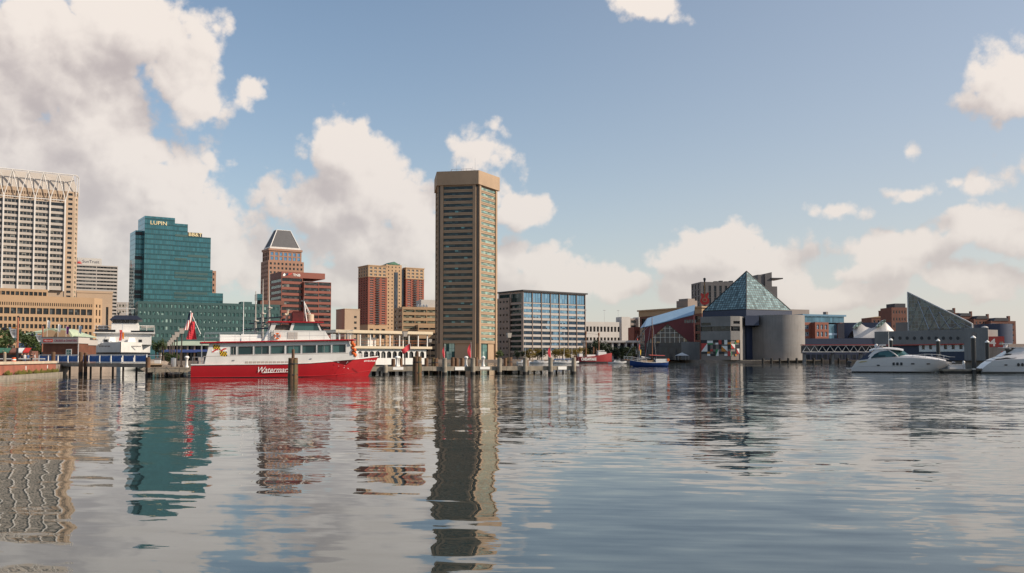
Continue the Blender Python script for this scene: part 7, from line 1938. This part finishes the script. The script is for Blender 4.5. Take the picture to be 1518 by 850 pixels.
# --- lightship, blue sailing boat and marina craft by the north shore
def lightship():
    Y = 430; ps = R(14); p0 = 853
    X0, bx, bz = boat_frame(p0, Y, ps); hb = 2.8
    r = thing('lightship', 'red lightship with big white letters and two brown masts', 'ship', (X0, Y + hb, 0), ps)
    z = lambda py, px: bz(py, bx(px)); L = bx(908)
    st = []
    for (px, py, f, fc) in ((853, 528.5, .6, .55), (858, 529.2, .9, .8), (868, 529.3, 1, .95), (880, 528.2, 1, .95), (892, 526, .9, .75), (900, 524.6, .6, .38), (905, 523.8, .25, .08), (908, 523.4, .02, .01)):
        st.append((bx(px), z(py, px), hb * f, .15 if px < 903 else 1.2, hb * fc, -.8 if px < 900 else .2))
    q = MB(); hull(q, st); h = q.build('hull', M['lightred'], r, smooth=38, fixn=True)
    q = MB(); S = hull_secs(st)
    for a, b_ in zip(S[:5], S[1:6]): q.quad((a[3][0], a[3][1] - .04, -.2), (b_[3][0], b_[3][1] - .04, -.2), (b_[3][0], b_[3][1] - .10, .75), (a[3][0], a[3][1] - .10, .75))
    q.build('boot_stripe', M['boot'], h)
    text_mesh('hull_lettering', 'CHESAPEAKE', 1.85, M['signwhite'], h, (bx(859.5), -hb - .16, z(534.6, 870)), ext=.01, bold=.05, sx=(bx(883.5) - bx(859.5)) / 11.7)
    q = MB(); q.box(bx(886), bx(898), -1.8, 1.8, z(527, 890), z(522, 890)); q.box(bx(887), bx(896), -1.4, 1.4, z(522, 890) + .01, z(519.5, 890)); q.build('wheelhouse', M['whitepaint'], r)
    q = MB()
    for i in range(4): q.box(bx(888 + i * 2.1), bx(889.4 + i * 2.1), -1.47, -1.42, z(521.6, 890), z(520.2, 890))
    q.build('wheelhouse_windows', M['glass'], r)
    q = MB(); q.box(bx(858), bx(863), -1.5, 1.5, z(529, 860), z(524.5, 860)); q.box(bx(870), bx(883), -1.2, 1.2, z(529, 876), z(526, 876)); q.build('deck_house', M['whitepaint'], r)
    for (px, py) in ((869.4, 492.5), (888.6, 494.5)):
        q = MB(); q.tube((bx(px), 0, 1), (bx(px), 0, z(py, px)), .33, .24, 8); q.lathe([(.34, 0), (.42, .4), (.42, 1.2), (.1, 1.5)], 10, (bx(px), 0, z(py, px) - 1.0)); q.build('mast', M['spar'], r)
    for (px, py, r_) in ((881, 514.5, .3), (885, 517, .22)):
        q = MB(); q.tube((bx(px), .2, z(529, px)), (bx(px), .2, z(py, px)), r_, r_, 8); q.build('funnel', M['spar'], r)
    q = MB(); q.tube((bx(907), 0, z(524, 907)), (bx(888.6), 0, z(496, 888)), .05, .05, 4); q.tube((bx(869.4), 0, z(494, 869)), (bx(888.6), 0, z(496, 888)), .04, .04, 4); q.build('stay', M['hotel'], r)
lightship()
def sailboat():
    Y = 262; ps = R(6); p0 = 992
    X0 = PX(936, Y)
    r = thing('sailing_boat', 'blue hulled sailing boat with two bare masts and signal flags', 'sailing boat', (X0, Y + 1.6, 0), ps)
    bx = lambda px: span(936, Y, px, ps); z = lambda py, px=960: PZ(py, Y); hb = 1.6
    st = []
    for (px, py, f, fc) in ((934.5, 534.2, .02, .01), (938, 535, .4, .15), (943, 536, .75, .5), (952, 537.2, 1, .8), (966, 538.2, 1, .85), (980, 538, .92, .75), (988, 537.4, .75, .55), (991, 537, .6, .4)):
        st.append((bx(px), z(py), hb * f, .25 if px > 937 else z(537.5), hb * fc, -.6 if px > 938 else .3))
    q = MB(); hull(q, st); h = q.build('hull', M['hullblue'], r, smooth=38, fixn=True)
    S = hull_secs(st)
    q = MB(); q.path([(s[0][0], s[0][1] - .01, s[0][2] + .06) for s in S], .07, 5); q.build('white_gunwale', M['whitepaint'], h)
    rail(r, [(bx(926), 0, z(533.5)), (bx(936), -.8, z(534.2)), (bx(944), -1.2, z(536)), (bx(958), -1.5, z(537.6))], .95, M['rail'], .06, name='bow_pulpit', step=1.0)
    q = MB(); q.tube((bx(940), 0, z(535)), (bx(925.5), 0, z(533.3)), .14, .1, 6); q.build('bowsprit', M['spar'], r)
    for (px, py) in ((946.6, 496), (968.3, 470)):
        q = MB(); q.tube((bx(px), 0, .5), (bx(px), 0, z(py)), .15, .08, 7); q.build('mast', M['hotel'] if px < 950 else M['spar'], r)
    q = MB()
    for a, b_ in (((968.3, 471), (956, 537)), ((968.3, 471), (974, 537)), ((968.3, 478), (946.6, 500)), ((946.6, 498), (926, 533))): q.tube((bx(a[0]), 0, z(a[1])), (bx(b_[0]), -.6, z(b_[1])), .025, .025, 4)
    q.build('rigging', M['steel'], r)
    q = MB(); q.box(bx(972), bx(989), -1.1, 1.1, z(538), z(532.3)); q.build('deck_house', M['whitepaint'], r, bevel=.06)
    q = MB(); q.loft([[(bx(px), y, z(527.8) + .25 * math.cos(y) + .12 * math.sin(px)) for y in (-1.3, -.7, 0, .7, 1.3)] for px in (963, 968, 974, 980, 986)]); q.build('canvas_awning', mat('faded_red_canvas', (.42, .07, .055), .8, .1), r)
    q = MB(); q.tube((bx(952), .1, z(529.5)), (bx(966), .1, z(531.5)), .2, .14, 7); q.build('furled_sail', M['whitepaint'], r)
    q = MB(); q.box(bx(950), bx(970), -.8, .8, z(537.4), z(534.6)); q.build('coachroof', M['tan'], r)
    q = MB(); q.tube((bx(990.5), -1.2, z(533.8)), (bx(990.5), -1.05, z(533.8)), .42, .42, 12); q.build('lifebuoy', M['lifeorange'], r)
    fl = thing('signal_flags', 'red, yellow and green signal flags hoisted on the blue sailing boat', 'flags', (X0, Y + 1.6, 0), ps)
    for (px, p0_, p1_, m_, nm) in ((949, 510, 518, MC['r'], 'red_flag'), (948.4, 514, 519, MC['o'], 'orange_flag'), (950.5, 518, 526.5, CG_['y'], 'yellow_flag'), (944, 517, 525, M['navy'], 'navy_flag'), (946, 501, 504, MC['r'], 'small_red_flag')):
        q = MB(); q.loft([[(bx(px - .9) + .1 * math.sin(3 * t), -.3, z(p0_) + (z(p1_) - z(p0_)) * t), (bx(px + 1.1) - .2 * t, -.3 + .1 * math.sin(4 * t), z(p0_) + (z(p1_) - z(p0_)) * t - .2)] for t in (0, .25, .5, .75, 1)]); q.build(nm, m_, fl)
    for (px, sh_, lab) in ((971, 1, 'person in a white shirt standing on the blue sailing boat'), (958, 0, 'person in black sitting forward on the blue sailing boat')):
        p = (X0 + math.cos(ps) * bx(px), Y + 1.2 + math.sin(ps) * bx(px), z(538.2) if sh_ else z(537.8)); person(p, R(40), cl[sh_], cl[2 if sh_ else 3], lab, 'people aboard the blue sailing boat', 0, .95)
sailboat()
def small_boat(px, Y, Lm, label, mast=0, kind=0, ps=0.0, cover=None):
    r = thing('moored_sailboat' if mast else 'small_boat', label, 'boat', (PX(px, Y), Y, 0), ps, 'small white craft moored by the north shore')
    hb = Lm * .16; st = []
    for t, f, zz in ((0, .7, .85), (.2, .95, .8), (.5, 1, .85), (.8, .65, 1.0), (.95, .2, 1.15), (1, .02, 1.2)): st.append((Lm * (t - .5), zz, hb * f, .1 if t < .9 else .6, hb * f * .8, -.4 if t < .9 else .3))
    q = MB(); hull(q, st); q.build('hull', M['gelcoat'], r, smooth=38, fixn=True)
    q = MB(); q.slab([(-Lm * .2, .86), (Lm * .22, .9), (Lm * .1, 1.5), (-Lm * .14, 1.6)], -hb * .6, hb * .6); q.build('cabin', M['gelcoat'], r)
    q = MB(); q.slab([(-Lm * .12, 1.1), (Lm * .12, 1.12), (Lm * .07, 1.38), (-Lm * .10, 1.42)], -hb * .6 - .03, -hb * .6 - .005); q.build('cabin_window', M['tint'], r)
    if cover: q = MB(); q.tube((-Lm * .45, 0, 1.9), (Lm * .05, 0, 2.1), .28, .2, 8); q.build('sail_cover', cover, r)
    if mast: q = MB(); q.tube((Lm * .08, 0, .8), (Lm * .08, 0, mast), .09, .05, 6); q.tube((Lm * .08, -.6, mast * .6), (Lm * .08, .6, mast * .6), .03, .03, 4); q.tube((Lm * .08, 0, mast), (Lm * .5, 0, 1.2), .02, .02, 4); q.build('mast', M['whitesteel'], r)
    return r
blue_ = mat('blue_sail_cover', (.03, .10, .24), .7, .1)
small_boat(834, 395, 8.5, 'white sailing yacht with a blue sail cover left of the lightship', 14, cover=blue_, ps=.1)
small_boat(826, 402, 6.5, 'white cabin boat just right of the rightmost feather flag', 0, ps=.2)
small_boat(846, 412, 8, 'white sailing yacht with a leaning mast behind the end pile', 13, cover=blue_, ps=.3)
small_boat(795, 408, 6, 'small white cabin boat below the dark round tree', 0, ps=-.2)
small_boat(803, 418, 6.5, 'white boat with a tall mast below the dark round tree', 11, ps=.15)
small_boat(777, 420, 7, 'white boat with a mast before the low dark trees', 12, ps=.4)
small_boat(915, 395, 8, 'grey white launch moored right of the red bow', 0, ps=.05)
# tall ship masts behind the red boat (hull hidden)
Yt = 268
r = thing('tall_ship', 'old three masted tall ship with bare pale masts behind the red boat', 'tall ship', (PX(392, Yt), Yt, 0), R(60))
st = []
for t, f, zz in ((0, .6, 4.2), (.2, .95, 3.6), (.5, 1, 3.4), (.8, .8, 3.8), (.95, .3, 4.3), (1, .03, 4.6)): st.append((44 * (t - .5), zz, 5.5 * f, .8, 5 * f, -.9))
q = MB(); hull(q, st); q.build('hull', M['boot'], r, smooth=38, fixn=True)
c6, s6 = math.cos(R(60)), math.sin(R(60))
for (px, py, d) in ((378, 432, -11), (388.5, 414, 0), (398, 400, 11)):
    wxp = PX(px, Yt + d * s6) - PX(392, Yt); ly = -(wxp - d * c6) * s6 if False else 0
    dd = (PX(px, Yt) - PX(392, Yt)) / (c6 - (px - 759) / FPX * s6)
    h = PZ(py, Yt + dd * s6)
    q = MB(); q.tube((dd, 0, 1), (dd, 0, h * .62), .42, .36, 8); q.tube((dd, 0, h * .6), (dd, 0, h), .22, .1, 8)
    for k in (.60, .46): q.box(dd - .7, dd + .7, -.7, .7, h * k, h * k + .25)
    q.build('mast', M['pale'], r)
    for k, w_ in ((.50, 9.5), (.27, 11)):
        q = MB(); q.tube((dd - .6 * w_ * .5, -w_ * .87, h * k), (dd + .6 * w_ * .5, w_ * .87, h * k), .24, .24, 6); q.build('yard', M['boot'], r)
    q = MB()
    for sg in (-1, 1):
        for o_ in (-1.2, 0, 1.2): q.tube((dd + o_, sg * 4.8, 3.6), (dd, 0, h * .62), .045, .03, 4)
    q.build('shrouds', M['boot'], r)
# quay bollards by the aquarium
qb = 'dark bollards along the aquarium quay'
for i in range(11):
    px = 1131 + i * 12.5; Y = 452
    r = thing('quay_bollard', ('dark bollard at the foot of the round drum' if i < 5 else 'dark bollard below the truss footbridge'), 'bollard', (PX(px, Y), Y, 0), 0, 'dark bollards at the foot of the drum' if i < 5 else 'dark bollards below the footbridge')
    q = MB(); q.lathe([(.62, -2), (.6, PZ(531.5, Y)), (.4, PZ(531, Y))], 10); q.build('post', M['wet'], r)
q = MB(); q.box(PX(1097, 455), PX(1300, 455), 454.2, 457, 1.1, 1.5); o = q.build('quay_walk', M['woodgrey']); tag(o, 'low timber quay walkway at the foot of the drum and footbridge', 'quay')
# white party tent by the hall
r = thing('party_tent', 'small white peaked tent before the dark glass of the hall', 'tent', (PX(1011, 488), 488, 1.2), .1)
q = MB(); q.add([(-3, -3, 2.6), (3, -3, 2.6), (3, 3, 2.6), (-3, 3, 2.6), (0, 0, 4.3)], [(0, 1, 4), (1, 2, 4), (2, 3, 4), (3, 0, 4)]); q.build('canopy', M['signwhite'], r)
for x in (-2.9, 2.9):
    for y in (-2.9, 2.9): q = MB(); q.tube((x, y, .02), (x, y, 2.6), .08); q.build('leg', M['steel'], r)
# far grey building between the striped tower and teal tower
b = Bld('far_building', 'pale grey distant building showing between the white ship mast and teal hotel', 'building', 168, 880, 204, R(20), 448)
mb = MB(); b.block(mb, 0, b.w, 0, 14, 0, b.h, front=(7, 9, .6, .35, .75, .3, WS('glass_pale', 'pale', 1, 1))); b.part('wall', mb, M['greystone']); b.windows(63)
